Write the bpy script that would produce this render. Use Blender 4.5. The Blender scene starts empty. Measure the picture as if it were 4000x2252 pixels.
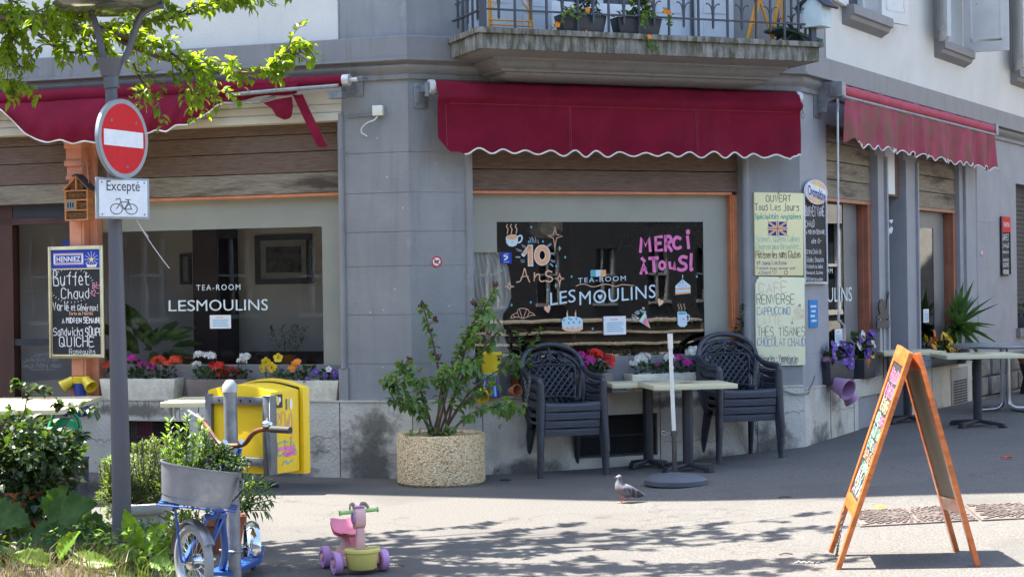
import bpy, bmesh, math, random
from mathutils import Vector, Matrix
R = math.radians
rnd = random.Random(7)
sc = bpy.context.scene
COL = sc.collection

# ---------------------------------------------------------------- camera, sky, sun, exposure
ROLL, FPX, PIT, EYE = .01493, 6700., math.atan(14.3 / 6700), 1.62
_rp = Matrix.Rotation(-PIT, 3, 'X')
RT = _rp @ Vector((math.cos(ROLL), 0, -math.sin(ROLL)))
UP = _rp @ Vector((math.sin(ROLL), 0, math.cos(ROLL)))
FW = _rp @ Vector((0, 1, 0))
cd = bpy.data.cameras.new('camera'); cam = bpy.data.objects.new('camera', cd); COL.objects.link(cam)
cd.sensor_width = 36; cd.lens = 36 * FPX / 4000; cd.clip_end = 400; cd.clip_start = .1
cam.matrix_world = Matrix(((RT.x, UP.x, -FW.x, 0), (RT.y, UP.y, -FW.y, 0), (RT.z, UP.z, -FW.z, EYE), (0, 0, 0, 1)))
sc.camera = cam
SUN_EL, SUN_A = 65., 20.
w = bpy.data.worlds.new('World'); sc.world = w; w.use_nodes = True
nt = w.node_tree
sky = nt.nodes.new('ShaderNodeTexSky'); sky.sky_type = 'NISHITA'; sky.sun_disc = False
sky.sun_elevation = R(SUN_EL); sky.sun_rotation = R(-(90 - SUN_A)); sky.dust_density = 1.5
bg = nt.nodes['Background']; bg.inputs['Strength'].default_value = .125
nt.links.new(sky.outputs[0], bg.inputs[0])
sl = bpy.data.lights.new('sun', 'SUN'); sl.energy = 4.4; sl.angle = R(.5); sl.color = (1, .94, .85)
so = bpy.data.objects.new('sun', sl); COL.objects.link(so)
ce = math.cos(R(SUN_EL))
so.rotation_euler = Vector((ce * math.cos(R(SUN_A)), -ce * math.sin(R(SUN_A)), -math.sin(R(SUN_EL)))).to_track_quat('-Z', 'Y').to_euler()
so.location = (-6, 6, 14)
sc.view_settings.view_transform = 'Standard'; sc.view_settings.look = 'None'
sc.view_settings.exposure = 2.35; sc.view_settings.gamma = 1
sc.cycles.max_bounces = 8; sc.cycles.transparent_max_bounces = 16; sc.cycles.caustics_reflective = False
sc.cycles.caustics_refractive = False; sc.cycles.sample_clamp_indirect = 6

# ---------------------------------------------------------------- where a point of the photo lies in the place
def gz(x):
    t = min(1, max(0, (x - .5) / 4)); return .15 * t * t * (3 - 2 * t)
def ray(px, py): return RT * (px - 2000) - UP * (py - 1126) + FW * FPX
P0, P1 = Vector((-.853, 14.44, 0)), Vector((2.675, 15.85, 0))
_uc = (P1 - P0).normalized()
FACE = {'L': (P0, Vector((math.cos(R(-17.7)), math.sin(R(-17.7)), 0))), 'C': (P0, _uc),
        'R': (P1, Vector((math.cos(R(59.3)), math.sin(R(59.3)), 0)))}
RZ = {k: math.atan2(v[1].y, v[1].x) for k, v in FACE.items()}
FM = {k: Matrix.Translation(v[0]) @ Matrix.Rotation(RZ[k], 4, 'Z') for k, v in FACE.items()}  # local: x along wall, -y outward
def hit(fc, px, py, d=0):
    O, u = FACE[fc]; n = Vector((u.y, -u.x, 0)); D = ray(px, py)
    t = n.dot(O + n * d) / n.dot(D)
    p = D * t
    return (p - O).dot(u), p.z + EYE
def fp(fc, s, z, d=0): return FM[fc] @ Vector((s, -d, z))
def gp(px, py):
    z = 0
    for i in range(6):
        D = ray(px, py); t = (z - EYE) / D.z; z = gz(D.x * t)
    return Vector((D.x * t, D.y * t, z))
def at(px, py, y):
    D = ray(px, py); t = y / D.y
    return Vector((D.x * t, y, EYE + D.z * t))

# ---------------------------------------------------------------- materials
def _n(nt, t, **k):
    n = nt.nodes.new('ShaderNode' + t)
    for a, b in k.items():
        if a in n.inputs: n.inputs[a].default_value = b
        else: setattr(n, a, b)
    return n
def c4(c): return (c[0], c[1], c[2], 1)
def srgb(r, g, b):
    f = lambda v: v / 12.92 if v <= .04045 else ((v + .055) / 1.055) ** 2.4
    return (f(r / 255), f(g / 255), f(b / 255))
_mc = {}
def mat(name, col=(.5, .5, .5), rough=.7, metal=0, var=.12, scale=6, bump=0, bscale=40, stretch=(1, 1, 1), col2=None,
        spec=.5, fac=(.35, .65), trans=0, dirt=None, dscale=1.5, dfac=(.55, .75), dstretch=(1, 1, 1), coat=0):
    if name in _mc: return _mc[name]
    m = bpy.data.materials.new(name); m.use_nodes = True; nt = m.node_tree; L = nt.links.new
    b = nt.nodes['Principled BSDF']; b.inputs['Roughness'].default_value = rough; b.inputs['Metallic'].default_value = metal
    b.inputs['Specular IOR Level'].default_value = spec; b.inputs['Coat Weight'].default_value = coat
    tc = _n(nt, 'TexCoord'); mp = _n(nt, 'Mapping'); mp.inputs['Scale'].default_value = stretch
    L(tc.outputs['Object'], mp.inputs[0])
    c1 = tuple(v * (1 - var) for v in col); cc = col2 or tuple(min(1, v * (1 + var)) for v in col)
    no = _n(nt, 'TexNoise', Scale=scale, Detail=6., Roughness=.6); L(mp.outputs[0], no.inputs['Vector'])
    rp = _n(nt, 'ValToRGB'); e = rp.color_ramp.elements
    e[0].position, e[1].position = fac; e[0].color = c4(c1 if not col2 else col); e[1].color = c4(cc)
    L(no.outputs[0], rp.inputs[0]); out = rp.outputs[0]
    if dirt:
        mp2 = _n(nt, 'Mapping'); mp2.inputs['Scale'].default_value = dstretch; L(tc.outputs['Object'], mp2.inputs[0])
        n2 = _n(nt, 'TexNoise', Scale=dscale, Detail=8., Roughness=.65); L(mp2.outputs[0], n2.inputs['Vector'])
        r2 = _n(nt, 'ValToRGB'); r2.color_ramp.elements[0].position, r2.color_ramp.elements[1].position = dfac
        L(n2.outputs[0], r2.inputs[0])
        mx = _n(nt, 'MixRGB'); mx.inputs[2].default_value = c4(dirt); L(r2.outputs[0], mx.inputs[0]); L(out, mx.inputs[1]); out = mx.outputs[0]
    L(out, b.inputs['Base Color'])
    if bump:
        n3 = _n(nt, 'TexNoise', Scale=bscale, Detail=5.); L(mp.outputs[0], n3.inputs['Vector'])
        bp = _n(nt, 'Bump', Strength=bump, Distance=.01); L(n3.outputs[0], bp.inputs['Height']); L(bp.outputs[0], b.inputs['Normal'])
    if trans:
        tr = _n(nt, 'BsdfTranslucent'); L(out, tr.inputs[0]); ms = _n(nt, 'MixShader'); ms.inputs[0].default_value = trans
        L(b.outputs[0], ms.inputs[1]); L(tr.outputs[0], ms.inputs[2]); L(ms.outputs[0], nt.nodes['Material Output'].inputs[0])
    _mc[name] = m; return m
def weather(m, col, scale, stretch=(1, 1, 1), lo=.55, hi=.75, amt=1., kind='noise'):
    nt = m.node_tree; L = nt.links.new; b = nt.nodes['Principled BSDF']; src = b.inputs['Base Color'].links[0].from_socket
    tc = _n(nt, 'TexCoord'); mp = _n(nt, 'Mapping'); mp.inputs['Scale'].default_value = stretch; L(tc.outputs['Object'], mp.inputs[0])
    if kind == 'noise': t = _n(nt, 'TexNoise', Scale=scale, Detail=7., Roughness=.6); o = t.outputs[0]
    elif kind == 'spots': t = _n(nt, 'TexVoronoi', Scale=scale); o = t.outputs['Distance']
    else:
        t = _n(nt, 'TexNoise', Scale=scale, Detail=4., Roughness=.55); a = _n(nt, 'Math', operation='SUBTRACT'); a.inputs[1].default_value = .5; L(t.outputs[0], a.inputs[0]); q = _n(nt, 'Math', operation='ABSOLUTE'); L(a.outputs[0], q.inputs[0]); o = q.outputs[0]
    L(mp.outputs[0], t.inputs['Vector']); rp = _n(nt, 'MapRange'); rp.inputs[1].default_value = lo; rp.inputs[2].default_value = hi; rp.inputs[3].default_value = 0 if kind == 'noise' else amt; rp.inputs[4].default_value = amt if kind == 'noise' else 0
    L(o, rp.inputs[0]); mx = _n(nt, 'MixRGB'); mx.inputs[2].default_value = c4(col); L(rp.outputs[0], mx.inputs[0]); L(src, mx.inputs[1]); L(mx.outputs[0], b.inputs['Base Color']); return m
def leafmat(name, col, trans=.45, var=.4, rough=.45, scale=7):
    if name in _mc: return _mc[name]
    m = mat(name, col, rough, var=var, scale=scale, trans=trans)
    nt = m.node_tree; t = [n for n in nt.nodes if n.type == 'BSDF_TRANSLUCENT'][0]
    hs = _n(nt, 'MixRGB', blend_type='MULTIPLY'); hs.inputs[0].default_value = 1; hs.inputs[2].default_value = (3.2, 2.6, .7, 1)
    src = t.inputs[0].links[0].from_socket; nt.links.new(src, hs.inputs[1]); nt.links.new(hs.outputs[0], t.inputs[0])
    return m
def glassmat(name, tint=(.9, .95, .93), ior=1.5, rough=0.0, wav=0, dim=1):
    if name in _mc: return _mc[name]
    m = bpy.data.materials.new(name); m.use_nodes = True; nt = m.node_tree; L = nt.links.new
    nt.nodes.remove(nt.nodes['Principled BSDF'])
    tr = _n(nt, 'BsdfTransparent'); tr.inputs[0].default_value = c4(tint); gl = _n(nt, 'BsdfGlossy', Roughness=rough)
    gl.inputs[0].default_value = (dim, dim, dim, 1)
    fr = _n(nt, 'Fresnel', IOR=ior); ms = _n(nt, 'MixShader')
    if wav:
        tc = _n(nt, 'TexCoord'); no = _n(nt, 'TexNoise', Scale=2.2, Detail=1.); L(tc.outputs['Object'], no.inputs['Vector'])
        bp = _n(nt, 'Bump', Strength=wav, Distance=.01); L(no.outputs[0], bp.inputs['Height']); L(bp.outputs[0], gl.inputs['Normal'])
    L(fr.outputs[0], ms.inputs[0]); L(tr.outputs[0], ms.inputs[1]); L(gl.outputs[0], ms.inputs[2])
    L(ms.outputs[0], nt.nodes['Material Output'].inputs[0]); _mc[name] = m; return m

# ---------------------------------------------------------------- mesh builder
class MB:
    def __init__(s, T=None): s.v, s.f, s.m, s.T = [], [], [], T
    def add(s, vs, fs, m=0):
        n = len(s.v)
        if s.T is not None: vs = [s.T @ Vector(p) for p in vs]
        s.v += [tuple(p) for p in vs]; s.f += [tuple(i + n for i in f) for f in fs]; s.m += [m] * len(fs)
        return s
    def box(s, x0, x1, y0, y1, z0, z1, m=0, M=None):
        vs = [Vector((x, y, z)) for z in (z0, z1) for y in (y0, y1) for x in (x0, x1)]
        if M is not None: vs = [M @ p for p in vs]
        return s.add(vs, [(0, 2, 3, 1), (4, 5, 7, 6), (0, 1, 5, 4), (2, 6, 7, 3), (0, 4, 6, 2), (1, 3, 7, 5)], m)
    def bar(s, a, b, w, h=None, m=0, up=(0, 0, 1)):
        a, b = Vector(a), Vector(b); h = h or w; d = b - a; L = d.length
        if L < 1e-6: return s
        x = d / L; up = Vector(up)
        if abs(x.dot(up)) > .98: up = Vector((0, 1, 0))
        y = up.cross(x).normalized(); z = x.cross(y)
        M = Matrix(((x.x, y.x, z.x, a.x), (x.y, y.y, z.y, a.y), (x.z, y.z, z.z, a.z), (0, 0, 0, 1)))
        return s.box(0, L, -w / 2, w / 2, -h / 2, h / 2, m, M)
    def tube(s, pts, r, n=8, m=0, cap=True, closed=False, flat=1):
        pts = [Vector(p) for p in pts]; N = len(pts); rr = r if isinstance(r, (list, tuple)) else [r] * N
        vs, fs = [], []; prev = None
        for i, p in enumerate(pts):
            if closed: t = pts[(i + 1) % N] - pts[i - 1]
            else: t = pts[min(i + 1, N - 1)] - pts[max(i - 1, 0)]
            if t.length < 1e-9: t = Vector((0, 0, 1))
            t.normalize()
            if prev is None: a = Vector((0, 0, 1)) if abs(t.z) < .9 else Vector((1, 0, 0))
            else: a = prev
            x = (a - t * a.dot(t)).normalized(); y = t.cross(x); prev = x
            for k in range(n):
                an = 2 * math.pi * k / n
                vs.append(p + x * math.cos(an) * rr[i] + y * math.sin(an) * rr[i] * flat)
        for i in range(N if closed else N - 1):
            j = (i + 1) % N
            for k in range(n):
                l = (k + 1) % n; fs.append((i * n + k, i * n + l, j * n + l, j * n + k))
        if cap and not closed: fs += [tuple(range(n))[::-1], tuple((N - 1) * n + k for k in range(n))]
        return s.add(vs, fs, m)
    def lathe(s, prof, n=20, m=0, c=(0, 0, 0), M=None, sx=1, sy=1, a0=0, a1=2 * math.pi, cap=True):
        full = abs(a1 - a0 - 2 * math.pi) < 1e-6; K = n if full else n + 1
        vs, fs = [], []
        for r, z in prof:
            for k in range(K):
                a = a0 + (a1 - a0) * k / n; p = Vector((r * math.cos(a) * sx, r * math.sin(a) * sy, z))
                vs.append((M @ p if M is not None else p) + Vector(c))
        for i in range(len(prof) - 1):
            for k in range(n):
                l = (k + 1) % K; fs.append((i * K + k, i * K + l, (i + 1) * K + l, (i + 1) * K + k))
        if full and cap:
            if prof[0][0] > 1e-6: fs.append(tuple(range(K))[::-1])
            if prof[-1][0] > 1e-6: fs.append(tuple((len(prof) - 1) * K + k for k in range(K)))
        return s.add(vs, fs, m)
    def prism(s, poly, y0, y1, m=0, M=None):          # poly in x,z, extruded along y
        n = len(poly); vs = [Vector((x, y0, z)) for x, z in poly] + [Vector((x, y1, z)) for x, z in poly]
        if M is not None: vs = [M @ p for p in vs]
        A = sum(poly[i][0] * poly[(i + 1) % n][1] - poly[(i + 1) % n][0] * poly[i][1] for i in range(n))
        f1, f2 = tuple(range(n)), tuple(range(n, 2 * n))[::-1]
        sd = [(i, i + n, (i + 1) % n + n, (i + 1) % n) for i in range(n)]
        if A < 0: f1, f2, sd = f1[::-1], f2[::-1], [q[::-1] for q in sd]
        return s.add(vs, [f1, f2] + sd, m)
    def ball(s, c, r, n=10, m=0, sx=1, sy=1, sz=1, M=None):
        k = max(4, n // 2)
        pr = [(r * math.sin(math.pi * i / k), -r * math.cos(math.pi * i / k)) for i in range(k + 1)]
        pr[0] = (0, -r); pr[-1] = (0, r)
        S = Matrix.Diagonal((sx, sy, sz)); S = (M.to_3x3() @ S) if M is not None else S
        return s.lathe(pr, n, m, c, S)
    def leaf(s, p, d, nrm, L, W, m=0, fold=.25, droop=.15):
        p, d = Vector(p), Vector(d).normalized(); nrm = Vector(nrm)
        sd = d.cross(nrm)
        if sd.length < 1e-4: sd = d.cross(Vector((1, .3, .2)))
        sd.normalize(); up = sd.cross(d)
        c1 = p + d * L * .26; c2 = p + d * L * .62 - up * L * droop * .35; t = p + d * L - up * L * droop; u = up * W * fold
        return s.add([p, c1 + sd * W * .42 + u, c1, c1 - sd * W * .42 + u, c2 + sd * W * .44 + u, c2, c2 - sd * W * .44 + u, t],
                     [(0, 1, 2), (0, 2, 3), (1, 4, 5, 2), (2, 5, 6, 3), (4, 7, 5), (5, 7, 6)], m)
    def build(s, name, mats, parent=None, smooth=0, bevel=0, subd=0):
        me = bpy.data.meshes.new(name); me.from_pydata(s.v, [], s.f)
        if not isinstance(mats, (list, tuple)): mats = [mats]
        for mm in mats: me.materials.append(mm)
        if len(mats) > 1: me.polygons.foreach_set('material_index', s.m)
        if bevel:
            bm = bmesh.new(); bm.from_mesh(me); bmesh.ops.remove_doubles(bm, verts=bm.verts, dist=1e-5)
            ed = [e for e in bm.edges if e.is_manifold and len(e.link_faces) == 2 and e.calc_face_angle(0) > .6]
            bmesh.ops.bevel(bm, geom=ed, offset=bevel, segments=2, affect='EDGES', clamp_overlap=True, profile=.6)
            bm.to_mesh(me); bm.free()
        if smooth or bevel:
            me.polygons.foreach_set('use_smooth', [True] * len(me.polygons))
            me.set_sharp_from_angle(angle=R(smooth if smooth > 1 else 40))
        me.update()
        o = bpy.data.objects.new(name, me); COL.objects.link(o)
        if parent: o.parent = parent
        if subd:
            md = o.modifiers.new('subdivision', 'SUBSURF'); md.levels = md.render_levels = subd
        return o
def tag(o, label, cat, group=None, kind=None):
    o['label'] = label; o['category'] = cat
    if group: o['group'] = group
    if kind: o['kind'] = kind
    return o
def thing(name, label, cat, loc=(0, 0, 0), rz=0, group=None):
    o = bpy.data.objects.new(name, None); COL.objects.link(o); o.empty_display_size = .1
    o.location = loc; o.rotation_euler = (0, 0, rz)
    return tag(o, label, cat, group)
def wall_thing(name, label, cat, fc, px, py, d=0, group=None):
    s, z = hit(fc, px, py, d); return thing(name, label, cat, fp(fc, s, z, d), RZ[fc], group)
def dup(o, loc=None, rz=None, label=None, parent=None):
    c = o.copy(); COL.objects.link(c)
    if parent: c.parent = parent
    if loc is not None: c.location = loc
    if rz is not None: c.rotation_euler = (0, 0, rz)
    if label: c['label'] = label
    for ch in list(o.children): dup(ch, parent=c)
    return c
def crv(pts, k=6, closed=False):                       # Catmull-Rom through the points
    P = [Vector(p) for p in pts]; N = len(P)
    if N < 3: return P
    out = []
    for i in range(N if closed else N - 1):
        if closed: a, b, c, d = P[i - 1], P[i], P[(i + 1) % N], P[(i + 2) % N]
        else: a, b, c, d = P[max(i - 1, 0)], P[i], P[i + 1], P[min(i + 2, N - 1)]
        for j in range(k):
            t = j / k
            out.append(.5 * ((2 * b) + (c - a) * t + (2 * a - 5 * b + 4 * c - d) * t * t + (3 * b - a - 3 * c + d) * t ** 3))
    if not closed: out.append(P[-1])
    return out

# ---------------------------------------------------------------- lettering
_tx = {}
def _glyphs(body, thin, sp):
    k = (body, thin, sp)
    if k not in _tx:
        cu = bpy.data.curves.new('t', 'FONT'); cu.body = body; cu.offset = thin; cu.space_character = sp; cu.resolution_u = 3
        ob = bpy.data.objects.new('t', cu); COL.objects.link(ob)
        me = bpy.data.meshes.new_from_object(ob.evaluated_get(bpy.context.evaluated_depsgraph_get()))
        _tx[k] = ([(v.co.x, v.co.y) for v in me.vertices], [tuple(p.vertices) for p in me.polygons])
        bpy.data.objects.remove(ob); bpy.data.curves.remove(cu); bpy.data.meshes.remove(me)
    return _tx[k]
def text(mb, body, x0, x1, z0, z1, y=0, m=0, thin=0., sp=1., shx=0., slope=0.):
    vs, fs = _glyphs(body, thin, sp)
    if not vs: return
    a, b = min(v[0] for v in vs), max(v[0] for v in vs); c, d = min(v[1] for v in vs), max(v[1] for v in vs)
    o = []
    for x, q in vs:
        u, t = (x - a) / (b - a), (q - c) / (d - c)
        o.append((x0 + (x1 - x0) * u + shx * t, y, z0 + (z1 - z0) * t + slope * u))
    mb.add(o, fs, m)
_G = {}
for _l in """A 02 28 42|14 34
B 02 08 28 37 26 05|25 35 43 32 02
C 47 28 07 03 12 32 43
D 02 08 28 46 44 22 02
E 48 08 02 42|05 35
F 48 08 02|05 35
G 47 28 07 03 12 32 44 24
H 02 08|42 48|05 45
I 12 18
J 38 33 22 02
K 02 08|48 05 42
L 08 02 42
M 02 08 25 48 42
N 02 08 42 48
O 18 07 03 12 32 43 47 38 18
P 02 08 38 47 45 05
Q 18 07 03 12 32 43 47 38 18|24 52
R 02 08 38 47 45 05|25 42
S 47 38 18 06 15 35 43 32 02
T 08 48|28 22
U 08 03 12 32 43 48
V 08 22 48
W 08 12 25 32 48
X 02 48|08 42
Y 08 25 48|25 22
Z 08 48 02 42
a 36 16 04 12 32 34 36 32
b 08 02 32 34 26 05
c 36 16 04 12 32
d 38 32 12 04 16 36
e 04 34 26 16 04 12 32
f 38 27 22|06 36
g 32 12 04 16 36 31 10 00
h 08 02|04 16 26 34 32
i 12 16|18 17
j 26 21 00|28 27
k 08 02|36 04 32
l 18 13 22
m 02 06|05 16 22|25 36 42
n 02 06|05 16 26 34 32
o 16 04 12 22 34 26 16
p 06 00|06 26 34 22 02
q 36 16 04 22 32|36 30
r 02 06|04 16 36
s 36 16 05 25 33 22 02
t 18 13 22 32|06 36
u 06 03 12 22 34|36 32
v 06 12 36
w 06 12 24 32 46
x 02 36|06 32
y 06 13 22|36 21 00
z 06 36 02 32
0 18 07 03 12 22 33 37 28 18
1 06 18 12
2 07 18 28 36 02 32
. 02 12
, 12 01
! 18 14|12 13
- 05 35
' 18 16
: 12 13|15 16""".split('\n'):
    _k, _r = _l.split(' ', 1)
    _G[_k] = [[(int(q[0]), int(q[1])) for q in st.split()] for st in _r.split('|')]
_AC = {'é': 'e/', 'è': 'e\\', 'É': 'E/', 'à': 'a\\', 'â': 'a^', 'À': 'A\\'}
def hand(mb, body, x0, x1, z0, z1, y=0, w=.006, m=0, jit=.35, slope=0., dy=0.):
    """hand lettering in single strokes, fitted between the four bounds"""
    st, x = [], 0.; rr = random.Random(hash(body) % 1000 if False else sum(map(ord, body)))
    for ch in body:
        if ch == ' ': x += 3; continue
        ac = None
        if ch in _AC: ch, ac = _AC[ch]
        g = _G.get(ch, _G['-']); wd = max(p[0] for s_ in g for p in s_); oy = rr.uniform(-jit, jit); sc_ = 1 + rr.uniform(-.12, .12)
        for s_ in g: st.append([(x + px + rr.uniform(-jit, jit) * .5, 2 + (py - 2) * sc_ + oy + rr.uniform(-jit, jit) * .5) for px, py in s_])
        if ac:
            t = 9.4 if ch.isupper() else 7.6
            st.append({'/': [(x + 1, t), (x + 2.5, t + 1.5)], '\\': [(x + 2.5, t), (x + 1, t + 1.5)], '^': [(x + .5, t), (x + 1.5, t + 1.2), (x + 2.6, t)]}[ac])
        x += wd + 1.7
    zm = (z1 - z0) * .05; z0, z1 = z0 + zm, z1 - zm; w *= .78; W = max(x - 1.7, 1); has_d = any(c in 'gjpqy' for c in body); lo = 0 if has_d else 2
    hi = 8 if any(c.isupper() or c in 'bdfhkltijéèà!' for c in body) else 6
    for s_ in st:
        P = [Vector((x0 + (x1 - x0) * px / W, y, z0 + (z1 - z0) * (py - lo) / (hi - lo) + slope * px / W)) for px, py in s_]
        if len(P) > 3: P = crv(P, 3)
        ribbon(mb, P, w, m)
def ribbon(mb, P, w, m=0, closed=False):
    """flat stroke in the x,z plane"""
    P = [Vector(p) for p in P]; N = len(P); vs, fs = [], []
    for i in range(N):
        t = (P[(i + 1) % N] - P[i - 1]) if closed else (P[min(i + 1, N - 1)] - P[max(i - 1, 0)])
        if t.length < 1e-9: t = Vector((1, 0, 0))
        t.normalize(); q = Vector((-t.z, 0, t.x)) * w / 2
        e = t * (w * .35) if not closed else t * 0
        b = P[i] - (e if i == 0 else -e if i == N - 1 else t * 0)
        vs += [b + q, b - q]
    for i in range(N if closed else N - 1):
        j = (i + 1) % N; fs.append((2 * i, 2 * j, 2 * j + 1, 2 * i + 1))
    mb.add(vs, fs, m)
def poly(mb, pts, y=0, m=0):
    mb.add([(x, y, z) for x, z in pts], [tuple(range(len(pts)))], m)
def oval(cx, cz, rx, rz, n=20, a0=0, a1=2 * math.pi): return [(cx + rx * math.cos(a0 + (a1 - a0) * i / n), cz + rz * math.sin(a0 + (a1 - a0) * i / n)) for i in range(n)]
# ---------------------------------------------------------------- shared materials
M_GREY = mat('grey_wall_paint', (.285, .285, .285), .8, var=.07, scale=3, bump=.5, bscale=160, dirt=(.215, .215, .212), dscale=.9, dfac=(.45, .85))
M_GREYT = mat('grey_trim_paint', (.225, .22, .22), .6, var=.06, scale=5, bump=.15, bscale=90, dirt=(.13, .12, .105), dscale=2.2, dfac=(.6, .8), dstretch=(3, 3, .35))
M_WHITE = mat('white_stucco', (.7, .675, .61), .9, var=.05, scale=1.2, bump=.7, bscale=120, dirt=(.55, .52, .42), dscale=.8, dfac=(.6, .85))
M_STONE = mat('plinth_stone', (.54, .51, .44), .85, var=.2, scale=5, bump=.8, bscale=45, dirt=(.17, .16, .145), dscale=1.9, dfac=(.57, .7), col2=(.64, .6, .5))
M_ASPH = mat('asphalt', (.106, .1, .091), .9, var=.42, scale=75, bump=.55, bscale=160, dirt=(.08, .076, .07), dscale=.7, dfac=(.5, .8))
M_PLANK = mat('brown_shutter_wood', (.185, .125, .093), .8, var=.5, scale=5, spec=.2, stretch=(1.6, 1.6, 48), bump=.5, bscale=7, fac=(.3, .7))
M_PLANKG = mat('weathered_shutter_wood', (.3, .255, .19), .8, var=.45, scale=5, spec=.2, stretch=(1.8, 1.8, 50), bump=.6, bscale=7, fac=(.3, .7), dirt=(.1, .07, .055), dscale=1.5, dfac=(.5, .65), dstretch=(.6, .6, 4))
M_ORANGE = mat('orange_frame_paint', (.62, .21, .085), .5, var=.14, scale=8)
M_SALMON = mat('salmon_post_paint', (.7, .29, .17), .5, var=.1, scale=6)
M_CREAM = mat('cream_blind_box', (.62, .58, .47), .6, var=.08, scale=4, dirt=(.4, .36, .28), dscale=2)
M_FILM = mat('frosted_film', (.31, .31, .255), .35, var=.06, scale=2, spec=.5, dirt=(.25, .26, .235), dscale=1.1)
M_DARK = mat('dark_recess', (.012, .012, .014), .9, var=.2)
M_INT = mat('interior_grey', (.55, .5, .47), .9, var=.1, scale=2)
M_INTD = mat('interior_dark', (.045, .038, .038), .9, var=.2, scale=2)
M_GLASS = glassmat('window_glass', (.92, .94, .93), 1.62, wav=.05, dim=1)
M_LET = mat('vinyl_letter_white', (.72, .8, .78), .5, var=.03)
M_WOODW = mat('white_shutter_paint', (.66, .66, .63), .6, var=.06, scale=4, dirt=(.35, .3, .26), dscale=5, dfac=(.66, .74))
M_BLK = mat('black_iron', (.022, .023, .027), .5, var=.2, metal=0)
M_GALV = mat('galvanised_steel', (.25, .265, .28), .5, metal=.55, var=.22, scale=14, dirt=(.15, .155, .16), dscale=5)
M_WHITEP = mat('white_plastic', (.78, .78, .76), .4, var=.04)

weather(M_GREY, (.2, .2, .2), 3.2, (3, 3, .3), .52, .72, .6); weather(M_GREY, (.36, .36, .35), 7, (1, 1, .6), .62, .7, .5)
weather(M_GREYT, (.15, .14, .125), 4, (4, 4, .4), .55, .7, .6); weather(M_WHITE, (.56, .53, .45), 2.2, (2.5, 2.5, .3), .58, .8, .5)
weather(M_STONE, (.3, .27, .21), 2.2, (1, 1, .5), .55, .72, .6); weather(M_STONE, (.13, .125, .115), 9, (1, 1, 1), .66, .7, .7)
weather(M_ASPH, (.045, .043, .042), 2.4, (1, 1, 1), .02, .035, .6, 'spots'); weather(M_ASPH, (.04, .038, .036), .42, (1, 1, 1), .001, .003, .5, 'crack'); weather(M_ASPH, (.075, .07, .066), .35, (1, 1, 1), .5, .56, .35)
weather(M_ORANGE, (.42, .17, .09), 6, (1, 1, 1), .58, .7, .6)
# ---------------------------------------------------------------- ground
mb = MB()
xs = [-60, -20, -8, -4, 0] + [.5 + .2 * i for i in range(21)] + [6, 9, 16, 30, 70]; ys = [-40, -10, 0, 5, 8, 10, 12, 14, 16, 18, 22, 30, 50, 90]
mb.add([(x, y, gz(x)) for y in ys for x in xs], [(j * len(xs) + i, j * len(xs) + i + 1, (j + 1) * len(xs) + i + 1, (j + 1) * len(xs) + i) for j in range(len(ys) - 1) for i in range(len(xs) - 1)])
g = mb.build('pavement', M_ASPH); tag(g, 'pale speckled asphalt pavement around the corner building', 'pavement', kind='structure')

# ---------------------------------------------------------------- the corner building
BLD = thing('corner_building', 'grey and white corner building with tea-room windows, stone plinth and a balcony', 'building')
def facade(mb, s0, s1, z0, z1, holes=(), depth=.2, grooves=(), m=0):
    """wall sheet in x,z at y=0 with reveals; grooves are thin recessed joints"""
    X = sorted({s0, s1} | {min(max(v, s0), s1) for h in holes for v in h[:2]})
    Z = sorted({z0, z1} | {min(max(v, z0), z1) for h in holes for v in h[2:4]} | {v for g_ in grooves if z0 < g_ < z1 for v in (g_, g_ + .0055)})
    inh = lambda x, z: any(h[0] < x < h[1] and h[2] < z < h[3] for h in holes)
    ing = lambda z: any(g_ < z < g_ + .0055 for g_ in grooves)
    for i in range(len(X) - 1):
        for j in range(len(Z) - 1):
            a, b, c, d = X[i], X[i + 1], Z[j], Z[j + 1]; cx, cz = (a + b) / 2, (c + d) / 2
            if inh(cx, cz): continue
            y = .004 if ing(cz) else 0
            mb.add([(a, y, c), (b, y, c), (b, y, d), (a, y, d)], [(0, 1, 2, 3)], m)
            if y: mb.add([(a, 0, c), (b, 0, c), (b, y, c), (a, y, c), (a, 0, d), (b, 0, d), (b, y, d), (a, y, d)], [(0, 1, 2, 3), (7, 6, 5, 4)], m)
    for h in holes:
        a, b, c, d = h[:4]; t = h[4] if len(h) > 4 else depth
        for q in (((a, c), (a, d)), ((b, d), (b, c)), ((a, d), (b, d)), ((b, c), (a, c))):
            (x1, q1), (x2, q2) = q
            mb.add([(x1, 0, q1), (x2, 0, q2), (x2, t, q2), (x1, t, q1)], [(0, 1, 2, 3)], m)
GRV = [2.41, 2.08, 1.79, 1.38, .965, 2.75]
TOP = 11.6
mb = MB(FM['L']); facade(mb, -.6, 0, .65, 3.6, grooves=GRV); facade(mb, -7, -.6, 3.14, 3.6)
mb.box(-.6, -.58, 0.001, .3, .65, 3.14)
mb.tube([(-.615, -.005, .93), (-.615, -.005, 3.1)], .028, 12); mb.box(-.66, -.575, -.02, .05, .652, .93)
mb.build('ground_floor_wall', M_GREY, BLD, smooth=30)
mb = MB(FM['C']); LC = (P1 - P0).length
facade(mb, 0, .5, .65, 3.6, grooves=GRV); facade(mb, 3.25, LC, .65, 3.6); facade(mb, .5, 3.25, 3.05, 3.6)
for x in (.5, 3.19): mb.box(x, x + .06, .03, .2, .66, 3.05)
mb.box(.5, .501, 0, .3, .65, 3.05); mb.box(3.248, 3.25, 0, .3, .65, 3.05)
for x in (.535, 3.225): mb.tube([(x, .005, .66), (x, .005, 3.06)], .036, 14)
mb.build('ground_floor_wall', M_GREY, BLD, smooth=30)
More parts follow.
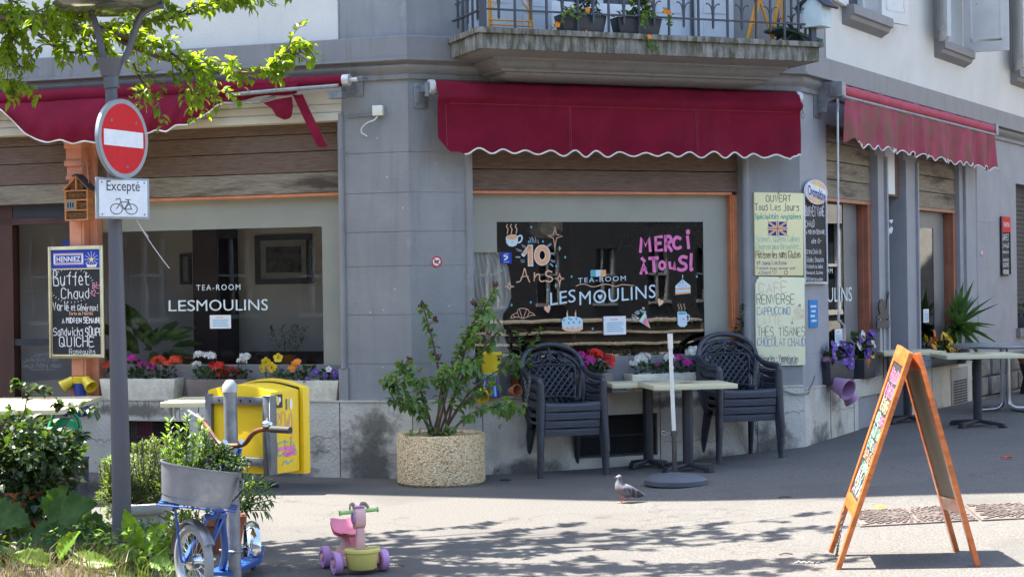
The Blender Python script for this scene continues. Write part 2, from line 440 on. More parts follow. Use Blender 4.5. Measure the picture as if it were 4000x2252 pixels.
mb = MB(FM['R'])
RH = [(.7, 2.12, .62, 3.12, .2), (2.45, 3.05, .1, 3.12, .75), (3.5, 5.15, .62, 3.12, .2), (7.74, 9.3, .95, 2.85, .25)]
facade(mb, 0, 30, -.1, 3.6, RH, grooves=[2.3, 1.75, 1.38, .93])
for x in (2.14, 2.43, 3.07, 3.48): mb.box(x - .022, x + .022, -.03, .005, .66, 2.9)
mb.box(5.3, 5.72, -.035, .005, .66, 3.3); mb.tube([(5.74, -.01, .66), (5.74, -.01, 3.3)], .04, 10)
mb.build('ground_floor_wall', mat('pale_grey_wall_paint', (.34, .34, .35), .8, var=.07, scale=3, bump=.4, bscale=160), BLD, smooth=30)
# white upper storeys and the grey quoins
mb = MB(FM['L']); facade(mb, -14, -.62, 3.6, TOP); mb.build('upper_wall', M_WHITE, BLD)
mb = MB(FM['L']); facade(mb, -.62, 0, 3.6, TOP); mb.box(-.625, -.615, -.006, .02, 3.7, TOP)
mb.T = FM['C']; facade(mb, 0, LC, 3.6, TOP, [(.95, 2.75, 3.705, 6.2, .25)])
mb.T = FM['R']; facade(mb, 0, .71, 3.6, TOP); mb.box(.705, .715, -.006, .02, 3.7, TOP)
mb.build('quoin_wall', M_GREY, BLD)
UW = [(1.28, 2.3, 4.32, 6.3), (4.32, 5.36, 4.32, 6.3), (7.64, 8.7, 4.32, 6.3), (11, 12.04, 4.32, 6.3), (14.3, 15.3, 4.32, 6.3)]
mb = MB(FM['R']); facade(mb, .71, 30, 3.6, TOP, [h + (.22,) for h in UW]); mb.build('upper_wall', M_WHITE, BLD)
def sweep(mb, prof, fr=-14, to=30):
    a = FM['L'] @ Vector((fr, 0, 0)); b = FM['R'] @ Vector((to, 0, 0)); path = [a, P0, P1, b]
    nr = [Vector((FACE[k][1].y, -FACE[k][1].x, 0)) for k in 'LCR']; rings = []
    for i, p in enumerate(path):
        if i == 0: o = nr[0]
        elif i == 3: o = nr[2]
        else:
            o = (nr[i - 1] + nr[i]); o = o / (1 + nr[i - 1].dot(nr[i]))
        rings.append([p + o * d + Vector((0, 0, z)) for d, z in prof])
    n = len(prof); vs = [q for r_ in rings for q in r_]
    mb.add(vs, [(i * n + k, i * n + k + 1, (i + 1) * n + k + 1, (i + 1) * n + k) for i in range(3) for k in range(n - 1)])
mb = MB(); sweep(mb, [(-.01, 3.36), (.025, 3.365), (.03, 3.40), (.02, 3.41), (.035, 3.43), (.06, 3.455), (.065, 3.48), (.045, 3.485), (.05, 3.5), (.1, 3.515), (.1, 3.535), (.085, 3.54), (.085, 3.715), (.075, 3.722), (-.01, 3.735)])
mb.build('cornice', M_GREYT, BLD, smooth=35)
# plinth with openings
mb = MB(FM['L'] @ Matrix.Translation((0, -.02, 0))); facade(mb, -3.3, .004, -.1, .645, [(-2.72, -2.09, .17, .465, .3)]); facade(mb, -14, -4.8, -.1, .645)
mb.T = FM['C'] @ Matrix.Translation((0, -.02, 0)); facade(mb, -.004, LC + .006, -.1, .645, [(1.49, 2.285, .09, .462, .3)])
mb.T = FM['R'] @ Matrix.Translation((0, -.02, 0)); facade(mb, -.006, 2.44, -.1, .615, [(1.45, 2.1, .1, .45, .3)]); facade(mb, 3.06, 5.5, -.1, .615)
mb.T = None
mb.T = FM['L']; mb.box(-3.3, -.003, -.03, .34, .645, .658); mb.box(-.664, -.657, -.0215, 0, 0, .65); mb.box(-2.8, -2.0, -.0215, 0, .478, .484)
mb.T = FM['C']; mb.box(.004, LC - .01, -.03, .34, .645, .657); mb.T = FM['R']; mb.box(.004, 2.44, -.03, .34, .615, .627); mb.box(3.06, 5.5, -.03, .34, .615, .627)
pl = mb.build('plinth', M_STONE, BLD)
mb = MB(FM['C'])                                        # joints, cracks, and dark splash at the foot of the plinth
for x in (.62, 2.31, 3.3): mb.box(x, x + .006, -.0225, -.015, .0, .645)
mb.T = FM['L']
for x in (-.66, -2.0): mb.box(x, x + .006, -.0225, -.015, .0, .645)
mb.T = FM['R']
for x in (.66, 1.32, 3.3, 3.9): mb.box(x, x + .008, -.0225, -.015, .0, .615)
def crack(T, x0, x1, z, n=22, a=.014):
    mb.T = T @ Matrix.Translation((0, -.0212, 0))
    P = [(x0 + (x1 - x0) * i / n, 0, z + rnd.uniform(-a, a) + .012 * math.sin(i * .9)) for i in range(n + 1)]; ribbon(mb, P, .0035)
for a in ((-1.9, -1.5, .3), (-1.2, -.72, .34), (-1.7, -1.2, .19), (-3.1, -2.8, .29), (-1.1, -.75, .22)): crack(FM['L'], *a)
for a in ((3.35, 3.8, .42), (3.4, 3.62, .4), (2.35, 2.9, .2)): crack(FM['C'], *a)
crack(FM['R'], .67, 1.32, .36)
mb.build('joint', mat('dark_joint', (.05, .048, .045), .9), pl)
def vent(T, x0, x1, z0, z1, nx, nz, name='vent_grille'):
    mb = MB(T); mb.box(x0 - .01, x1 + .01, .25, .27, z0 - .01, z1 + .01)
    v = mb.build(name, M_DARK, BLD); mb = MB(T)
    for i in range(nx + 1): x = x0 + (x1 - x0) * i / nx; mb.box(x - .0016, x + .0016, .03, .034, z0, z1)
    for i in range(nz + 1): z = z0 + (z1 - z0) * i / nz; mb.box(x0, x1, .0345, .038, z - .0016, z + .0016)
    mb.box(x0, x1, .02, .03, (z0 + z1) / 2 - .006, (z0 + z1) / 2 + .006)
    for a in (x0, x1 - .02): mb.box(a, a + .02, .015, .03, z0, z1)
    mb.build('mesh', mat('vent_wire', (.035, .033, .032), .7), v); return v
vent(FM['C'], 1.49, 2.285, .09, .462, 44, 22); vent(FM['L'], -2.72, -2.09, .17, .465, 36, 18); vent(FM['R'], 1.45, 2.1, .1, .45, 4, 8)
mb = MB(FM['R']); mb.box(4.62, 5.3, -.03, -.012, .09, .575); v = mb.build('vent_plate', mat('vent_plate_grey', (.3, .295, .28), .7, var=.1), BLD, bevel=.004); mb = MB(FM['R'])
for i in range(11):
    for j in range(10): mb.box(4.7 + i * .051, 4.73 + i * .051, -.0325, -.029, .13 + j * .031, .151 + j * .031)
mb.build('vent_holes', M_DARK, v)
mb = MB()
for fc, n_ in (('L', 7), ('C', 8)):
    for _ in range(n_):
        x, z = (rnd.uniform(-.5, -.05) if fc == 'L' else rnd.choice([rnd.uniform(.08, .45), rnd.uniform(3.35, 3.75)])), rnd.uniform(.9, 3.0); q = rnd.uniform(.004, .009)
        mb.T = FM[fc]; mb.prism([(x + q * rnd.uniform(.6, 1.3) * math.cos(a), z + q * rnd.uniform(.7, 1.6) * math.sin(a)) for a in [k * 1.05 for k in range(6)]], -.0015, 0)
mb.build('paint_chips', mat('bare_plaster', (.6, .56, .48), .9, var=.3, scale=40), BLD)
mb = MB(FM['L'])
for _ in range(26):
    x = rnd.choice([rnd.gauss(-2.55, .05), rnd.gauss(-2.28, .06), rnd.gauss(-2.2, .03), rnd.gauss(-2.95, .1)]); L_ = rnd.uniform(.05, .17); ribbon(mb, crv([(x, -.0213 - rnd.random() * .0006, .643), (x + rnd.uniform(-.006, .006), -.0213 - rnd.random() * .0006, .643 - L_ * .5), (x + rnd.uniform(-.008, .008), -.0213, .643 - L_)], 3), rnd.uniform(.004, .013))
mb.build('rust_stains', mat('rust_stain', (.3, .23, .15), .9, var=.3, scale=30), pl)
def stainmat(name, col, amt, scale=7):
    m = bpy.data.materials.new(name); m.use_nodes = True; nt = m.node_tree; L = nt.links.new; b = nt.nodes['Principled BSDF']; b.inputs['Base Color'].default_value = c4(col); b.inputs['Roughness'].default_value = .9
    tc = _n(nt, 'TexCoord'); sb = _n(nt, 'VectorMath', operation='SUBTRACT'); sb.inputs[1].default_value = (.5, .5, .5); L(tc.outputs['UV'], sb.inputs[0]); ml = _n(nt, 'VectorMath', operation='MULTIPLY'); ml.inputs[1].default_value = (1, 1, 0); L(sb.outputs[0], ml.inputs[0])
    ln = _n(nt, 'VectorMath', operation='LENGTH'); L(ml.outputs[0], ln.inputs[0]); no = _n(nt, 'TexNoise', Scale=scale, Detail=7., Roughness=.65); L(tc.outputs['Object'], no.inputs['Vector'])
    a = _n(nt, 'Math', operation='MULTIPLY_ADD'); a.inputs[1].default_value = 1.1; L(no.outputs[0], a.inputs[0]); mn = _n(nt, 'Math', operation='MULTIPLY'); mn.inputs[1].default_value = -1.6; L(ln.outputs['Value'], mn.inputs[0]); L(mn.outputs[0], a.inputs[2])
    rp = _n(nt, 'MapRange'); rp.inputs[1].default_value = -.1; rp.inputs[2].default_value = .3; rp.inputs[4].default_value = amt; L(a.outputs[0], rp.inputs[0]); L(rp.outputs[0], b.inputs['Alpha']); return m
def stain(name, pts, m, parent=None):
    me = bpy.data.meshes.new(name); me.from_pydata([tuple(p) for p in pts], [], [(0, 1, 2, 3)]); u = me.uv_layers.new(name='uv')
    for i, c_ in enumerate(((0, 0), (1, 0), (1, 1), (0, 1))): u.data[i].uv = c_
    me.materials.append(m); o = bpy.data.objects.new(name, me); COL.objects.link(o); o.parent = parent; return o
M_SPL = stainmat('splash_stain', (.085, .083, .08), .62, 9); M_SPL2 = stainmat('pale_grime', (.2, .18, .14), .7, 12)
for fc, x0, x1, z0, z1, m_ in (('L', -.75, .0, -.3, .5, M_SPL), ('C', 3.1, 3.8, -.3, .44, M_SPL), ('C', .0, .75, -.25, .3, M_SPL), ('R', .0, .8, -.25, .36, M_SPL), ('R', 3.1, 4.6, -.25, .3, M_SPL), ('L', -2.05, -.66, -.25, .22, M_SPL), ('L', -3.3, -2.0, .47, .64, M_SPL2), ('C', 2.0, 3.0, .47, .64, M_SPL2), ('L', -.6, -.05, .25, .64, M_SPL2), ('C', .6, 1.48, -.25, .2, M_SPL), ('C', 2.3, 3.2, -.25, .18, M_SPL)):
    stain('stain', [FM[fc] @ Vector((x, -.0228, z)) for x, z in ((x0, z0), (x1, z0), (x1, z1), (x0, z1))], m_, pl)
# roof and eaves
mb = MB(); sweep(mb, [(0, TOP - .05), (.85, TOP), (.9, TOP + .02), (.9, TOP + .2), (-4, TOP + 1.8)]); mb.build('roof', mat('roof_brown', (.16, .09, .07), .8), BLD)
mb = MB(); a = FM['L'] @ Vector((-14, 14, 0)); b = FM['L'] @ Vector((-14, 0, 0)); c = FM['R'] @ Vector((30, 0, 0)); d = FM['R'] @ Vector((30, 12, 0))
for p, q in ((a, b), (c, d), (d, a)): mb.add([p, q, q + Vector((0, 0, TOP)), p + Vector((0, 0, TOP))], [(0, 1, 2, 3)])
mb.add([a + Vector((0, 0, TOP + .4)), b + Vector((0, 0, TOP + .4)), P0 + Vector((0, 0, TOP + .4)), P1 + Vector((0, 0, TOP + .4)), c + Vector((0, 0, TOP + .4)), d + Vector((0, 0, TOP + .4))], [(0, 1, 2, 3, 4, 5)])
mb.build('rear_wall', M_WHITE, BLD)
# interior: floor, ceiling, dark back walls
mb = MB(FM['L']); mb.box(-7, -.3, 1.45, 1.5, 0, 3.3); mb.box(-7, -.3, .36, 1.45, 3.2, 3.25)
mb.box(-2.58, -2.33, 1.0, 1.44, 0, 3.2, m=1); mb.box(-7, -.5, .34, 1.4, .3, .33, m=1)
mb.box(-2.2, -.62, 1.2, 1.43, .66, 1.02, m=2); mb.box(-.6, -.3, .35, 1.45, .3, 3.2)
mb.build('interior_wall', [M_INT, mat('interior_brown', (.05, .025, .02), .7), mat('interior_sofa', (.045, .02, .018), .8)], BLD)
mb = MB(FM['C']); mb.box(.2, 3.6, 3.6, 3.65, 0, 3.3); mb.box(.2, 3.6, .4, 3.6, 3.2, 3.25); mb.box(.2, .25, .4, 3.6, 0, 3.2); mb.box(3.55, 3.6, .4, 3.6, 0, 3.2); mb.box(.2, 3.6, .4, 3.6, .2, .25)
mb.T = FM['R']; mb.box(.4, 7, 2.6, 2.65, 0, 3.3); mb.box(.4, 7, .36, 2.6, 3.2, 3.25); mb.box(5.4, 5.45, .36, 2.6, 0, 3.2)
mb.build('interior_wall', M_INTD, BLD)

# ---------------------------------------------------------------- shop windows
def boards(mb, x0, x1, zs, y=.1):
    for i in range(len(zs) - 1):
        a, b = zs[i] + .004, zs[i + 1] - .004
        m = 1 if i == 0 else 0
        mb.add([(x0, y, a), (x1, y, a), (x1, y + .012, b), (x0, y + .012, b), (x0, y + .05, a), (x1, y + .05, a), (x1, y + .05, b), (x0, y + .05, b)],
               [(0, 1, 2, 3), (0, 4, 5, 1), (3, 2, 6, 7), (0, 3, 7, 4), (1, 5, 6, 2)], m)
        n = 9
        for k in range(1, n): z = a + (b - a) * k / n; mb.box(x0, x1, y + .012 * k / n - .0015, y + .02, z - .002, z + .0015, m)
def pane_film(T, win, x0, x1, z0, z1, c, y=.17, left_z=None, bottom=True):
    a, b, d, e = c
    mb = MB(T); mb.add([(x0, y, z0), (x1, y, z0), (x1, y, z1), (x0, y, z1)], [(0, 1, 2, 3)]); mb.build('pane', M_GLASS, win)
    mb = MB(T); F = lambda p, q, r, s: mb.box(p, q, y - .005, y - .002, r, s)
    F(x0, x1, e, z1); F(b, x1, z0, e); F(x0, a, left_z or z0, e)
    if bottom: F(a, b, z0, d)
    mb.build('frosted_film', M_FILM, win)
# left front
WL = thing('shop_window', 'x', 'x'); del WL['label'], WL['category']; WL.parent = BLD
T = FM['L']; S = lambda px, py, d=-.17: hit('L', px, py, d)
mb = MB(T); boards(mb, -3.03, -.6, [2.435, 2.62, 2.8, 2.95, 3.06]); boards(mb, -7, -3.27, [2.42, 2.6, 2.79, 2.95, 3.06]); mb.build('roller_shutter', [M_PLANK, M_PLANKG], WL)
mb = MB(T); mb.box(-7, -.602, -.03, .2, 3.04, 3.11); mb.box(-7, -.602, -.02, .2, 3.112, 3.18); mb.box(-7, -.602, -.012, .1, 3.182, 3.32); mb.build('blind_box', M_CREAM, WL, bevel=.006)
mb = MB(T); mb.box(-3.03, -.6, .09, .2, 2.41, 2.433); mb.build('frame', M_ORANGE, WL)
mb = MB(T); mb.box(-3.035, -.6, .16, .2, .66, .95); mb.build('sill_panel', M_GREYT, WL)
c = (S(474, 904)[0] - .3, S(1258, 884)[0], S(1262, 1422)[1], S(1258, 884)[1])
pane_film(T, WL, -3.035, -.6, .95, 2.41, c)
mb = MB(T)
x0, z0 = S(768, 1150); x1, z1 = S(940, 1133); z0, z1 = S(768, 1134)[1], S(768, 1112)[1]; text(mb, 'TEA-ROOM', x0, x1, z0, z1, .166, sp=1.3)
x0, z0 = S(660, 1215); x1, z1 = S(1047, 1165); text(mb, 'LES', x0, x0 + .27 * (x1 - x0), z0, z1 - .005, .166); text(mb, 'MOULINS', x0 + .285 * (x1 - x0), x1, z0, z1 - .005, .166)
mb.build('lettering', M_LET, WL)
M_PAPER = mat('paper', (.8, .81, .8), .8, var=.02); M_INKB = mat('blue_ink', (.3, .55, .7), .8); M_INKR = mat('red_ink', (.8, .35, .3), .8)
def notice(T, win, x0, x1, z0, z1, y):
    mb = MB(T); mb.box(x0, x1, y - .003, y, z0, z1); n = mb.build('paper_notice', M_PAPER, win); 
    mb = MB(T); W, Hh = x1 - x0, z1 - z0
    for i in range(6): mb.box(x0 + W * (.14 if i else .3), x1 - W * (.12 if i % 3 else .2) - (0 if i else W * .15), y - .0045, y - .0035, z1 - Hh * (.2 + .115 * i + (.06 if i else 0)), z1 - Hh * (.145 + .115 * i + (.06 if i else 0)), 0 if i else 1)
    return mb, n
def notice_at(fc, win, pxs, d=-.165):
    (a, b), (c_, e) = hit(fc, *pxs[0], d), hit(fc, *pxs[1], d)
    mb, n = notice(FM[fc], win, a, c_, e, b, -d); o = mb.build('print', [M_INKB, M_INKR], win); o.parent = win
notice_at('L', WL, ((820, 1230), (903, 1282)))
# post with capital, and the door left of it
mb = MB(T); mb.box(-3.27, -3.12, -.01, .19, .66, 2.62); mb.box(-3.12, -3.04, .07, .19, .66, 3.04); mb.box(-3.245, -3.145, -.02, -.009, .86, 2.56); mb.box(-3.28, -3.11, -.02, .19, .66, .84)
mb.box(-3.285, -3.105, -.035, .19, 2.62, 2.66); mb.box(-3.275, -3.115, -.03, .19, 2.66, 2.74); mb.box(-3.285, -3.105, -.06, .19, 2.74, 2.79); mb.box(-3.275, -3.115, -.045, .19, 2.79, 2.9); mb.box(-3.285, -3.105, -.06, .19, 2.9, 3.035)
mb.build('post', M_SALMON, BLD, bevel=.008)
DR = thing('entrance_door', 'x', 'x'); del DR['label'], DR['category']; DR.parent = BLD
M_BRN = mat('brown_door_wood', (.075, .03, .022), .5, var=.2, scale=6, stretch=(1, 1, .2))
mb = MB(T); mb.box(-3.31, -3.25, .19, .3, 0, 2.42); mb.box(-4.16, -4.0, .19, .3, 0, 2.42); mb.box(-7, -4.9, .19, .3, 0, 2.42); mb.box(-4.9, -3.25, .19, .3, 2.24, 2.3); mb.box(-4.16, -3.3, .2, .26, 1.13, 1.19, m=1); mb.box(-4.0, -3.3, .2, .28, 0, .3)
mb.box(-7, -3.25, .2, .3, 2.3, 2.42, m=1)
mb.build('frame', [M_BRN, mat('dark_blue_frame', (.03, .035, .045), .5)], DR)
mb = MB(T); mb.add([(-4.95, .27, .2), (-3.28, .27, .2), (-3.28, .27, 2.3), (-4.95, .27, 2.3)], [(0, 1, 2, 3)]); mb.build('pane', M_GLASS, DR)
mb = MB(T)
D_ = lambda px, py: hit('L', px, py, -.26)
for b, x0, x1, y0, y1 in (('LES MOULINS', 88, 205, 1340, 1322), ('BUFFET ET RESTAURATION', 90, 200, 1352, 1346), ('Ouvert 7/7', 128, 190, 1393, 1378), ('Lu-Ve 6h30 à 18h', 92, 225, 1412, 1400), ('Sa-Di 7h00 à 14h00', 92, 240, 1436, 1422), ('*et jours fériés', 118, 215, 1450, 1442)):
    p, q = D_(x0, y0), D_(x1, y1); text(mb, b, p[0], q[0], min(p[1], q[1]), max(p[1], q[1]) + .012, .262)
mb.build('lettering', mat('faint_letter', (.25, .26, .27), .6), DR)
mb = MB(T); p = hit('L', 245, 935, -.26); q = hit('L', 275, 975, -.26); mb.box(p[0], q[0], .258, .263, q[1], p[1]); mb.build('sticker', mat('blue_sticker', (.02, .05, .22), .5), DR)
# chamfer front
WC = thing('shop_window', 'x', 'x'); del WC['label'], WC['category']; WC.parent = BLD
T = FM['C']; S = lambda px, py, d=-.165: hit('C', px, py, d)
mb = MB(T); boards(mb, .56, 3.19, [2.435, 2.62, 2.8, 2.98, 3.06], .08); mb.build('roller_shutter', [M_PLANK, M_PLANK], WC)
mb = MB(T); mb.box(.56, 3.13, .08, .2, 2.41, 2.433); mb.box(3.12, 3.19, .1, .2, .7, 2.41); mb.box(3.135, 3.15, .085, .11, .7, 2.41); mb.build('frame', M_ORANGE, WC)
mb = MB(T); mb.box(.56, 3.12, .17, .2, .657, .97); mb.build('sill_panel', M_GREYT, WC)
c = (S(1940, 869)[0], S(2746, 866)[0], .97, S(2746, 866)[1])
pane_film(T, WC, .56, 3.12, .97, 2.41, c, left_z=S(1940, 985)[1], bottom=False)
# right fronts
T = FM['R']
WR = []
for i, (a, b) in enumerate(((.7, 2.12), (3.5, 5.15))):
    W_ = thing('shop_window', 'x', 'x'); del W_['label'], W_['category']; W_.parent = BLD; WR.append(W_)
    mb = MB(T); boards(mb, a, b, [2.42, 2.6, 2.78, 2.96, 3.12], .05); mb.build('roller_shutter', [M_PLANKG, M_PLANKG], W_)
    mb = MB(T); mb.box(a, b, .04, .18, 2.385, 2.418); mb.box(b - .1, b, .05, .18, .66, 2.385); mb.box(b - .12, b - .1, .1, .18, .66, 2.385); mb.build('frame', mat('rusty_frame_paint', (.36, .13, .07), .5, var=.15), W_)
    mb = MB(T); mb.add([(a, .16, .66), (b, .16, .66), (b, .16, 2.4), (a, .16, 2.4)], [(0, 1, 2, 3)]); mb.build('pane', glassmat('side_window_glass', (.75, .78, .8), 1.75), W_)
    mb = MB(T); mb.box(b - .55, b - .15, .154, .158, .9, 2.385); mb.box(a, b - .55, .154, .158, 2.2, 2.385) if i else None; mb.build('frosted_film', mat('side_film', (.16, .17, .18), .4), W_)
mb = MB(T)
p, q = hit('R', 3150, 1160, -.155), hit('R', 3327, 1120, -.155); text(mb, 'LES', p[0] - .75, p[0] - .08, q[1] - .145, q[1] - .0, .153); text(mb, 'MOULINS', p[0] + .13, q[0], q[1] - .145, q[1], .153)
text(mb, 'TEA-ROOM', p[0] + .0, p[0] + .72, q[1] + .14, q[1] + .19, .153, sp=1.2); mb.build('lettering', M_LET, WR[0])
notice_at('R', WR[0], ((3260, 1285), (3288, 1350)), -.15); notice_at('R', WR[1], ((3606, 1207), (3628, 1258)), -.15); notice_at('R', WR[0], ((3368, 975), (3388, 1022)), -.15)
# recessed side door
SD = thing('side_door', 'x', 'x'); del SD['label'], SD['category']; SD.parent = BLD
mb = MB(T); mb.box(2.45, 3.05, .7, .74, .1, 3.1); mb.box(2.45, 3.05, .62, .7, 2.3, 2.36, 1); mb.box(2.45, 3.05, .05, .5, 2.5, 3.1, 2)
mb.build('door_leaf', [M_GREYT, M_ORANGE, M_PLANK], SD)
mb = MB(T); mb.box(2.47, 2.85, .03, .04, 2.52, 3.05); mb.build('white_panel', M_PAPER, SD)
mb = MB(T); n = 12
vs = []; 
for j in range(9):
    for i in range(n + 1):
        t = i / n; z = 2.28 - j * .055 * (1 - .8 * t) - .05 * math.sin(t * 3); vs.append((2.47 + .5 * t, .1 + .02 * math.sin(i * 2.1 + j), z))
mb.add(vs, [(j * (n + 1) + i, j * (n + 1) + i + 1, (j + 1) * (n + 1) + i + 1, (j + 1) * (n + 1) + i) for j in range(8) for i in range(n)], 0); mb.m = [((k // 1) % 2) for k in range(len(mb.f))]
mb.build('drape', [mat('drape_white', (.7, .72, .75), .8), mat('drape_dark', (.1, .11, .13), .8)], SD, smooth=60)
mb = MB(T); mb.box(7.74, 9.3, .2, .25, .95, 2.85); [mb.box(7.8, 9.3, .18, .2, .97 + .06 * i, 1.0 + .06 * i) for i in range(30)]; mb.build('slatted_shutter', mat('dark_shutter', (.05, .052, .06), .6), BLD)
mb = MB(T); mb.box(7.66, 9.4, -.06, .1, .84, .95); mb.build('window_sill', M_GREYT, BLD)
# upper windows on the right face
def upper_window(a, b, z0, z1, open_):
    W_ = thing('upper_window', 'x', 'x'); del W_['label'], W_['category']; W_.parent = BLD
    mb = MB(T); mb.box(a, b, .2, .24, z0, z1); mb.build('pane', mat('dark_pane', (.03, .035, .045), .1), W_)
    mb = MB(T); mb.box(a, a + .07, .14, .2, z0, z1); mb.box(b - .07, b, .14, .2, z0, z1); mb.box((a + b) / 2 - .03, (a + b) / 2 + .03, .15, .2, z0, z1); mb.box(a + .07, b - .07, .15, .2, z0, z0 + .05); mb.build('frame', M_WOODW, W_)
    mb = MB(T); mb.prism([(0, 0), (-.13, 0), (-.13, -.09), (-.1, -.1), (-.085, -.14), (-.03, -.17), (0, -.19)], a - .09, b + .09, M=Matrix(((0, 1, 0, 0), (1, 0, 0, .0), (0, 0, 1, z0), (0, 0, 0, 1))))
    mb.box(a - .05, b + .05, -.001, .15, z0 - .05, z0 - .002); mb.build('sill', M_GREYT, W_)
    Wd = (b - a) / 2
    for sd, ang in ((-1, open_[0]), (1, open_[1])):
        hx = a if sd < 0 else b
        Mx = Matrix.Translation((hx, -.02, 0)) @ Matrix.Rotation(R(ang) * sd, 4, 'Z')
        mb = MB(T @ Mx); x0, x1 = (0, Wd) if sd < 0 else (-Wd, 0)
        mb.box(x0, x1, -.02, .02, z0 - .02, z1); mb.box(x0 + .08, x1 - .08, -.025, .025, z0 + .1, z0 + .14); mb.box(x0 + .08, x0 + .1, -.025, .025, z0 + .1, z1 - .1); mb.box(x1 - .1, x1 - .08, -.025, .025, z0 + .1, z1 - .1)
        mb.build('shutter', M_WOODW, W_, bevel=.004)
for h, op in zip(UW, ((172, 165), (150, 100), (150, 100), (160, 160), (160, 160))): upper_window(*h, op)

# ---------------------------------------------------------------- balcony
BC = thing('balcony', 'x', 'x'); del BC['label'], BC['category']; BC.parent = BLD
T = FM['C']; BS0, BS1, BD = .36, 3.55, .76
M_LICH = mat('lichen_concrete', (.22, .205, .18), .9, var=.25, scale=9, bump=.9, bscale=60, dirt=(.085, .085, .055), dscale=3.4, dfac=(.4, .58), dstretch=(6, 6, 1.1), col2=(.3, .28, .25))
mb = MB(T); mb.box(BS0, BS1, -BD, -.001, 3.535, 3.655); mb.box(BS0 - .025, BS1 + .03, -BD - .03, -.001, 3.66, 3.705); mb.box(BS0 + .004, BS1 - .004, -BD + .004, -.001, 3.654, 3.661)
mb.build('slab', M_LICH, BC, bevel=.012)
def corbel(prof, s0, s1):                              # prof: (inset, projection, z)
    vs, fs = [], []
    for ins, d, z in prof: vs += [(s0 + ins, .01, z), (s0 + ins, -d, z), (s1 - ins, -d, z), (s1 - ins, .01, z)]
    for i in range(len(prof) - 1):
        for k in range(3): fs.append((4 * i + k, 4 * i + k + 1, 4 * i + k + 5, 4 * i + k + 4))
    mb.add(vs, fs); 
mb = MB(T)
corbel([(.05, BD - .03, 3.536), (.09, BD - .08, 3.52), (.17, BD - .16, 3.505), (.2, BD - .19, 3.502), (.2, BD - .19, 3.488), (.22, BD - .2, 3.48), (.25, BD - .24, 3.45), (.27, BD - .27, 3.425), (.3, BD - .28, 3.42), (.31, BD - .29, 3.4), (.36, BD - .33, 3.395), (.5, BD - .36, 3.392)], BS0, BS1)
corbel([(.36, .42, 3.395), (.37, .41, 3.375), (.41, .34, 3.355), (.5, .2, 3.345), (.58, .1, 3.335), (.66, .03, 3.3), (.7, .0, 3.2)], BS0, BS1)
mb.build('corbel', M_GREYT, BC, smooth=50)
mb = MB(T); zr = 3.862
fl = lambda x, y, q: None
def rail_run(p, q, n, first_short=True):
    p, q = Vector(p), Vector(q); d = (q - p); ux = d.normalized()
    mb.bar((p.x, p.y, zr), (q.x, q.y, zr), .03, .012); mb.bar((p.x, p.y, 4.62), (q.x, q.y, 4.62), .045, .02); mb.bar((p.x, p.y, 4.45), (q.x, q.y, 4.45), .025, .01)
    for i in range(1, n):
        b = p + d * i / n; tall = i % 2 == 0
        mb.bar((b.x, b.y, 3.7 if tall else 3.8), (b.x, b.y, 4.62), .017)
        if not tall:
            mb.add([(b.x - .0085, b.y - .0085, 3.8), (b.x + .0085, b.y - .0085, 3.8), (b.x + .0085, b.y + .0085, 3.8), (b.x - .0085, b.y + .0085, 3.8), (b.x, b.y, 3.775)], [(1, 0, 4), (2, 1, 4), (3, 2, 4), (0, 3, 4)])
            for sg in (-1, 1):
                c_ = [Vector((b.x, b.y, 3.9)) + ux * sg * .008, Vector((b.x, b.y, 3.95)) + ux * sg * .012, Vector((b.x, b.y, 3.985)) + ux * sg * .028, Vector((b.x, b.y, 4.0)) + ux * sg * .055, Vector((b.x, b.y, 3.992)) + ux * sg * .065]
                mb.tube(crv(c_, 3), .006, 5)
        if i % 4 == 2: mb.ball((b.x, b.y, 4.05), .02, 8)
rail_run((BS0 + .05, -BD + .04, 0), (BS1 - .04, -BD + .04, 0), 22); rail_run((BS0 + .05, -.02, 0), (BS0 + .05, -BD + .04, 0), 6); rail_run((BS1 - .04, -BD + .04, 0), (BS1 - .04, -.02, 0), 6)
for x in (BS0 + .05, BS1 - .04): mb.box(x - .025, x + .025, -BD + .015, -BD + .065, 3.704, 4.7)
mb.build('railing', mat('railing_paint', (.05, .055, .068), .5, var=.2), BC)
BDR = thing('balcony_door', 'x', 'x'); del BDR['label'], BDR['category']; BDR.parent = BLD
mb = MB(T); mb.box(.95, 2.75, .2, .25, 3.7, 6.2); mb.build('pane', mat('dark_pane'), BDR)
M_DOORW = mat('pale_door_paint', (.55, .58, .6), .6, var=.05, dirt=(.12, .1, .09), dscale=9, dfac=(.68, .72), dstretch=(1, 1, .5))
mb = MB(T); mb.box(.95, 1.05, .1, .2, 3.71, 6.2); mb.box(2.65, 2.75, .1, .2, 3.71, 6.2); mb.box(1.82, 1.88, .12, .2, 3.71, 6.2); mb.box(1.5, 2.2, .1, .19, 3.712, 3.9); mb.box(1.05, 2.65, .12, .2, 3.712, 3.78)
mb.box(1.05, 1.12, .12, .2, 3.78, 6.2); mb.box(2.58, 2.65, .12, .2, 3.78, 6.2); mb.build('frame', M_WOODW, BDR)
for a, b in ((.55, .97), (1.0, 1.4), (2.3, 2.7), (2.72, 3.1)):
    mb = MB(T); y = -.03 if a < .97 or a > 2.71 else .06
    mb.box(a, b, y - .02, y + .02, 3.74, 6.2)
    for q, z_, zz in ((y - .026, 3.84, 3.98), (y - .026, 4.05, 5.9)):
        mb.box(a + .07, a + .085, q, y, z_, zz); mb.box(b - .085, b - .07, q, y, z_, zz); mb.box(a + .07, b - .07, q, y, z_ - .015, z_); mb.box(a + .07, b - .07, q, y, zz, zz + .015)
    mb.build('shutter', M_DOORW, BDR)
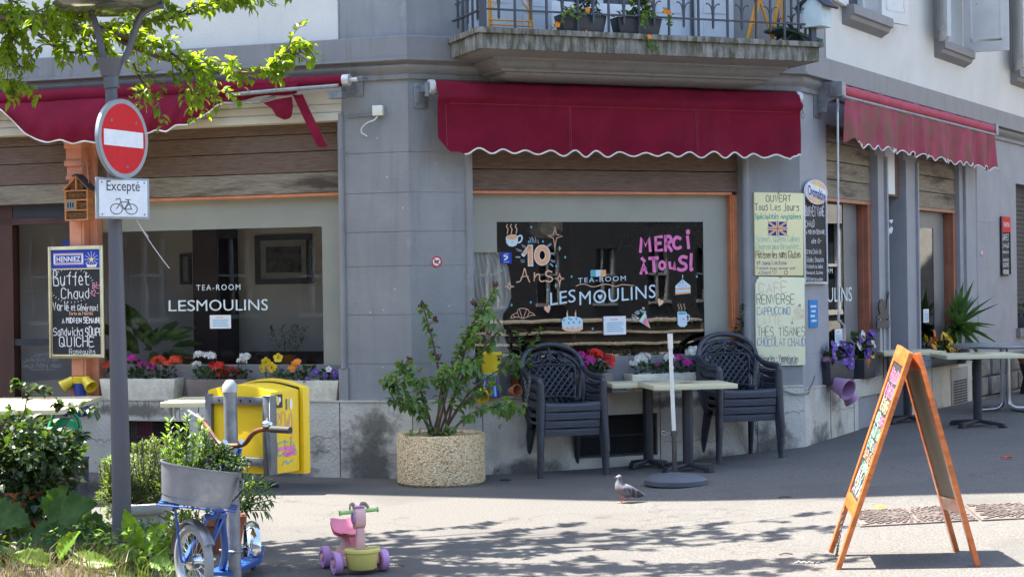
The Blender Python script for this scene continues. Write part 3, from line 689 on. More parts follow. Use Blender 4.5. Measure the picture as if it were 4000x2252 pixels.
# ---------------------------------------------------------------- awnings
M_BURG = mat('burgundy_canvas', (.185, .009, .028), .9, var=.16, scale=3, spec=.15, bump=.25, bscale=60, dirt=(.15, .01, .024), dscale=1.6, dfac=(.5, .8), trans=.04)
M_FADED = mat('faded_canvas', (.33, .055, .085), .9, var=.2, scale=4, dirt=(.2, .12, .07), dscale=2.6, dfac=(.46, .7), dstretch=(1.5, 1.5, .8), trans=.12)
M_PINK = mat('faded_roll_canvas', (.42, .05, .085), .8, var=.12, scale=5)
weather(M_BURG, (.25, .028, .055), 2.4, (1, 1, .5), .56, .8, .5); weather(M_BURG, (.11, .012, .02), 5, (2, 2, .6), .6, .75, .55)
M_TRIM = mat('white_trim_cord', (.78, .76, .7), .8, var=.1, scale=30)
def sheet(mb, rows, m=0):
    n = len(rows[0]); vs = [p for r_ in rows for p in r_]
    mb.add(vs, [(j * n + i, j * n + i + 1, (j + 1) * n + i + 1, (j + 1) * n + i) for j in range(len(rows) - 1) for i in range(n - 1)], m)
aw = thing('awning', 'dark red canvas awning over the middle window under the balcony', 'awning', fp('C', 0, 3.25, 0), RZ['C'], 'window awnings')
x0, x1 = .17, 3.66; N = 150
def cbot(x):
    b = -.51 + .004 * math.sin(x * 2.7) + (.022 + .007 * math.sin(x * 5.1)) * math.cos((x - .3 + .012 * math.sin(x * 8.3)) * 2 * math.pi / .222)
    if x < .36: b = -.515 + max(0, (.27 - x)) * 1.1
    if x > 3.5: b += .006 * math.sin(x * 90)
    return b
prof = [(.13, -.02), (.15, .055), (.2, .085), (.245, .05), (.262, -.01), (.3, -.05), (.295, -.075), (.265, -.1), (.255, -.16), (.26, -.3)]
rows = []
for j, (d, z) in enumerate(prof):
    rows.append([(x0 + (x1 - x0) * i / N, -d - .006 * math.sin(i * .19 + j) - .004 * math.sin(i * .53 + 2 * j) - .012 * math.exp(-((i - 18) / 6) ** 2) * (j in (4, 5, 6)), z + .008 * math.exp(-((i - 22) / 7) ** 2) * (j > 4)) for i in range(N + 1)])
for t in (.5, 1):
    rows.append([(x, -.262 - .018 * math.sin(x * 3.1) * t - .009 * math.sin(x * 9 + 1) * t - .004 * math.sin(x * 23) * t, -.3 + (cbot(x) + .3) * t) for x in [x0 + (x1 - x0) * i / N for i in range(N + 1)]])
mb = MB(); sheet(mb, rows); fab = mb.build('canvas', M_BURG, aw, smooth=80)
mb = MB(); mb.tube([(x, y - .001, z) for x, y, z in rows[-1] if x > .4], .0075, 5); mb.build('trim', M_TRIM, aw)
mb = MB()
for sx in (1.36, 1.375, 2.58, 2.595, .24): mb.tube([(sx, -.272, -.12), (sx + .004, -.271, -.3), (sx + .006, -.274 - .01 * math.sin(sx * 3.1), cbot(sx) + .01)], .0015, 4)
mb.tube([(x0 + .1, -.279, -.112), (x1 - .1, -.279, -.112)], .0014, 4); mb.build('seam', mat('seam_thread', (.32, .06, .08), .9), aw)
mb = MB(); mb.tube([(x0 - .03, -.18, .03), (x1 + .05, -.18, .03)], .05, 14); mb.tube([(x0 - .045, -.18, .03), (x0 + .0, -.18, .03)], .062, 14); mb.tube([(x1 - .01, -.18, .03), (x1 + .04, -.18, .03)], .062, 14); mb.build('roller', mat('white_roller_end', (.6, .6, .58), .5, metal=.3), aw, smooth=40)
for bx in (x0 - .06, x1 + .05):
    mb = MB(); mb.box(bx - .06, bx + .06, -.012, -.001, -.13, .08); mb.box(bx - .01, bx + .012, -.2, -.01, .0, .06); mb.box(bx - .012, bx + .013, -.2, -.15, -.05, .07)
    for z in (-.1, .05): mb.lathe([(.012, 0), (.012, .006)], 8, c=(bx - .04, -.012, z), M=Matrix.Rotation(R(90), 3, 'X'))
    mb.build('bracket', M_GALV, aw, bevel=.003)
mb = MB(); mb.tube([(x1 + .06, -.19, -.05), (x1 + .065, -.19, -.1)], .006, 6); mb.tube([(x1 + .065 + .014 * math.cos(a), -.19, -.125 + .028 * math.sin(a)) for a in [k * .52 for k in range(12)]], .005, 5, closed=True); mb.build('crank_eye', M_GALV, aw)
# right awning: roll and faded, pleated valance
T = FM['R']
aw = thing('awning', 'faded pinkish red awning with mouldy pleated valance on the side street wall', 'awning', fp('R', 0, 3.4, 0), RZ['R'], 'window awnings')
a, b = hit('R', 3280, 352, .2)[0], hit('R', 3868, 515, .2)[0]
mb = MB(); mb.tube([(a + (b - a) * i / 60, -.2, .01) for i in range(61)], [.058 + .004 * math.sin(i * 1.7) + (.008 if i % 13 == 0 else 0) for i in range(61)], 14); mb.build('roll', M_PINK, aw, smooth=70)
p, q = hit('R', 3302, 388, .28), hit('R', 3884, 530, .28); p2 = hit('R', 3305, 566, .28)
v0, v1, zt, zb = p[0], q[0], -.075, -.485; N = 240; rows = []
for j in range(9):
    t = j / 8; r_ = []
    for i in range(N + 1):
        u = i / N; x = v0 + (v1 - v0) * u; ph = x * 9 + 1.6 * math.sin(x * 2.3)
        y = -.28 - (.006 + .03 * t) * math.sin(ph) - .012 * t * math.sin(ph * 2.7 + 1)
        z = zt + (zb - zt) * t + (.022 * math.cos(x * 2 * math.pi / .2) * t * t) + (.02 * t if x < v0 + .3 else 0)
        r_.append((x + .015 * t * math.sin(ph + 1), y, z))
    rows.append(r_)
mb = MB(); sheet(mb, rows); mb.add([(v0, -.15, -.0), (v1, -.15, 0), (v1, -.28, zt), (v0, -.28, zt)], [(0, 1, 2, 3)]); mb.build('valance', M_FADED, aw, smooth=80)
mb = MB(); mb.tube(rows[-1][14:], .007, 4); mb.build('trim', M_TRIM, aw)
mb = MB(); mb.tube([(v0 - .05, -.275, zt + .01), (v1 + .03, -.275, zt + .01)], .016, 8); mb.build('front_bar', M_GALV, aw)
for bx in (a - .08, b + .06):
    mb = MB(); mb.box(bx - .1, bx + .08, -.012, -.001, -.25, .12); mb.prism([(-.001, -.2), (-.001, .1), (-.24, .07), (-.24, -.06), (-.12, -.1), (-.1, -.2)], bx - .02, bx + .02, M=Matrix(((0, 1, 0, 0), (1, 0, 0, 0), (0, 0, 1, 0), (0, 0, 0, 1)))); mb.box(bx - .05, bx + .06, -.27, -.15, -.06, .08); mb.build('bracket', M_GALV, aw, bevel=.006)
# left awning: sagging canvas, torn at its end
aw = thing('awning', 'torn dark red awning sagging over the left window and door', 'awning', fp('L', 0, 3.36, 0), RZ['L'], 'window awnings')
IL = lambda px, py, d: (lambda s, z: (s, -d, z - 3.36))(*hit('L', px, py, d))
mb = MB(); P = [(-8, -.13, -.02), (-3.5, -.13, -.005), (-2.2, -.13, -.005), (-1.6, -.13, 0), (-.9, -.13, .0), (-.52, -.13, .005)]
mb.tube(crv(P, 6), [.07] * 12 + [.06] * 6 + [.052] * 6 + [.05] * 6 + [.046], 12); mb.build('roll', M_BURG, aw, smooth=70)
mb = MB(); mb.tube([(-.53, -.13, .005), (-.47, -.13, .005)], .05, 14); mb.tube([(-.47, -.13, .005), (-.4, -.13, .005)], .02, 8); mb.build('roller', mat('white_roller_end'), aw, smooth=40)
top = [(-250, 425), (0, 400), (100, 385), (300, 372), (440, 362), (600, 355), (780, 348), (880, 340)]
bot = [(-250, 395), (-120, 405), (0, 425), (50, 470), (95, 520), (150, 548), (185, 557), (235, 545), (285, 562), (330, 550), (385, 560), (440, 545), (500, 548), (560, 525), (575, 522), (612, 506), (650, 516), (685, 488), (735, 488), (775, 460), (815, 440), (845, 412), (880, 402)]
def lerpl(L_, x):
    for (a, b), (c_, d) in zip(L_, L_[1:]):
        if a <= x <= c_: return b + (d - b) * (x - a) / (c_ - a)
    return L_[-1][1]
N = 130; cols = [-250 + 1130 * i / N for i in range(N + 1)]
bs = [sum(lerpl(bot, min(880, max(-250, x + k))) for k in (-9, -4, 0, 4, 9)) / 5 for x in cols]; rows = []
for j in range(11):
    t = j / 10; r_ = []
    for i, x in enumerate(cols):
        yt, yb = lerpl(top, x), bs[i]; k = max(0, math.sin(math.pi * (x + 250) / 1130)); d = .14 + .3 * k * math.sin(min(1, t * 1.15) * math.pi * .5) - .05 * t * t * k + .02 * math.sin(i * .23 + 2 * t) * t + .012 * math.sin(i * .7 + t * 5) * t
        r_.append(IL(x, yt + (yb - yt) * t, d))
    rows.append(r_)
mb = MB(); sheet(mb, rows)
mb.build('canvas', M_BURG, aw, smooth=80)
mb = MB(); mb.tube(rows[-1], .0075, 5); mb.build('trim', M_TRIM, aw)
mb = MB()                                               # scraps hanging from the torn end
sheet(mb, [[IL(880 + 40 * i, 345 + 3 * math.sin(i) - i * 3.5, .18) for i in range(8)], [IL(880 + 40 * i, 398 - i * 5 + 6 * math.sin(i * 1.3), .2) for i in range(8)]])
sheet(mb, [[IL(1028, 402, .17), IL(1080, 388, .19), IL(1140, 378, .17)], [IL(1062, 425, .19), IL(1100, 420, .21), IL(1145, 415, .18)], [IL(1080, 455, .18), IL(1110, 450, .2), IL(1140, 452, .18)], [IL(1110, 468, .18), IL(1122, 466, .19), IL(1132, 462, .18)]])
sheet(mb, [[IL(1142 + k * 20 + t * 9.3 + (t * t) * .05, 368 + t * 20.5 + 3 * (k == 1), .17 + .05 * t / 10 + .012 * math.sin(t + k)) for k in range(3)] for t in range(11)])
mb.build('torn_scrap', M_BURG, aw, smooth=80)
mb = MB(); mb.tube([IL(885, 372, .22), IL(1100, 352, .22), IL(1322, 335, .22)], .018, 10); mb.tube([IL(870, 404, .19), IL(1010, 399, .19), IL(1075, 376, .17)], .013, 8); mb.tube([IL(905, 362, .22), IL(918, 400, .19)], .006, 5); mb.box(*(lambda p: (p[0] - .05, p[0] + .08, p[1], p[1] + .1, p[2] - .05, p[2] + .01))(IL(1300, 360, .2)))
mb.build('folding_arm', M_GALV, aw, smooth=40)
mb = MB(); mb.box(-.6, -.4, -.012, -.001, -.12, .03); mb.tube([(-.44, -.13, .02), (-.36, -.13, .02), (-.36, -.01, .02)], .008, 6); mb.build('bracket', M_GALV, aw)

# ---------------------------------------------------------------- boards and signs on the walls
PAL = ['chalk_white:.75,.75,.75', 'chalk_pink:.75,.25,.45', 'ink_black:.05,.05,.05', 'ink_teal:.1,.42,.34', 'ink_pale_teal:.35,.62,.5', 'ink_blue:.1,.16,.38', 'ink_red:.65,.18,.14', 'ink_pale_red:.75,.42,.33', 'ink_navy:.025,.03,.22', 'paint_peach:.85,.5,.32', 'paint_orange:.85,.42,.2', 'paint_ice:.6,.74,.8', 'paint_teal:.12,.42,.5', 'paint_pink:.8,.2,.45', 'paint_white:.8,.82,.82', 'paint_green:.5,.78,.55', 'sign_blue:.01,.05,.38', 'sign_red:.62,.01,.015', 'sign_yellow:.85,.68,.12', 'ink_grey:.16,.15,.14', 'chalk_orange:.7,.4,.25', 'sign_ochre:.78,.62,.34', 'chalk_green:.4,.68,.5', 'chalk_yellow:.75,.66,.35', 'sign_cyan:.02,.22,.55']
PI = {p.split(':')[0]: i for i, p in enumerate(PAL)}
PM = [mat(p.split(':')[0], tuple(float(v) for v in p.split(':')[1].split(',')), .75, var=.05, scale=20) for p in PAL]
def pbuild(mb, name, parent):
    us = sorted(set(mb.m)); mb.m = [us.index(i) for i in mb.m]; return mb.build(name, [PM[i] for i in us], parent)
M_YEL = mat('pale_yellow_board', (.88, .79, .42), .6, var=.05, scale=2, dirt=(.8, .7, .38), dscale=1.2)
M_YEL2 = mat('cream_yellow_board', (.88, .84, .54), .6, var=.05, scale=2)
M_CHALK = mat('chalkboard', (.018, .019, .022), .75, var=.3, scale=4, dirt=(.04, .04, .045), dscale=2.5)
def zmap(fc, ox, oy, k, d, o):
    s0, z0 = o
    def f(x, y):
        s, z = hit(fc, ox + x / k, oy + y / k, d); return s - s0, z - z0
    return f
def rows_text(mb, f, rows, y):
    for r_ in rows:
        b, xa, ya, xb, yb, col = r_[:6]; w = r_[6] if len(r_) > 6 else .0065
        p, q = f(xa, ya), f(xb, yb); hand(mb, b, p[0], q[0], q[1], p[1], y, w, PI[col], slope=(f(xb, ya)[1] - p[1]) * .9)
def menu_board(label, poly_px, o_px, m, rows, extra=None):
    o = hit('C', *o_px, .02); t = thing('menu_board', label, 'menu board', fp('C', o[0], o[1], .004), RZ['C'], 'yellow menu boards')
    f = zmap('C', 2900, 700, 1.934, .02, o)
    mb = MB(); mb.prism([f(*p) for p in poly_px], -.018, 0.0); mb.build('board', m, t, bevel=.003)
    mb = MB(); rows_text(mb, f, rows, -.0195)
    if extra: extra(mb, f)
    mb.lathe([(.006, 0), (.006, .012)], 8, PI['ink_grey'], (f(270 if m is M_YEL else 285, (105 if m is M_YEL else 742))[0], -.018, f(0, 105 if m is M_YEL else 742)[1]), Matrix.Rotation(R(90), 3, 'X'))
    pbuild(mb, 'lettering', t); return t
def flag(mb, f):
    (a, d), (b, c_) = f(193, 320), f(335, 424); X = lambda u: a + (b - a) * u; Z = lambda v: c_ + (d - c_) * v; y = -.0188
    for u in (0, 1):
        for v in (0, 1):
            poly(mb, [(X(u), Z(v)), (X(u + (.44 if u == 0 else -.44)), Z(v)), (X(u + (.44 if u == 0 else -.44)), Z(v + (.4 if v == 0 else -.4))), (X(u), Z(v + (.4 if v == 0 else -.4)))], y, PI['ink_navy'])
    for p, q in (((0, 0), (1, 1)), ((0, 1), (1, 0))):
        ribbon(mb, [(X(p[0]), y - .0006, Z(p[1])), (X(q[0]), y - .0006, Z(q[1]))], .02, PI['sign_ochre']); ribbon(mb, [(X(p[0]), y - .001, Z(p[1])), (X(q[0]), y - .001, Z(q[1]))], .006, PI['ink_red'])
    for p, q in (((0, .5), (1, .5)), ((.5, 0), (.5, 1))):
        ribbon(mb, [(X(p[0]), y - .0014, Z(p[1])), (X(q[0]), y - .0014, Z(q[1]))], .03, PI['sign_ochre']); ribbon(mb, [(X(p[0]), y - .0018, Z(p[1])), (X(q[0]), y - .0018, Z(q[1]))], .013, PI['ink_red'])
    hx, hz = f(241, 700); ribbon(mb, crv([(hx, -.0195, hz - .018), (hx - .022, -.0195, hz + .008), (hx - .012, -.0195, hz + .018), (hx, -.0195, hz + .01), (hx + .012, -.0195, hz + .018), (hx + .022, -.0195, hz + .008), (hx, -.0195, hz - .018)], 3), .004, PI['ink_red'])
    hx, hz = f(328, 703); ribbon(mb, [(x, -.0195, z) for x, z in oval(hx, hz, .017, .017)], .007, PI['ink_red'], True)
    for xa, xb, y_, c in ((345, 435, 590, 'ink_pale_red'), (150, 215, 642, 'ink_blue'), (235, 335, 640, 'ink_pale_red')):
        p, q = f(xa, y_), f(xb, y_ - 2); ribbon(mb, [(p[0], -.0195, p[1]), (q[0], -.0195, q[1])], .004, PI[c])
menu_board('pale yellow handwritten board with a small union flag, above the other yellow board', [(88, 97), (458, 105), (460, 727), (97, 725)], (2946, 1076), M_YEL,
    [('OUVERT', 178, 122, 365, 170, 'ink_grey', .009), ('Tous Les Jours', 92, 180, 425, 238, 'ink_grey', .008), ('Spécialités', 94, 262, 270, 312, 'ink_teal', .009), ('Anglaises', 288, 262, 440, 312, 'ink_teal', .009),
     ('Scones. Queen Cakes', 102, 424, 428, 470, 'ink_pale_teal', .007), ('Cheesecake Brownies...', 100, 484, 450, 526, 'ink_pale_teal', .007), ('Pâtisseries sans Gluten', 100, 538, 435, 592, 'ink_black', .007),
     ('et sans Lactose', 108, 614, 332, 642, 'ink_blue', .005), ('Faites avec amour par', 108, 660, 402, 682, 'ink_blue', .0045), ('Aileen!', 118, 688, 212, 716, 'ink_blue', .0045)], flag)
def lait(mb, f):
    for x, y_ in ((430, 952), (374, 1083)):
        for a in (0, 60, 120): p = f(x, y_); ribbon(mb, [(p[0] - .012 * math.cos(R(a)), -.0195, p[1] - .012 * math.sin(R(a))), (p[0] + .012 * math.cos(R(a)), -.0195, p[1] + .012 * math.sin(R(a)))], .004, PI['ink_blue'])
    for b, xa, ya, xb, yb in (('LAIT', 392, 958, 445, 985), ('VEGETAL', 385, 990, 470, 1020), ('AVOINE', 375, 1030, 470, 1065)): p, q = f(xa, ya), f(xb, yb); hand(mb, b, p[0], q[0], q[1], p[1], -.0195, .004, PI['ink_pale_red'], slope=.02)
menu_board('lower cream yellow handwritten board listing hot drinks, corner broken off', [(125, 735), (468, 740), (476, 1402), (105, 1408), (98, 783), (106, 780), (110, 757), (120, 752)], (2955, 1425), M_YEL2,
    [('CAFE', 122, 778, 335, 855, 'ink_pale_red', .007), ('RENVERSE', 108, 870, 390, 938, 'ink_grey', .008), ('CAPPUCCINO', 110, 962, 358, 1018, 'ink_blue', .0065), ('LATTE', 112, 1034, 300, 1095, 'ink_pale_red', .004),
     ('THES, TISANES', 112, 1112, 470, 1174, 'ink_grey', .0065), ('CHOCOLAT CHAUD', 112, 1194, 472, 1250, 'ink_blue', .0065), ('Pâtisseries - Viennoiseries', 112, 1324, 420, 1366, 'ink_black', .0055), ('Gâteaux et Biscuits Anglais', 112, 1368, 408, 1396, 'ink_blue', .005)], lait)
# chalkboards
def chalk(name, label, fc, o_px, corners, ox, oy, k, fr, mfr, rows, d=.03, extra=None, group=None):
    o = hit(fc, *o_px, d); t = thing(name, label, 'chalkboard', fp(fc, o[0], o[1], 0), RZ[fc], group); f = zmap(fc, ox, oy, k, d, o)
    P = [f(*c_) for c_ in corners]; x0, x1, z0, z1 = P[0][0], P[1][0], P[2][1], P[0][1]
    mb = MB(); mb.box(x0, x1, -d + .008, -d + .018, z0, z1); mb.build('slate', M_CHALK, t)
    mb = MB(); e = .001
    for a in ((x0, x0 + fr, z0, z1), (x1 - fr, x1, z0, z1), (x0 + fr, x1 - fr, z0, z0 + fr), (x0 + fr, x1 - fr, z1 - fr, z1)): mb.box(a[0], a[1], -d - .004, -d + .016, a[2], a[3])
    mb.build('frame', mfr, t, bevel=.003)
    mb = MB(); rows_text(mb, f, rows, -d + .006)
    if extra: extra(mb, f, -d + .006, (x0, x1, z0, z1))
    pbuild(mb, 'lettering', t); return t, f
def henniez(mb, f, y, bb):
    x0, x1, z0, z1 = bb; p, q = f(118, 200), f(645, 382)
    poly(mb, [(p[0], q[1]), (q[0], q[1]), (q[0], p[1]), (p[0], p[1])], y, PI['sign_blue']); ribbon(mb, [(p[0], y - .001, q[1] - .006), (q[0], y - .001, q[1] - .006)], .01, PI['sign_ochre'])
    a, b = f(152, 238), f(460, 348); poly(mb, [(a[0], b[1]), (b[0], b[1]), (b[0], a[1]), (a[0], a[1])], y - .001, PI['chalk_white'])
    n = 16
    for i in range(n):
        for zz in (a[1] - .008, b[1] + .008): xx = a[0] + (b[0] - a[0]) * (i + .5) / n; ribbon(mb, [(xx - .006, y - .0014, zz - .004), (xx + .006, y - .0014, zz + .004)], .006, PI['sign_red'])
    a, b = f(172, 258), f(440, 328); poly(mb, [(a[0], b[1]), (b[0], b[1]), (b[0], a[1]), (a[0], a[1])], y - .0018, PI['sign_blue'])
    a, b = f(185, 270), f(430, 318); text(mb, 'HENNIEZ', a[0], b[0], b[1], a[1], y - .003, PI['paint_white'], thin=.02)
    c_ = f(543, 297); star = [(c_[0] + r_ * math.sin(k * math.pi / 5), c_[1] + r_ * math.cos(k * math.pi / 5)) for k in range(10) for r_ in [(.034 if k % 2 == 0 else .014)]]; poly(mb, star, y - .002, PI['sign_ochre'])
    for k in range(12): a_ = k * math.pi / 6; ribbon(mb, [(c_[0] + .03 * math.cos(a_), y - .0014, c_[1] + .03 * math.sin(a_)), (c_[0] + .07 * math.cos(a_), y - .0014, c_[1] + .07 * math.sin(a_))], .004, PI['chalk_white'])
    c_ = f(545, 362); poly(mb, [(c_[0] - .055, c_[1] + .022), (c_[0] - .03, c_[1] + .008), (c_[0] + .03, c_[1] + .008), (c_[0] + .055, c_[1] + .022), (c_[0] + .045, c_[1] - .012), (c_[0] - .045, c_[1] - .012)], y - .002, PI['chalk_white'])
    for k in range(40):
        t = k / 40 * 2 * math.pi; p = f(335 + 215 * math.cos(t), 565 + 165 * math.sin(t)); q = f(335 + 235 * math.cos(t), 565 + 182 * math.sin(t))
        ribbon(mb, [(p[0], y, p[1]), (q[0], y, q[1])], .004, PI['chalk_white'])
chalk('chalkboard', 'chalkboard with blue header and cream frame hanging on the orange post', 'L', (188, 1397), [(98, 168), (660, 165), (100, 1310)], 150, 900, 2.636, .03, mat('cream_frame', (.72, .65, .4), .5),
    [('Buffet', 150, 420, 515, 560, 'chalk_white', .012), ('Chaud', 232, 590, 515, 695, 'chalk_white', .011), ('dès', 552, 535, 636, 592, 'chalk_pink', .008), ('12-!', 540, 615, 640, 672, 'chalk_pink', .008), ('Varié', 145, 740, 305, 822, 'chalk_white', .01), ('et Généreux!', 335, 760, 605, 822, 'chalk_white', .008),
     ('Carte de Fidélité', 315, 838, 555, 865, 'chalk_orange', .006), ('A MIDI EN SEMAINE', 240, 895, 645, 948, 'chalk_white', .011), ('Sandwichs', 152, 990, 455, 1080, 'chalk_white', .009), ('SOUPE', 480, 995, 655, 1085, 'chalk_white', .011), ('QUICHE', 212, 1090, 568, 1195, 'chalk_white', .012), ('Ramequins', 315, 1212, 580, 1290, 'chalk_white', .006)], .07, henniez)
t, f = chalk('chalkboard', 'white framed chalkboard with an oval pink sign on top, beside the yellow boards', 'R', (3146, 1110), [(463, 108), (636, 108), (472, 795)], 2900, 700, 1.934, .022, M_WHITEP,
    [('BUFFET VARIÉ', 482, 205, 622, 290, 'chalk_white', .012), ('CHAUD', 482, 312, 550, 365, 'chalk_white', .009), ('A MIDI EN SEMAINE', 486, 382, 626, 420, 'chalk_white', .008), ('dès 12-', 526, 450, 600, 485, 'chalk_white', .008), ('Grand Choix de', 486, 525, 600, 565, 'chalk_white', .007), ('Salades, Sandwichs', 488, 588, 618, 625, 'chalk_white', .007), ('Croissants au Jambon,', 488, 642, 615, 672, 'chalk_white', .006), ('Ramequins, Quiches', 488, 692, 612, 722, 'chalk_white', .006), ('Pâtisseries maison', 488, 738, 612, 765, 'chalk_white', .006)], .03)
c_, e = f(547, 98), f(628, 20); rx, rz = abs(e[0] - c_[0]) * .98, abs(e[1] - c_[1]) * 1.05
mb = MB(); mb.prism(oval(c_[0], c_[1], rx, rz, 28), -.05, -.03, PI['paint_white']); poly(mb, oval(c_[0], c_[1], rx * .93, rz * .93, 28), -.0505, PI['chalk_pink']); poly(mb, oval(c_[0], c_[1], rx * .9, rz * .9, 28), -.0508, PI['paint_peach'])
poly(mb, oval(c_[0], c_[1], rx * .3, rz * .86, 20), -.0512, PI['sign_yellow']); poly(mb, [(c_[0] - rx * .86, c_[1] - .035), (c_[0] + rx * .84, c_[1] - .085), (c_[0] + rx * .84, c_[1] + .03), (c_[0] - rx * .86, c_[1] + .085)], -.0516, PI['paint_white'])
text(mb, 'Ovomaltine', c_[0] - rx * .82, c_[0] + rx * .8, c_[1] - .035, c_[1] + .065, -.053, PI['ink_navy'], thin=.02, slope=-.05); pbuild(mb, 'oval_sign', t)
def redtop(mb, f, y, bb):
    x0, x1, z0, z1 = bb; poly(mb, [(x0, z1 - .2), (x1, z1 - .2), (x1, z1), (x0, z1)], -.035, PI['sign_red']); ribbon(mb, crv([(x0 + .06 + (x1 - x0 - .12) * i / 9, -.037, z1 - .1 + .03 * (-1) ** i) for i in range(10)], 3), .012, PI['paint_white'])
chalk('chalkboard', 'narrow chalkboard with a red top on the far side wall', 'R', (3916, 1075), [(2380, 262), (2440, 262), (2380, 680)], 2600, 700, 1.813, .02, mat('dark_frame', (.08, .07, .07), .5),
    [('BUFFET', 2386, 385, 2434, 435, 'chalk_white', .014), ('CHAUD', 2388, 455, 2436, 485, 'chalk_white', .012), ('semaine', 2390, 500, 2432, 525, 'chalk_white', .009), ('Sandwichs', 2388, 555, 2434, 580, 'chalk_white', .009), ('QUICHE', 2388, 590, 2434, 620, 'chalk_white', .012), ('RAMEQUINS', 2388, 640, 2434, 668, 'chalk_white', .012)], .03, redtop)
# small signs
def rsign(name, label, cat, fc, px, py, r_, fn):
    t = wall_thing(name, label, cat, fc, px, py, .004); mb = MB(); mb.prism(oval(0, 0, r_, r_, 24), -.004, .003, PI['paint_white']); ribbon(mb, [(x, -.0045, z) for x, z in oval(0, 0, r_ * .87, r_ * .87, 28)], r_ * .26, PI['sign_red'], True); fn(mb); pbuild(mb, 'sign_plate', t)
def dogsign(mb):
    poly(mb, [(-.024, .004), (-.018, .008), (.0, .008), (.012, .012), (.022, .014), (.028, .008), (.02, .004), (.014, -.004), (.006, -.006), (.006, -.02), (.0, -.02), (-.002, -.01), (-.01, -.008), (-.012, -.018), (-.018, -.02), (-.018, -.006)], -.0048, PI['ink_black'])
    ribbon(mb, [(-.03, -.0052, .03), (.03, -.0052, -.03)], .008, PI['sign_red'])
rsign('round_sign', 'small round red and white no-dog-fouling sign on the grey pier', 'sign', 'C', 1705, 1021, .047, dogsign)
rsign('round_sign', 'tiny round red and white sticker on the far side wall', 'sign', 'R', 3835, 986, .045, lambda mb: ribbon(mb, [(-.03, -.0052, .03), (.03, -.0052, -.03)], .008, PI['sign_red']))
o = hit('R', 3176, 1225, .004); t = thing('blue_sign', 'small bright blue plate on the corner pier below the oval-topped chalkboard', 'sign', fp('R', o[0], o[1], .004), RZ['R'])
mb = MB(); mb.box(-.11, .11, -.006, .003, -.125, .13, PI['sign_cyan']); [mb.box(-.08 + .02 * (i % 2), .07 - .02 * (i % 3), -.0075, -.006, .06 - .045 * i, .08 - .045 * i, PI['paint_ice']) for i in range(4)]; pbuild(mb, 'plate', t)
t = wall_thing('junction_box', 'white square cable box with a loose curled cable on the grey pier', 'cable box', 'L', 1482, 433, .002)
mb = MB(); mb.box(-.045, .045, -.05, 0, -.042, .042); mb.lathe([(.026, 0), (.026, .004)], 16, c=(0, -.05, 0), M=Matrix.Rotation(R(90), 3, 'X')); mb.build('box', mat('white_box', (.72, .7, .6), .5), t, bevel=.006)
mb = MB(); mb.tube(crv([(0, -.03, -.04), (-.03, -.045, -.08), (-.09, -.05, -.1), (-.14, -.05, -.14), (-.15, -.04, -.18), (-.12, -.04, -.2), (-.1, -.04, -.215)], 5), .006, 6); mb.build('cable', mat('white_cable', (.68, .66, .58), .5), t)
mb = MB(); mb.tube([(-.045, -.012, -.035), (-.3, -.012, -.04)], .007, 8); mb.build('conduit', M_GREYT, t)
# insect house hanging at the post
t = wall_thing('insect_house', 'wooden insect house with a pitched roof hanging on the orange post', 'insect house', 'L', 322, 862, .06)
mb = MB(); wd = .235
mb.box(-wd / 2, -wd / 2 + .012, -.1, 0, 0, .27); mb.box(wd / 2 - .012, wd / 2, -.1, 0, 0, .27)
for z in (0, .085, .175, .258): mb.box(-wd / 2 + .012, wd / 2 - .012, -.1, 0, z, z + .012)
for sg in (-1, 1): mb.bar((sg * (wd / 2 + .02), -.05, .262), (0, -.05, .395), .104, .01)
mb.box(-.006, .006, -.1, 0, .27, .38); mb.box(-.01, .0, -.1, 0, .097, .175); mb.box(-wd / 2 + .012, wd / 2 - .012, -.012, -.002, 0, .27); mb.build('case', mat('orange_wood', (.5, .2, .06), .6, var=.25, scale=8, stretch=(1, 1, 4)), t)
mb = MB(); mb.bar((.145, -.05, .268), (.0, -.05, .41), .13, .012); mb.bar((-.03, -.05, .392), (0, -.05, .41), .13, .008); mb.build('roof', mat('dark_roof_felt', (.06, .045, .04), .9), t)
mb = MB()
for z0, z1, x0, x1 in ((.014, .083, -.1, .1), (.1, .172, .005, .1), (.19, .255, -.1, .1), (.275, .34, -.065, -.01), (.275, .34, .01, .065)):
    for i in range(int((x1 - x0) / .0125)):
        for j in range(int((z1 - z0) / .0125)): mb.lathe([(.0062, 0), (.0062, .06), (.003, .06), (.003, .04)], 6, c=(x0 + .006 + .0125 * i + (.006 if j % 2 else 0), -.02, z0 + .006 + .0125 * j), M=Matrix.Rotation(R(90), 3, 'X'))
mb.build('reed_filling', mat('reeds', (.24, .12, .05), .8, var=.6, scale=60), t)
mb = MB(); mb.box(-.103, -.012, -.1, -.09, .1, .172); mb.build('slot_plate', mat('grey_slot_plate', (.2, .25, .25), .6), t); mb = MB(); [mb.box(-.088 + .025 * i, -.076 + .025 * i, -.102, -.1, .115, .16) for i in range(3)]; mb.build('slots', M_DARK, t)
mb = MB(); mb.tube([(-.01, -.05, .41), (.06, -.02, .56), (.1, -.05, .33)], .003, 5); mb.build('string', mat('string', (.5, .45, .36), .9), t)
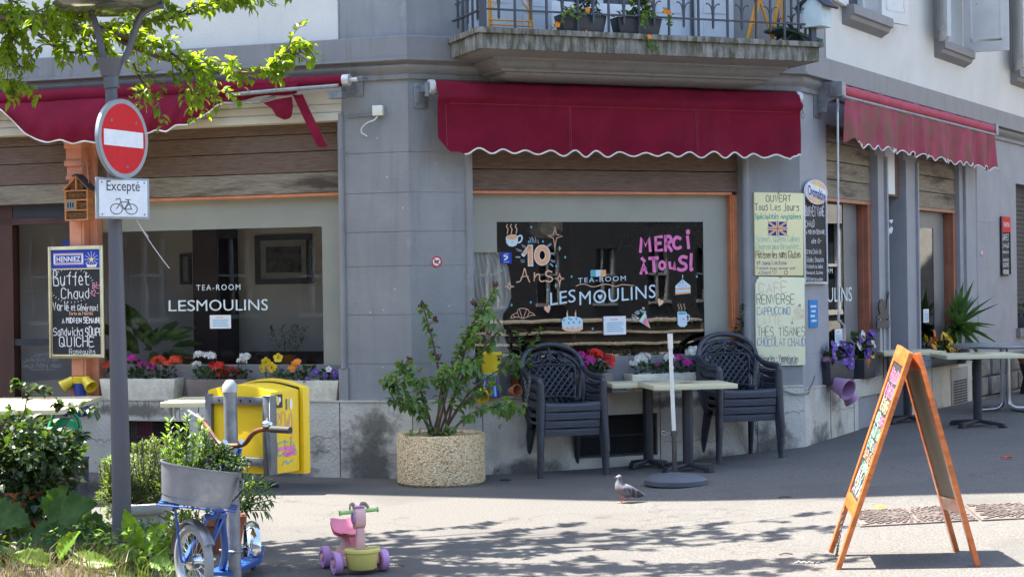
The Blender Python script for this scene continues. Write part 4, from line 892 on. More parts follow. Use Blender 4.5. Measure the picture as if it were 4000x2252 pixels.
# awning crank and the snail stake
t = wall_thing('awning_crank', 'long white awning crank rod hanging in front of the side window', 'crank', 'R', 3272, 395, .3)
a = hit('R', 3272, 395, .3); Q = lambda px, py: (lambda s, z: (s - a[0], 0, z - a[1]))(*hit('R', px, py, .3))
mb = MB(); mb.tube([(.018 * math.cos(k * .52), .0, -.02 + .04 * math.sin(k * .52)) for k in range(12)], .007, 5, closed=True); mb.tube([Q(3272, 440), Q(3273, 415)], .012, 8); mb.build('hook', M_GALV, t)
mb = MB(); mb.tube([Q(3272, 430), Q(3276, 1230)], .0105, 8); mb.build('rod', mat('pale_rod', (.5, .51, .52), .4, metal=.3), t)
mb = MB(); mb.tube([Q(3276, 1225), Q(3276, 1250), Q(3297, 1272), Q(3299, 1330)], .013, 8); mb.build('handle', mat('crank_handle', (.4, .4, .42), .4), t)
# ---------------------------------------------------------------- painted decorations on the middle window
T = FM['C']; PY = .1625
def zc(x, y, d=-PY): return hit('C', 1850 + x / 2.4171, 800 + y / 2.4171, d)
def pp(mb, pts, c, y=PY): poly(mb, [zc(*p) for p in pts], y, PI[c])
def pr(mb, pts, c, w=.007, closed=False, smooth=True, y=PY):
    P = [(lambda q: (q[0], y, q[1]))(zc(*p)) for p in pts]
    if smooth and len(P) > 2: P = crv(P, 4, closed)
    ribbon(mb, P, w, PI[c], closed)
def po(mb, cx, cy, rx, ry, c, y=PY, n=22): pp(mb, [(cx + rx * math.cos(2 * math.pi * i / n), cy + ry * math.sin(2 * math.pi * i / n)) for i in range(n)], c, y)
def pt(mb, b, xa, ya, xb, yb, c, thin=.0, sp=1., sl=0., y=PY, shx=0):
    p, q = zc(xa, ya), zc(xb, yb); text(mb, b, p[0], q[0], q[1], p[1], y, PI[c], thin, sp, slope=sl, shx=shx)
def heart(mb, cx, cy, s, c, tilt=0, y=PY - .0004):
    H_ = [(0, -.35), (.25, -.75), (.7, -.75), (.95, -.35), (.75, .2), (0, 1), (-.75, .2), (-.95, -.35), (-.7, -.75), (-.25, -.75)]
    ca, sa = math.cos(tilt), math.sin(tilt); pp(mb, [(cx + s * (x * ca - z * sa) * .8, cy + s * (x * sa + z * ca)) for x, z in H_], c, y)
def star4(mb, cx, cy, u, r_, d, l, c='paint_peach', w=.007):
    k = min(u, r_, d, l) * .22
    pr(mb, [(cx, cy - u), (cx + k * .5, cy - u * .45), (cx + k, cy - k), (cx + r_, cy), (cx + k, cy + k), (cx + k * .4, cy + d * .4), (cx, cy + d), (cx - k * .4, cy + d * .4), (cx - k, cy + k), (cx - l, cy), (cx - k, cy - k), (cx - k * .5, cy - u * .45)], c, w, True, False)
mb = MB(T)
for x in (315, 352, 398): pr(mb, [(x + 5, 185), (x - 5, 205), (x + 10, 225), (x + 8, 245), (x + 2, 270)], 'paint_peach', .008)
pp(mb, [(303, 315), (310, 360), (335, 388), (370, 394), (405, 380), (418, 345), (420, 300), (395, 280), (350, 278), (315, 290)], 'paint_ice'); po(mb, 362, 304, 48, 24, 'paint_orange', PY - .0006)
pr(mb, [(418, 300), (445, 288), (458, 315), (440, 350), (412, 355)], 'paint_ice', .014); heart(mb, 365, 352, 13, 'paint_peach'); pbuild(mb, 'painted_cup', WC)
mb = MB(T); star4(mb, 768, 295, 92, 75, 162, 72); star4(mb, 812, 695, 52, 46, 85, 48, w=.009); star4(mb, 338, 770, 55, 45, 40, 48, w=.009); star4(mb, 812, 410, 24, 17, 28, 17, 'paint_ice', .004); star4(mb, 777, 760, 25, 15, 32, 15, 'paint_ice', .004); pbuild(mb, 'painted_stars', WC)
mb = MB(T)
pr(mb, [(470, 470), (500, 430), (530, 392)], 'paint_white', .035, smooth=False, y=PY + .0005); pr(mb, [(535, 395), (538, 560)], 'paint_white', .05, y=PY + .0005); pr(mb, [(474, 462), (500, 432), (528, 400)], 'paint_orange', .024, smooth=False); pr(mb, [(535, 402), (538, 554)], 'paint_orange', .038)
zo = [(648 + 52 * math.cos(k * .35), 474 + 70 * math.sin(k * .35)) for k in range(18)]; pr(mb, zo, 'paint_white', .052, True, y=PY + .0005); pr(mb, zo, 'paint_orange', .04, True)
pr(mb, [(405, 728), (440, 718), (468, 650), (482, 598), (500, 660), (530, 728)], 'paint_peach', .009); pr(mb, [(445, 688), (482, 672), (518, 678)], 'paint_peach', .008); pr(mb, [(575, 640), (572, 720), (575, 690), (600, 655), (622, 660), (622, 700), (640, 722), (668, 716)], 'paint_peach', .011); pr(mb, [(738, 632), (705, 622), (682, 640), (690, 668), (730, 680), (745, 702), (720, 724), (680, 715)], 'paint_peach', .012)
for x, y_, u, v in ((455, 375, 495, 395), (460, 390, 490, 405), (402, 412, 455, 432), (410, 428, 450, 440), (395, 490, 440, 488), (405, 497, 440, 495), (445, 522, 480, 520), (448, 540, 480, 538), (530, 310, 545, 360), (545, 305, 562, 355), (555, 305, 575, 355), (582, 300, 588, 355), (605, 330, 612, 365), (695, 385, 730, 362), (700, 395, 735, 372), (727, 455, 768, 452), (727, 465, 766, 468), (728, 518, 768, 530), (728, 530, 768, 542), (720, 560, 752, 582), (722, 550, 752, 572)): pr(mb, [(x, y_), (u, v)], 'paint_ice', .0035)
pbuild(mb, 'painted_anniversary', WC)
mb = MB(T)
for P in ([(1575, 440), (1585, 310), (1622, 385), (1655, 308), (1668, 432)], [(1775, 300), (1718, 305), (1722, 430), (1778, 425)], [(1720, 365), (1765, 360)], [(1812, 430), (1812, 295)], [(1812, 300), (1855, 300), (1862, 345), (1815, 365)], [(1825, 365), (1868, 430)], [(1952, 318), (1915, 305), (1888, 345), (1895, 395), (1925, 410), (1955, 398)], [(2020, 300), (2030, 405)],
    [(1580, 645), (1605, 550), (1632, 640)], [(1590, 610), (1625, 608)], [(1590, 505), (1612, 530)], [(1660, 505), (1738, 500)], [(1698, 505), (1705, 625)], [(1850, 545), (1855, 595), (1890, 600), (1893, 540), (1898, 605)], [(2010, 495), (1970, 488), (1945, 515), (1965, 545), (2000, 560), (2005, 595), (1965, 615), (1930, 605)], [(2055, 465), (2050, 575)]): pr(mb, P, 'paint_pink', .03, smooth=len(P) > 5 or P[0] == (1812, 300))
pr(mb, [(1780 + 26 * math.cos(k * .45), 570 + 34 * math.sin(k * .45)) for k in range(14)], 'paint_pink', .026, True); po(mb, 2024, 255, 20, 26, 'paint_pink'); po(mb, 2056, 606, 20, 21, 'paint_pink')
pbuild(mb, 'painted_thanks', WC)
mb = MB(T); pt(mb, 'TEA-ROOM', 986, 690, 1437, 730, 'paint_ice', 0, 1.25, .015); pt(mb, 'LES', 722, 828, 965, 945, 'paint_ice', 0., sl=.028); pt(mb, 'MOULINS', 998, 818, 1720, 932, 'paint_ice', 0., 1.05, .055)
pr(mb, [(968, 765), (1010, 748), (1060, 750), (1110, 770), (1160, 768), (1220, 750), (1280, 752), (1340, 768), (1400, 752), (1450, 755), (1515, 760)], 'paint_peach', .006)
for i, c_ in enumerate(('paint_teal', 'paint_ice', 'paint_orange')): pp(mb, [(1104 + 49 * i, 614), (1152 + 49 * i, 612), (1152 + 49 * i, 674), (1104 + 49 * i, 678)], c_)
heart(mb, 1193, 868, 28, 'paint_ice'); heart(mb, 698, 980, 42, 'paint_peach', -.25); heart(mb, 1762, 918, 40, 'paint_peach', .3); pbuild(mb, 'lettering', WC)
mb = MB(T)
pr(mb, [(348, 1068), (370, 1035), (410, 1015), (420, 985), (465, 975), (510, 985), (530, 1010), (560, 1022), (580, 1042)], 'paint_peach', .005); pr(mb, [(348, 1068), (385, 1062), (425, 1058), (465, 1070), (510, 1055), (545, 1040), (580, 1042)], 'paint_peach', .005)
for a, b in (((410, 1010), (430, 1058)), ((432, 985), (458, 1066)), ((500, 985), (470, 1066)), ((528, 1008), (505, 1056)), ((375, 1040), (395, 1060))): pr(mb, [a, b], 'paint_peach', .005)
pbuild(mb, 'painted_croissant', WC)
mb = MB(T); pp(mb, [(833, 1090), (850, 1065), (895, 1052), (960, 1052), (1010, 1065), (1030, 1090), (1032, 1170), (1000, 1190), (935, 1196), (870, 1188), (836, 1168)], 'paint_peach')
pp(mb, [(833, 1090), (850, 1065), (895, 1052), (960, 1052), (1010, 1065), (1030, 1090), (1030, 1135), (1000, 1165), (985, 1145), (960, 1168), (935, 1145), (910, 1168), (885, 1148), (860, 1165), (836, 1140)], 'paint_ice', PY - .0005)
for x, y_ in ((855, 1085), (900, 1070), (898, 1112), (945, 1108), (1000, 1105), (920, 1080), (970, 1075)): po(mb, x, y_, 9, 13, 'paint_teal', PY - .001, 10)
for x in (886, 964): pr(mb, [(x, 1085), (x - 2, 1018)], 'paint_peach', .014); pr(mb, [(x, 1015), (x + 1, 995)], 'paint_orange', .006)
pbuild(mb, 'painted_cake', WC)
mb = MB(T); pp(mb, [(1620, 1005), (1560, 1095), (1670, 1165)], 'paint_green'); pp(mb, [(1633, 1045), (1590, 1110), (1640, 1145), (1655, 1125)], 'paint_pink', PY - .0004); pp(mb, [(1640, 1090), (1625, 1130), (1668, 1163)], 'paint_orange', PY - .0008)
for i in range(26):
    t, u = rnd.random(), rnd.random(); x, y_ = 1490 + 110 * t + 10 * u, 1060 - 100 * t * .9 + 60 * u - 20; pr(mb, [(x, y_), (x + 8, y_ - 4), (x + 14, y_ + 3), (x + 22, y_)], ['paint_white', 'paint_ice', 'paint_peach', 'paint_teal'][i % 4], .005)
pbuild(mb, 'painted_party_popper', WC)
mb = MB(T); pp(mb, [(1905, 765), (1972, 700), (2048, 760), (2048, 832), (1905, 848)], 'paint_ice'); pp(mb, [(1905, 785), (2048, 778), (2048, 795), (1905, 800)], 'paint_orange', PY - .0005); pp(mb, [(1905, 832), (2048, 818), (2048, 834), (1905, 848)], 'paint_orange', PY - .0005)
pr(mb, [(1973, 745), (1974, 695)], 'paint_teal', .006); pr(mb, [(1974, 688), (1973, 660)], 'paint_white', .006); [po(mb, x, y_, 10, 5, 'paint_pink', PY - .0008, 8) for x, y_ in ((1950, 735), (2005, 765), (1940, 765))]; pbuild(mb, 'painted_cake_slice', WC)
mb = MB(T); pp(mb, [(1923, 1015), (1935, 1005), (1990, 1003), (2012, 1012), (2016, 1130), (1990, 1152), (1950, 1148), (1928, 1130)], 'paint_ice'); po(mb, 1968, 1022, 40, 14, 'paint_teal', PY - .0005); pr(mb, [(2014, 1035), (2034, 1045), (2034, 1085), (2016, 1098)], 'paint_ice', .01)
pr(mb, [(1978, 1020), (1982, 1065)], 'paint_white', .003, y=PY - .001); heart(mb, 1982, 1076, 12, 'paint_pink')
for x in (1935, 1960, 1990): pr(mb, [(x, 932), (x - 6, 950), (x + 8, 970), (x, 990)], 'paint_peach', .005)
pbuild(mb, 'painted_mug', WC)
mb = MB(T)
for x, y_ in ((522, 348), (655, 345), (865, 493), (780, 578), (925, 676), (697, 800), (540, 918), (358, 944), (263, 622), (1125, 1168), (545, 210), (2108, 675)): po(mb, x, y_, 9, 13, 'paint_teal', PY, 10)
pbuild(mb, 'painted_dots', WC)
notice_at('C', WC, ((2357, 1235), (2445, 1305)), -.162)
mb = MB(T); p, q = zc(255, 447), zc(358, 553); mb.box(p[0], q[0], .158, .1635, q[1], p[1], PI['sign_blue']); pr(mb, [(285, 480), (318, 490), (305, 510)], 'paint_white', .014, y=.1575); po(mb, 293, 515, 8, 10, 'paint_white', .1575)
p, q = zc(283, 458), zc(330, 470); text(mb, 'VIDEO', p[0], q[0], q[1], p[1], .1575, PI['paint_white']); p, q = zc(280, 530), zc(332, 543); text(mb, 'control', p[0], q[0], q[1], p[1], .1575, PI['paint_white']); pbuild(mb, 'sticker', WC)
# tied white curtain, lamp and plants behind the glass
mb = MB(T); pr_ = [(985, 1846, 1952), (1040, 1846, 1984), (1100, 1848, 1994), (1160, 1860, 1996), (1200, 1885, 1985), (1225, 1912, 1965), (1250, 1908, 1962), (1320, 1908, 1972), (1380, 1900, 1990), (1430, 1890, 2005)]
rows = []
for y_, a, b in pr_:
    r_ = []
    for i in range(41):
        s, z = hit('C', a - 12 + (b - a + 12) * i / 40, y_, -.21); r_.append((s, .21 + .02 * math.sin(i * 1.25) * (.4 + .6 * (b - a) / 140), z))
    rows.append(r_)
sheet(mb, rows); mb.build('curtain', mat('white_curtain', (.9, .89, .86), .9, var=.02, scale=4, trans=.15), WC, smooth=80)
p = hit('C', 2130, 888, -.7); t = thing('pendant_lamp', 'white frilly pendant lamp inside the middle window', 'lamp', fp('C', p[0], p[1], -.7), RZ['C'])
mb = MB()
for i in range(60):
    a, b = rnd.uniform(0, 6.28), rnd.uniform(-1, 1); v = Vector((math.cos(a) * math.sqrt(1 - b * b), math.sin(a) * math.sqrt(1 - b * b), b)); u = v.cross(Vector((.2, .3, 1))).normalized(); w_ = v.cross(u)
    c_ = v * .15; c_.z *= .55; mb.add([c_ + (u * math.cos(k) + w_ * math.sin(k)) * .06 for k in [j * .785 for j in range(8)]], [tuple(range(8))])
mb.tube([(0, 0, .1), (0, 0, .75)], .004, 5); mb.build('shade', mat('lamp_petals', (.75, .74, .68), .6, var=.15, scale=9, trans=.3), t)
def pic(label, px0, py0, px1, py1):
    a, b = hit('L', px0, py0, -1.43), hit('L', px1, py1, -1.43); W_, H_ = b[0] - a[0], a[1] - b[1]
    t = thing('framed_picture', label, 'picture', fp('L', a[0], b[1], -1.44), RZ['L'])
    mb = MB(); f_ = min(.05, W_ * .22)
    for q in ((0, W_, 0, f_), (0, W_, H_ - f_, H_), (0, f_, f_, H_ - f_), (W_ - f_, W_, f_, H_ - f_)): mb.box(q[0], q[1], -.03, .005, q[2], q[3])
    mb.build('frame', M_BLK, t); mb = MB(); mb.box(f_, W_ - f_, -.012, .004, f_, H_ - f_, 0); i = f_ + .06
    if W_ > .4:
        mb.box(i, W_ - i, -.014, -.012, i, H_ - i, 1)
    mb.build('print', [mat('picture_mat', (.26, .25, .24), .8), mat('dark_engraving', (.06, .055, .05), .8, var=.8, scale=14)], t)
pic('large dark framed picture on the wall inside the left window', 997, 920, 1220, 1107); pic('narrow dark framed picture on the wall inside the left window', 705, 992, 748, 1110)
# ---------------------------------------------------------------- stacked garden chairs
M_PLAS = mat('dark_grey_plastic', (.046, .05, .064), .36, var=.12, scale=12, bump=.12, bscale=200)
def make_chair(label, group):
    """garden armchair: x across, front is -y"""
    t = thing('garden_chair', label, 'chair', group=group)
    mb = MB(); W, Dp, h = .245, .22, .4
    rows = [[(-W + 2 * W * i / 12, y, h + z + .012 * abs(i / 6 - 1) ** 2) for i in range(13)] for y, z in ((-Dp - .005, -.035), (-Dp - .02, -.018), (-Dp - .01, .004), (-Dp + .02, .01), (0, -.004), (.14, -.018), (Dp, -.022))]
    sheet(mb, rows); sheet(mb, [[(x, y, z - .012) for x, y, z in r_] for r_ in rows[::-1]]); mb.box(-W, W, -Dp - .018, -Dp - .006, h - .055, h - .012); mb.build('seat', M_PLAS, t, smooth=50)
    def B(x, z): return Vector((x, .2 + (z - .4) * .3 + .035 * (1 - (x / .25) ** 2), z))   # reclined, slightly hollow back
    # back frame: an arch that runs down into the arms
    mb = MB(); P = [(-.225, .41), (-.255, .55), (-.278, .68), (-.255, .775), (-.18, .845), (-.09, .876), (0, .884), (.09, .876), (.18, .845), (.255, .775), (.278, .68), (.255, .55), (.225, .41)]
    arch = crv([B(x, z) for x, z in P], 5); mb.tube(arch, .023, 8, flat=1.0); mb.build('back_frame', M_PLAS, t, smooth=60)
    mb = MB(); I = lambda z: .187 + .022 * min(1, (z - .42) / .2)
    for sg in (-1, 1): mb.tube(crv([B(sg * I(z), z) for z in (.42, .52, .62, .7)], 4), .009, 6)
    for z in (.425, .7): mb.tube(crv([B(x, z + .012 * (1 - (x / .18) ** 2)) for x in (-.208, -.1, 0, .1, .208)], 4), .01, 6)
    for sg in (-1, 1):                                  # diamond lattice
        for k in range(-6, 7):
            x0, z0 = k * .055, .42; seg = []
            for j in range(15):
                z = z0 + j * .02; x = x0 + sg * j * .0175
                if abs(x) < I(z) and z < .705 + .01 * (1 - (x / .18) ** 2): seg.append(B(x, z))
            if len(seg) > 1: mb.tube([seg[0], seg[len(seg) // 2], seg[-1]], .0065, 5)
    for sg in (-1, 1):                                  # scrolls in the arch
        mb.tube(crv([B(sg * x, z) for x, z in ((.035, .76), (.07, .73), (.1, .735), (.11, .765), (.09, .785), (.075, .77), (.1, .745), (.15, .735), (.175, .75))], 4), .006, 5)
        mb.tube(crv([B(sg * x, z) for x, z in ((.04, .8), (.08, .82), (.12, .8), (.14, .77))], 4), .006, 5)
    for k in range(5): a = k * 1.257; c_ = B(.022 * math.cos(a), .775 + .022 * math.sin(a)); mb.ball(c_, .016, 8, sy=.5)
    mb.ball(B(0, .775), .012, 8); mb.tube([B(0, .72), B(0, .76)], .006, 5); mb.tube([B(0, .8), B(0, .87)], .006, 5)
    mb.build('back_lattice', M_PLAS, t, smooth=60)
    for sg in (-1, 1):
        mb = MB(); A = [B(sg * .275, .69), Vector((sg * .28, .14, .635)), Vector((sg * .288, .02, .615)), Vector((sg * .29, -.12, .612)), Vector((sg * .285, -.2, .6)), Vector((sg * .28, -.225, .57))]
        a_ = crv(A, 5); L_ = [p + Vector((-sg * .026, 0, 0)) for p in a_]; Rr = [p + Vector((sg * .026, 0, 0)) for p in a_]
        mb.tube(a_, [.02 + .012 * min(1, i / 8) for i in range(len(a_))], 8, flat=.75)
        for i, z in enumerate((.56, .505, .45)): mb.tube(crv([Vector((sg * .262, .12 - .012 * i, z + .03)), Vector((sg * .262, .09 - .02 * i, z)), Vector((sg * .266, -.1, z)), Vector((sg * .268, -.2, z + .01))], 3), .012, 6, flat=.7)
        mb.tube([Vector((sg * .25, .17, .62)), Vector((sg * .245, .13, .5)), Vector((sg * .235, .14, .4))], .016, 6)
        mb.build('armrest', M_PLAS, t, smooth=60)
    for sg in (-1, 1):
        mb = MB(); mb.tube([(sg * .28, -.215, .585), (sg * .278, -.222, .45), (sg * .286, -.235, .2), (sg * .296, -.25, 0)], [.032, .035, .029, .026], 10); mb.tube([(sg * .2915, -.244, .08), (sg * .292, -.245, .095)], .031, 10); mb.build('leg', M_PLAS, t, smooth=50)
    for sg in (-1, 1):
        mb = MB(); mb.tube([(sg * .2, .19, .42), (sg * .22, .25, .2), (sg * .235, .3, 0)], [.034, .028, .02], 8, flat=.8); mb.build('leg', M_PLAS, t, smooth=50)
    return t
G_CH = 'stacked dark garden chairs'
proto = None
def chair_stack(cx, cy, rz, label_fn):
    global proto
    nrm = Vector((math.sin(rz), -math.cos(rz), 0)); base = Vector((cx, cy, gz(cx))) - nrm * .243
    for i in range(4):
        L_ = label_fn(i)
        if proto is None: proto = make_chair(L_, G_CH); o = proto
        else: o = dup(proto, label=L_)
        o.location = base + nrm * (.012 * i) + Vector((0, 0, .07 * i)); o.rotation_euler = (0, 0, rz)
od = ['lowest', 'second from bottom', 'third from bottom', 'topmost']
chair_stack(.49, 14.42, R(18), lambda i: 'dark plastic garden chair, %s in the stack beside the concrete planter' % od[i])
chair_stack(2.06, 15.0, R(15), lambda i: 'dark plastic garden chair, %s in the stack below the yellow boards' % od[i])
M_CHAIN = mat('chain_steel', (.2, .2, .19), .45, metal=.7)
def chain(name, label, pts, r=.0032, L=.026):
    P = crv(pts, 8); mb = MB(); acc = 0; k = 0; last = P[0]
    dd = [0]
    for p, q in zip(P, P[1:]): dd.append(dd[-1] + (q - p).length)
    n = int(dd[-1] / (L * .72))
    def pos(s):
        for i in range(len(dd) - 1):
            if dd[i] <= s <= dd[i + 1]: return P[i].lerp(P[i + 1], (s - dd[i]) / max(1e-6, dd[i + 1] - dd[i]))
        return P[-1]
    for i in range(n):
        c_ = pos((i + .5) * L * .72); t = (pos((i + 1) * L * .72) - pos(i * L * .72)).normalized(); s_ = t.cross(Vector((0, 1, .1))).normalized(); q = t.cross(s_)
        w_ = s_ if i % 2 else q
        mb.tube([c_ + t * math.cos(a) * L * .5 + w_ * math.sin(a) * L * .3 for a in [j * .785 for j in range(8)]], r, 4, closed=True)
    return tag(mb.build(name, M_CHAIN), label, 'chain')
ca, cb = gp(2108, 1868), gp(3035, 1788)
chain('chain', 'rusty chain looped over the armrest of the left chair stack', [at(2045, 1475, ca.y - .02), at(2055, 1530, ca.y - .02), at(2052, 1590, ca.y - .02), at(2070, 1480, ca.y + .02), at(2060, 1478, ca.y + .12)])
chain('chain', 'chain dangling at the armrest of the right chair stack', [at(2960, 1420, cb.y - .03), at(2952, 1500, cb.y - .03), at(2955, 1560, cb.y - .02), at(2950, 1620, cb.y), at(2955, 1700, cb.y + .05)])
W1 = lambda px, py: fp('C', *hit('C', px, py, .04), .04); W2 = lambda px, py: fp('R', *hit('R', px, py, .05), .05)
chain('chain', 'chain slung round the plinth corner from the right chair stack to a wall hook', [W1(3040, 1505), W1(3070, 1528), W1(3105, 1538), fp('C', 3.82, *([W1(3140, 1537).z]), .05), W2(3160, 1520), W2(3176, 1490), W2(3183, 1460)])

# ---------------------------------------------------------------- tables
M_TTOP = mat('cream_table_top', (.7, .64, .4), .35, var=.04, scale=3, spec=.6)
M_TBLK = mat('black_table_base', (.03, .032, .038), .45, var=.15)
M_TMOT = mat('table_motif_brown', (.26, .13, .09), .4); M_TMOTB = mat('table_motif_blue', (.3, .36, .55), .4)
def pedestal_table(label, loc, rz, w=.7, dpt=.7, h=.72, group='cream square pedestal tables', col=.045, foot=.3, fa=45):
    t = thing('pedestal_table', label, 'table', loc, rz, group)
    mb = MB(); mb.box(-w / 2, w / 2, -dpt / 2, dpt / 2, h - .04, h, 0); o = mb.build('tabletop', M_TTOP, t, bevel=.006)
    mb = MB(); z = h + .0006
    for k, (x, y) in enumerate(((-.05, -.05), (.06, .0), (0, .06))):
        mb.add([(x - .09, y, z), (x, y - .04, z), (x + .09, y, z), (x, y + .04, z)], [(0, 1, 2, 3)], k % 2 if k != 1 else 0); z += .0003
    mb.build('motif', [M_TMOT, M_TMOTB], o)
    mb = MB(); mb.tube([(0, 0, .05), (0, 0, h - .045)], col, 18); mb.box(-.16, .16, -.16, .16, h - .05, h - .041); mb.build('column', M_TBLK, t, smooth=50)
    mb = MB()
    for k in range(4):
        a = R(fa + 90 * k); d = Vector((math.cos(a), math.sin(a), 0)); mb.bar(d * .02 + Vector((0, 0, .055)), d * foot + Vector((0, 0, .03)), .06, .035); mb.bar(d * (foot - .06) + Vector((0, 0, .018)), d * (foot + .015) + Vector((0, 0, .014)), .062, .028)
    mb.build('cross_foot', M_TBLK, t, bevel=.008); return t
# two tables pushed together before the middle window (columns at the photo's two posts)
rzt = R(9)
pedestal_table('cream square table nearer the front of the pair between the chair stacks', Vector((1.47, 14.52, gz(1.5))), rzt, .72, .58, .745, foot=.27, fa=30)
pedestal_table('cream square table behind its twin, closer to the middle window', Vector((1.17, 14.98, gz(1.2))), rzt, .72, .42, .745, foot=.2, fa=30)
pedestal_table('cream square table on the right, in front of the round metal table', Vector((4.6, 17.0, .15)), R(2), .78, .6, .72, foot=.3, fa=40)
pedestal_table('cream square table on the right, half hidden by the sandwich board', Vector((4.07, 17.72, .14)), R(3), .64, .6, .74, foot=.3, fa=40)
pedestal_table('cream square table at the left edge, in front, with a green watering can under it', Vector((-3.88, 13.32, 0)), R(4), .9, .74, .73, foot=.3)
pedestal_table('cream square table at the left edge, pushed up behind the front one', Vector((-3.9, 14.15, 0)), R(1), .86, .8, .73, foot=.3)
pedestal_table('cream square table behind the yellow letter box', Vector((-2.28, 13.9, 0)), R(-4), 1.0, .7, .73, foot=.35, fa=20)
t = thing('round_table', 'round polished metal table with tubular legs by the side wall', 'table', Vector((5.45, 19.0, .15)), 0)
mb = MB(); mb.lathe([(.0, .70), (.58, .70), (.6, .715), (.6, .73), (.58, .735), (0, .735)], 40); mb.build('tabletop', mat('brushed_metal_top', (.55, .57, .6), .3, metal=.7), t, smooth=40)
for k in range(4):
    a = R(20 + 90 * k); d = Vector((math.cos(a), math.sin(a), 0)); mb = MB(); mb.tube(crv([d * .045 + Vector((0, 0, .7)), d * .045 + Vector((0, 0, .3)), d * .05 + Vector((0, 0, .1)), d * .09 + Vector((0, 0, .04)), d * .18 + Vector((0, 0, .02)), d * .42 + Vector((0, 0, .018))], 5), .02, 10); mb.build('leg', mat('tube_steel', (.35, .38, .42), .3, metal=.85), t, smooth=60)

# ---------------------------------------------------------------- parasol stand
b = Vector((1.275, 13.62, gz(1.27))); t = thing('parasol_stand', 'parasol stand with a white pole and a round grey base, no parasol', 'parasol stand', b, 0)
mb = MB(); mb.lathe([(.235, 0), (.25, .01), (.252, .045), (.235, .055), (.2, .075), (.08, .09), (.035, .1), (0, .1)], 36); mb.build('base', mat('grey_base_plastic', (.1, .11, .125), .5, var=.1), t, smooth=35)
mb = MB(); mb.tube([(-.003, 0, .09), (-.006, 0, .42)], .0195, 12); mb.tube([(-.006, 0, .39), (-.006, 0, .43)], .026, 12); mb.build('socket', mat('dark_steel', (.1, .1, .11), .3, metal=.8), t, smooth=50)
mb = MB(); mb.tube([(-.006, 0, .43), (-.022, 0, 1.0), (-.024, 0, 1.1)], .0165, 12); mb.tube([(-.0235, 0, 1.08), (-.026, 0, 1.2)], .021, 12); mb.tube([(-.018, 0, .92), (-.0185, 0, .935)], .019, 12); mb.build('pole', mat('white_pole', (.78, .76, .68), .4, var=.03), t, smooth=50)
mb = MB(); mb.tube([(-.025, 0, .41), (-.07, 0, .41)], .005, 6); mb.tube([(-.085 + .018 * math.cos(a), 0, .41 + .018 * math.sin(a)) for a in [k * .628 for k in range(10)]], .005, 5, closed=True); mb.build('wing_screw', M_GALV, t)

# ---------------------------------------------------------------- sandwich board
nf, ff, nb, fb = gp(3275, 2224), gp(3238, 2166), gp(3823, 2212), gp(3732, 2150)
apn, apf = (nf + nb) / 2, (ff + fb) / 2
t = thing('sandwich_board', 'orange wooden sandwich board with a handwritten chalk panel standing on the sunlit pavement', 'sandwich board', (0, 0, 0)); M_OW = mat('orange_varnished_wood', (.62, .16, .035), .35, var=.25, scale=5, stretch=(1, 1, 5), coat=.4)
tn, tf = at(3530, 1378, (nf.y + nb.y) / 2 + .01), None
Hh = tn.z; tn = Vector((tn.x + .06, apn.y, Hh)); tf = Vector((tn.x - apn.x + apf.x, apf.y, Hh))
weather(M_OW, (.36, .17, .08), 9, (1, 1, 1), .62, .7, .6); weather(M_OW, (.3, .07, .02), 14, (1, 1, 1), .6, .68, .5)
def leafpanel(n_, f_, dx, name, inner, front):
    N_, F_ = n_, f_; tN, tF = tn + Vector((dx, 0, 0)), tf + Vector((dx, 0, 0))
    X = (F_ - N_); wd = X.length; X.normalize(); Y = (tN - N_); ln = Y.length; Y.normalize(); X = (X - Y * X.dot(Y)).normalized(); Z = X.cross(Y)
    if (Z.x > 0) == front: Z = -Z; 
    M = Matrix(((X.x, Y.x, Z.x, N_.x), (X.y, Y.y, Z.y, N_.y), (X.z, Y.z, Z.z, N_.z), (0, 0, 0, 1)))
    e = .055; mb = MB(M)
    mb.box(0, e, 0, ln, -.014, .014); mb.box(wd - e, wd, 0, ln, -.014, .014); mb.box(e, wd - e, ln - .09, ln - .0, -.013, .013); mb.box(e, wd - e, .29, .37, -.013, .013)
    fr = mb.build('frame', M_OW, t, bevel=.004)
    mb = MB(M); mb.box(e, wd - e, .37, ln - .09, -.005, .005); mb.build('panel', inner, t)
    return M, wd, ln, e
M, wd, ln, e = leafpanel(nf, ff, -.02, 'front', M_CHALK, True)
leafpanel(nb, fb, .02, 'back', mat('plywood_back', (.28, .24, .17), .7, var=.08, scale=3), False)
mb = MB(Matrix(M) @ Matrix(((-1, 0, 0, wd), (0, 0, 1, 0), (0, -1, 0, 0), (0, 0, 0, 1))))   # x,z in the panel, -y outward
zz = lambda f_: .37 + (ln - .46) * f_
for b_, x0, x1, f0, f1, c_ in (('PAS BEAUCOUP', .04, .9, .86, .95, 'chalk_pink'), ('DE TEMPS POUR', .04, .92, .75, .84, 'chalk_pink'), ('DEJEUNER?', .1, .85, .645, .73, 'chalk_yellow'), ('NOTRE', .06, .45, .54, .62, 'chalk_green'), ('BUFFET', .5, .96, .54, .62, 'chalk_pink'), ('CHAUD VARIE', .06, .94, .445, .525, 'chalk_green'), ('EST PRET A', .06, .72, .36, .43, 'chalk_green'), ('12H', .76, .96, .36, .43, 'chalk_pink'), ('SUR PLACE OU', .06, .94, .275, .345, 'chalk_orange'), ('A EMPORTER', .2, .9, .2, .26, 'chalk_green')):
    hand(mb, b_, e + (wd - 2 * e) * x0, e + (wd - 2 * e) * x1, zz(f0), zz(f1), -.006, .0062, PI[c_])
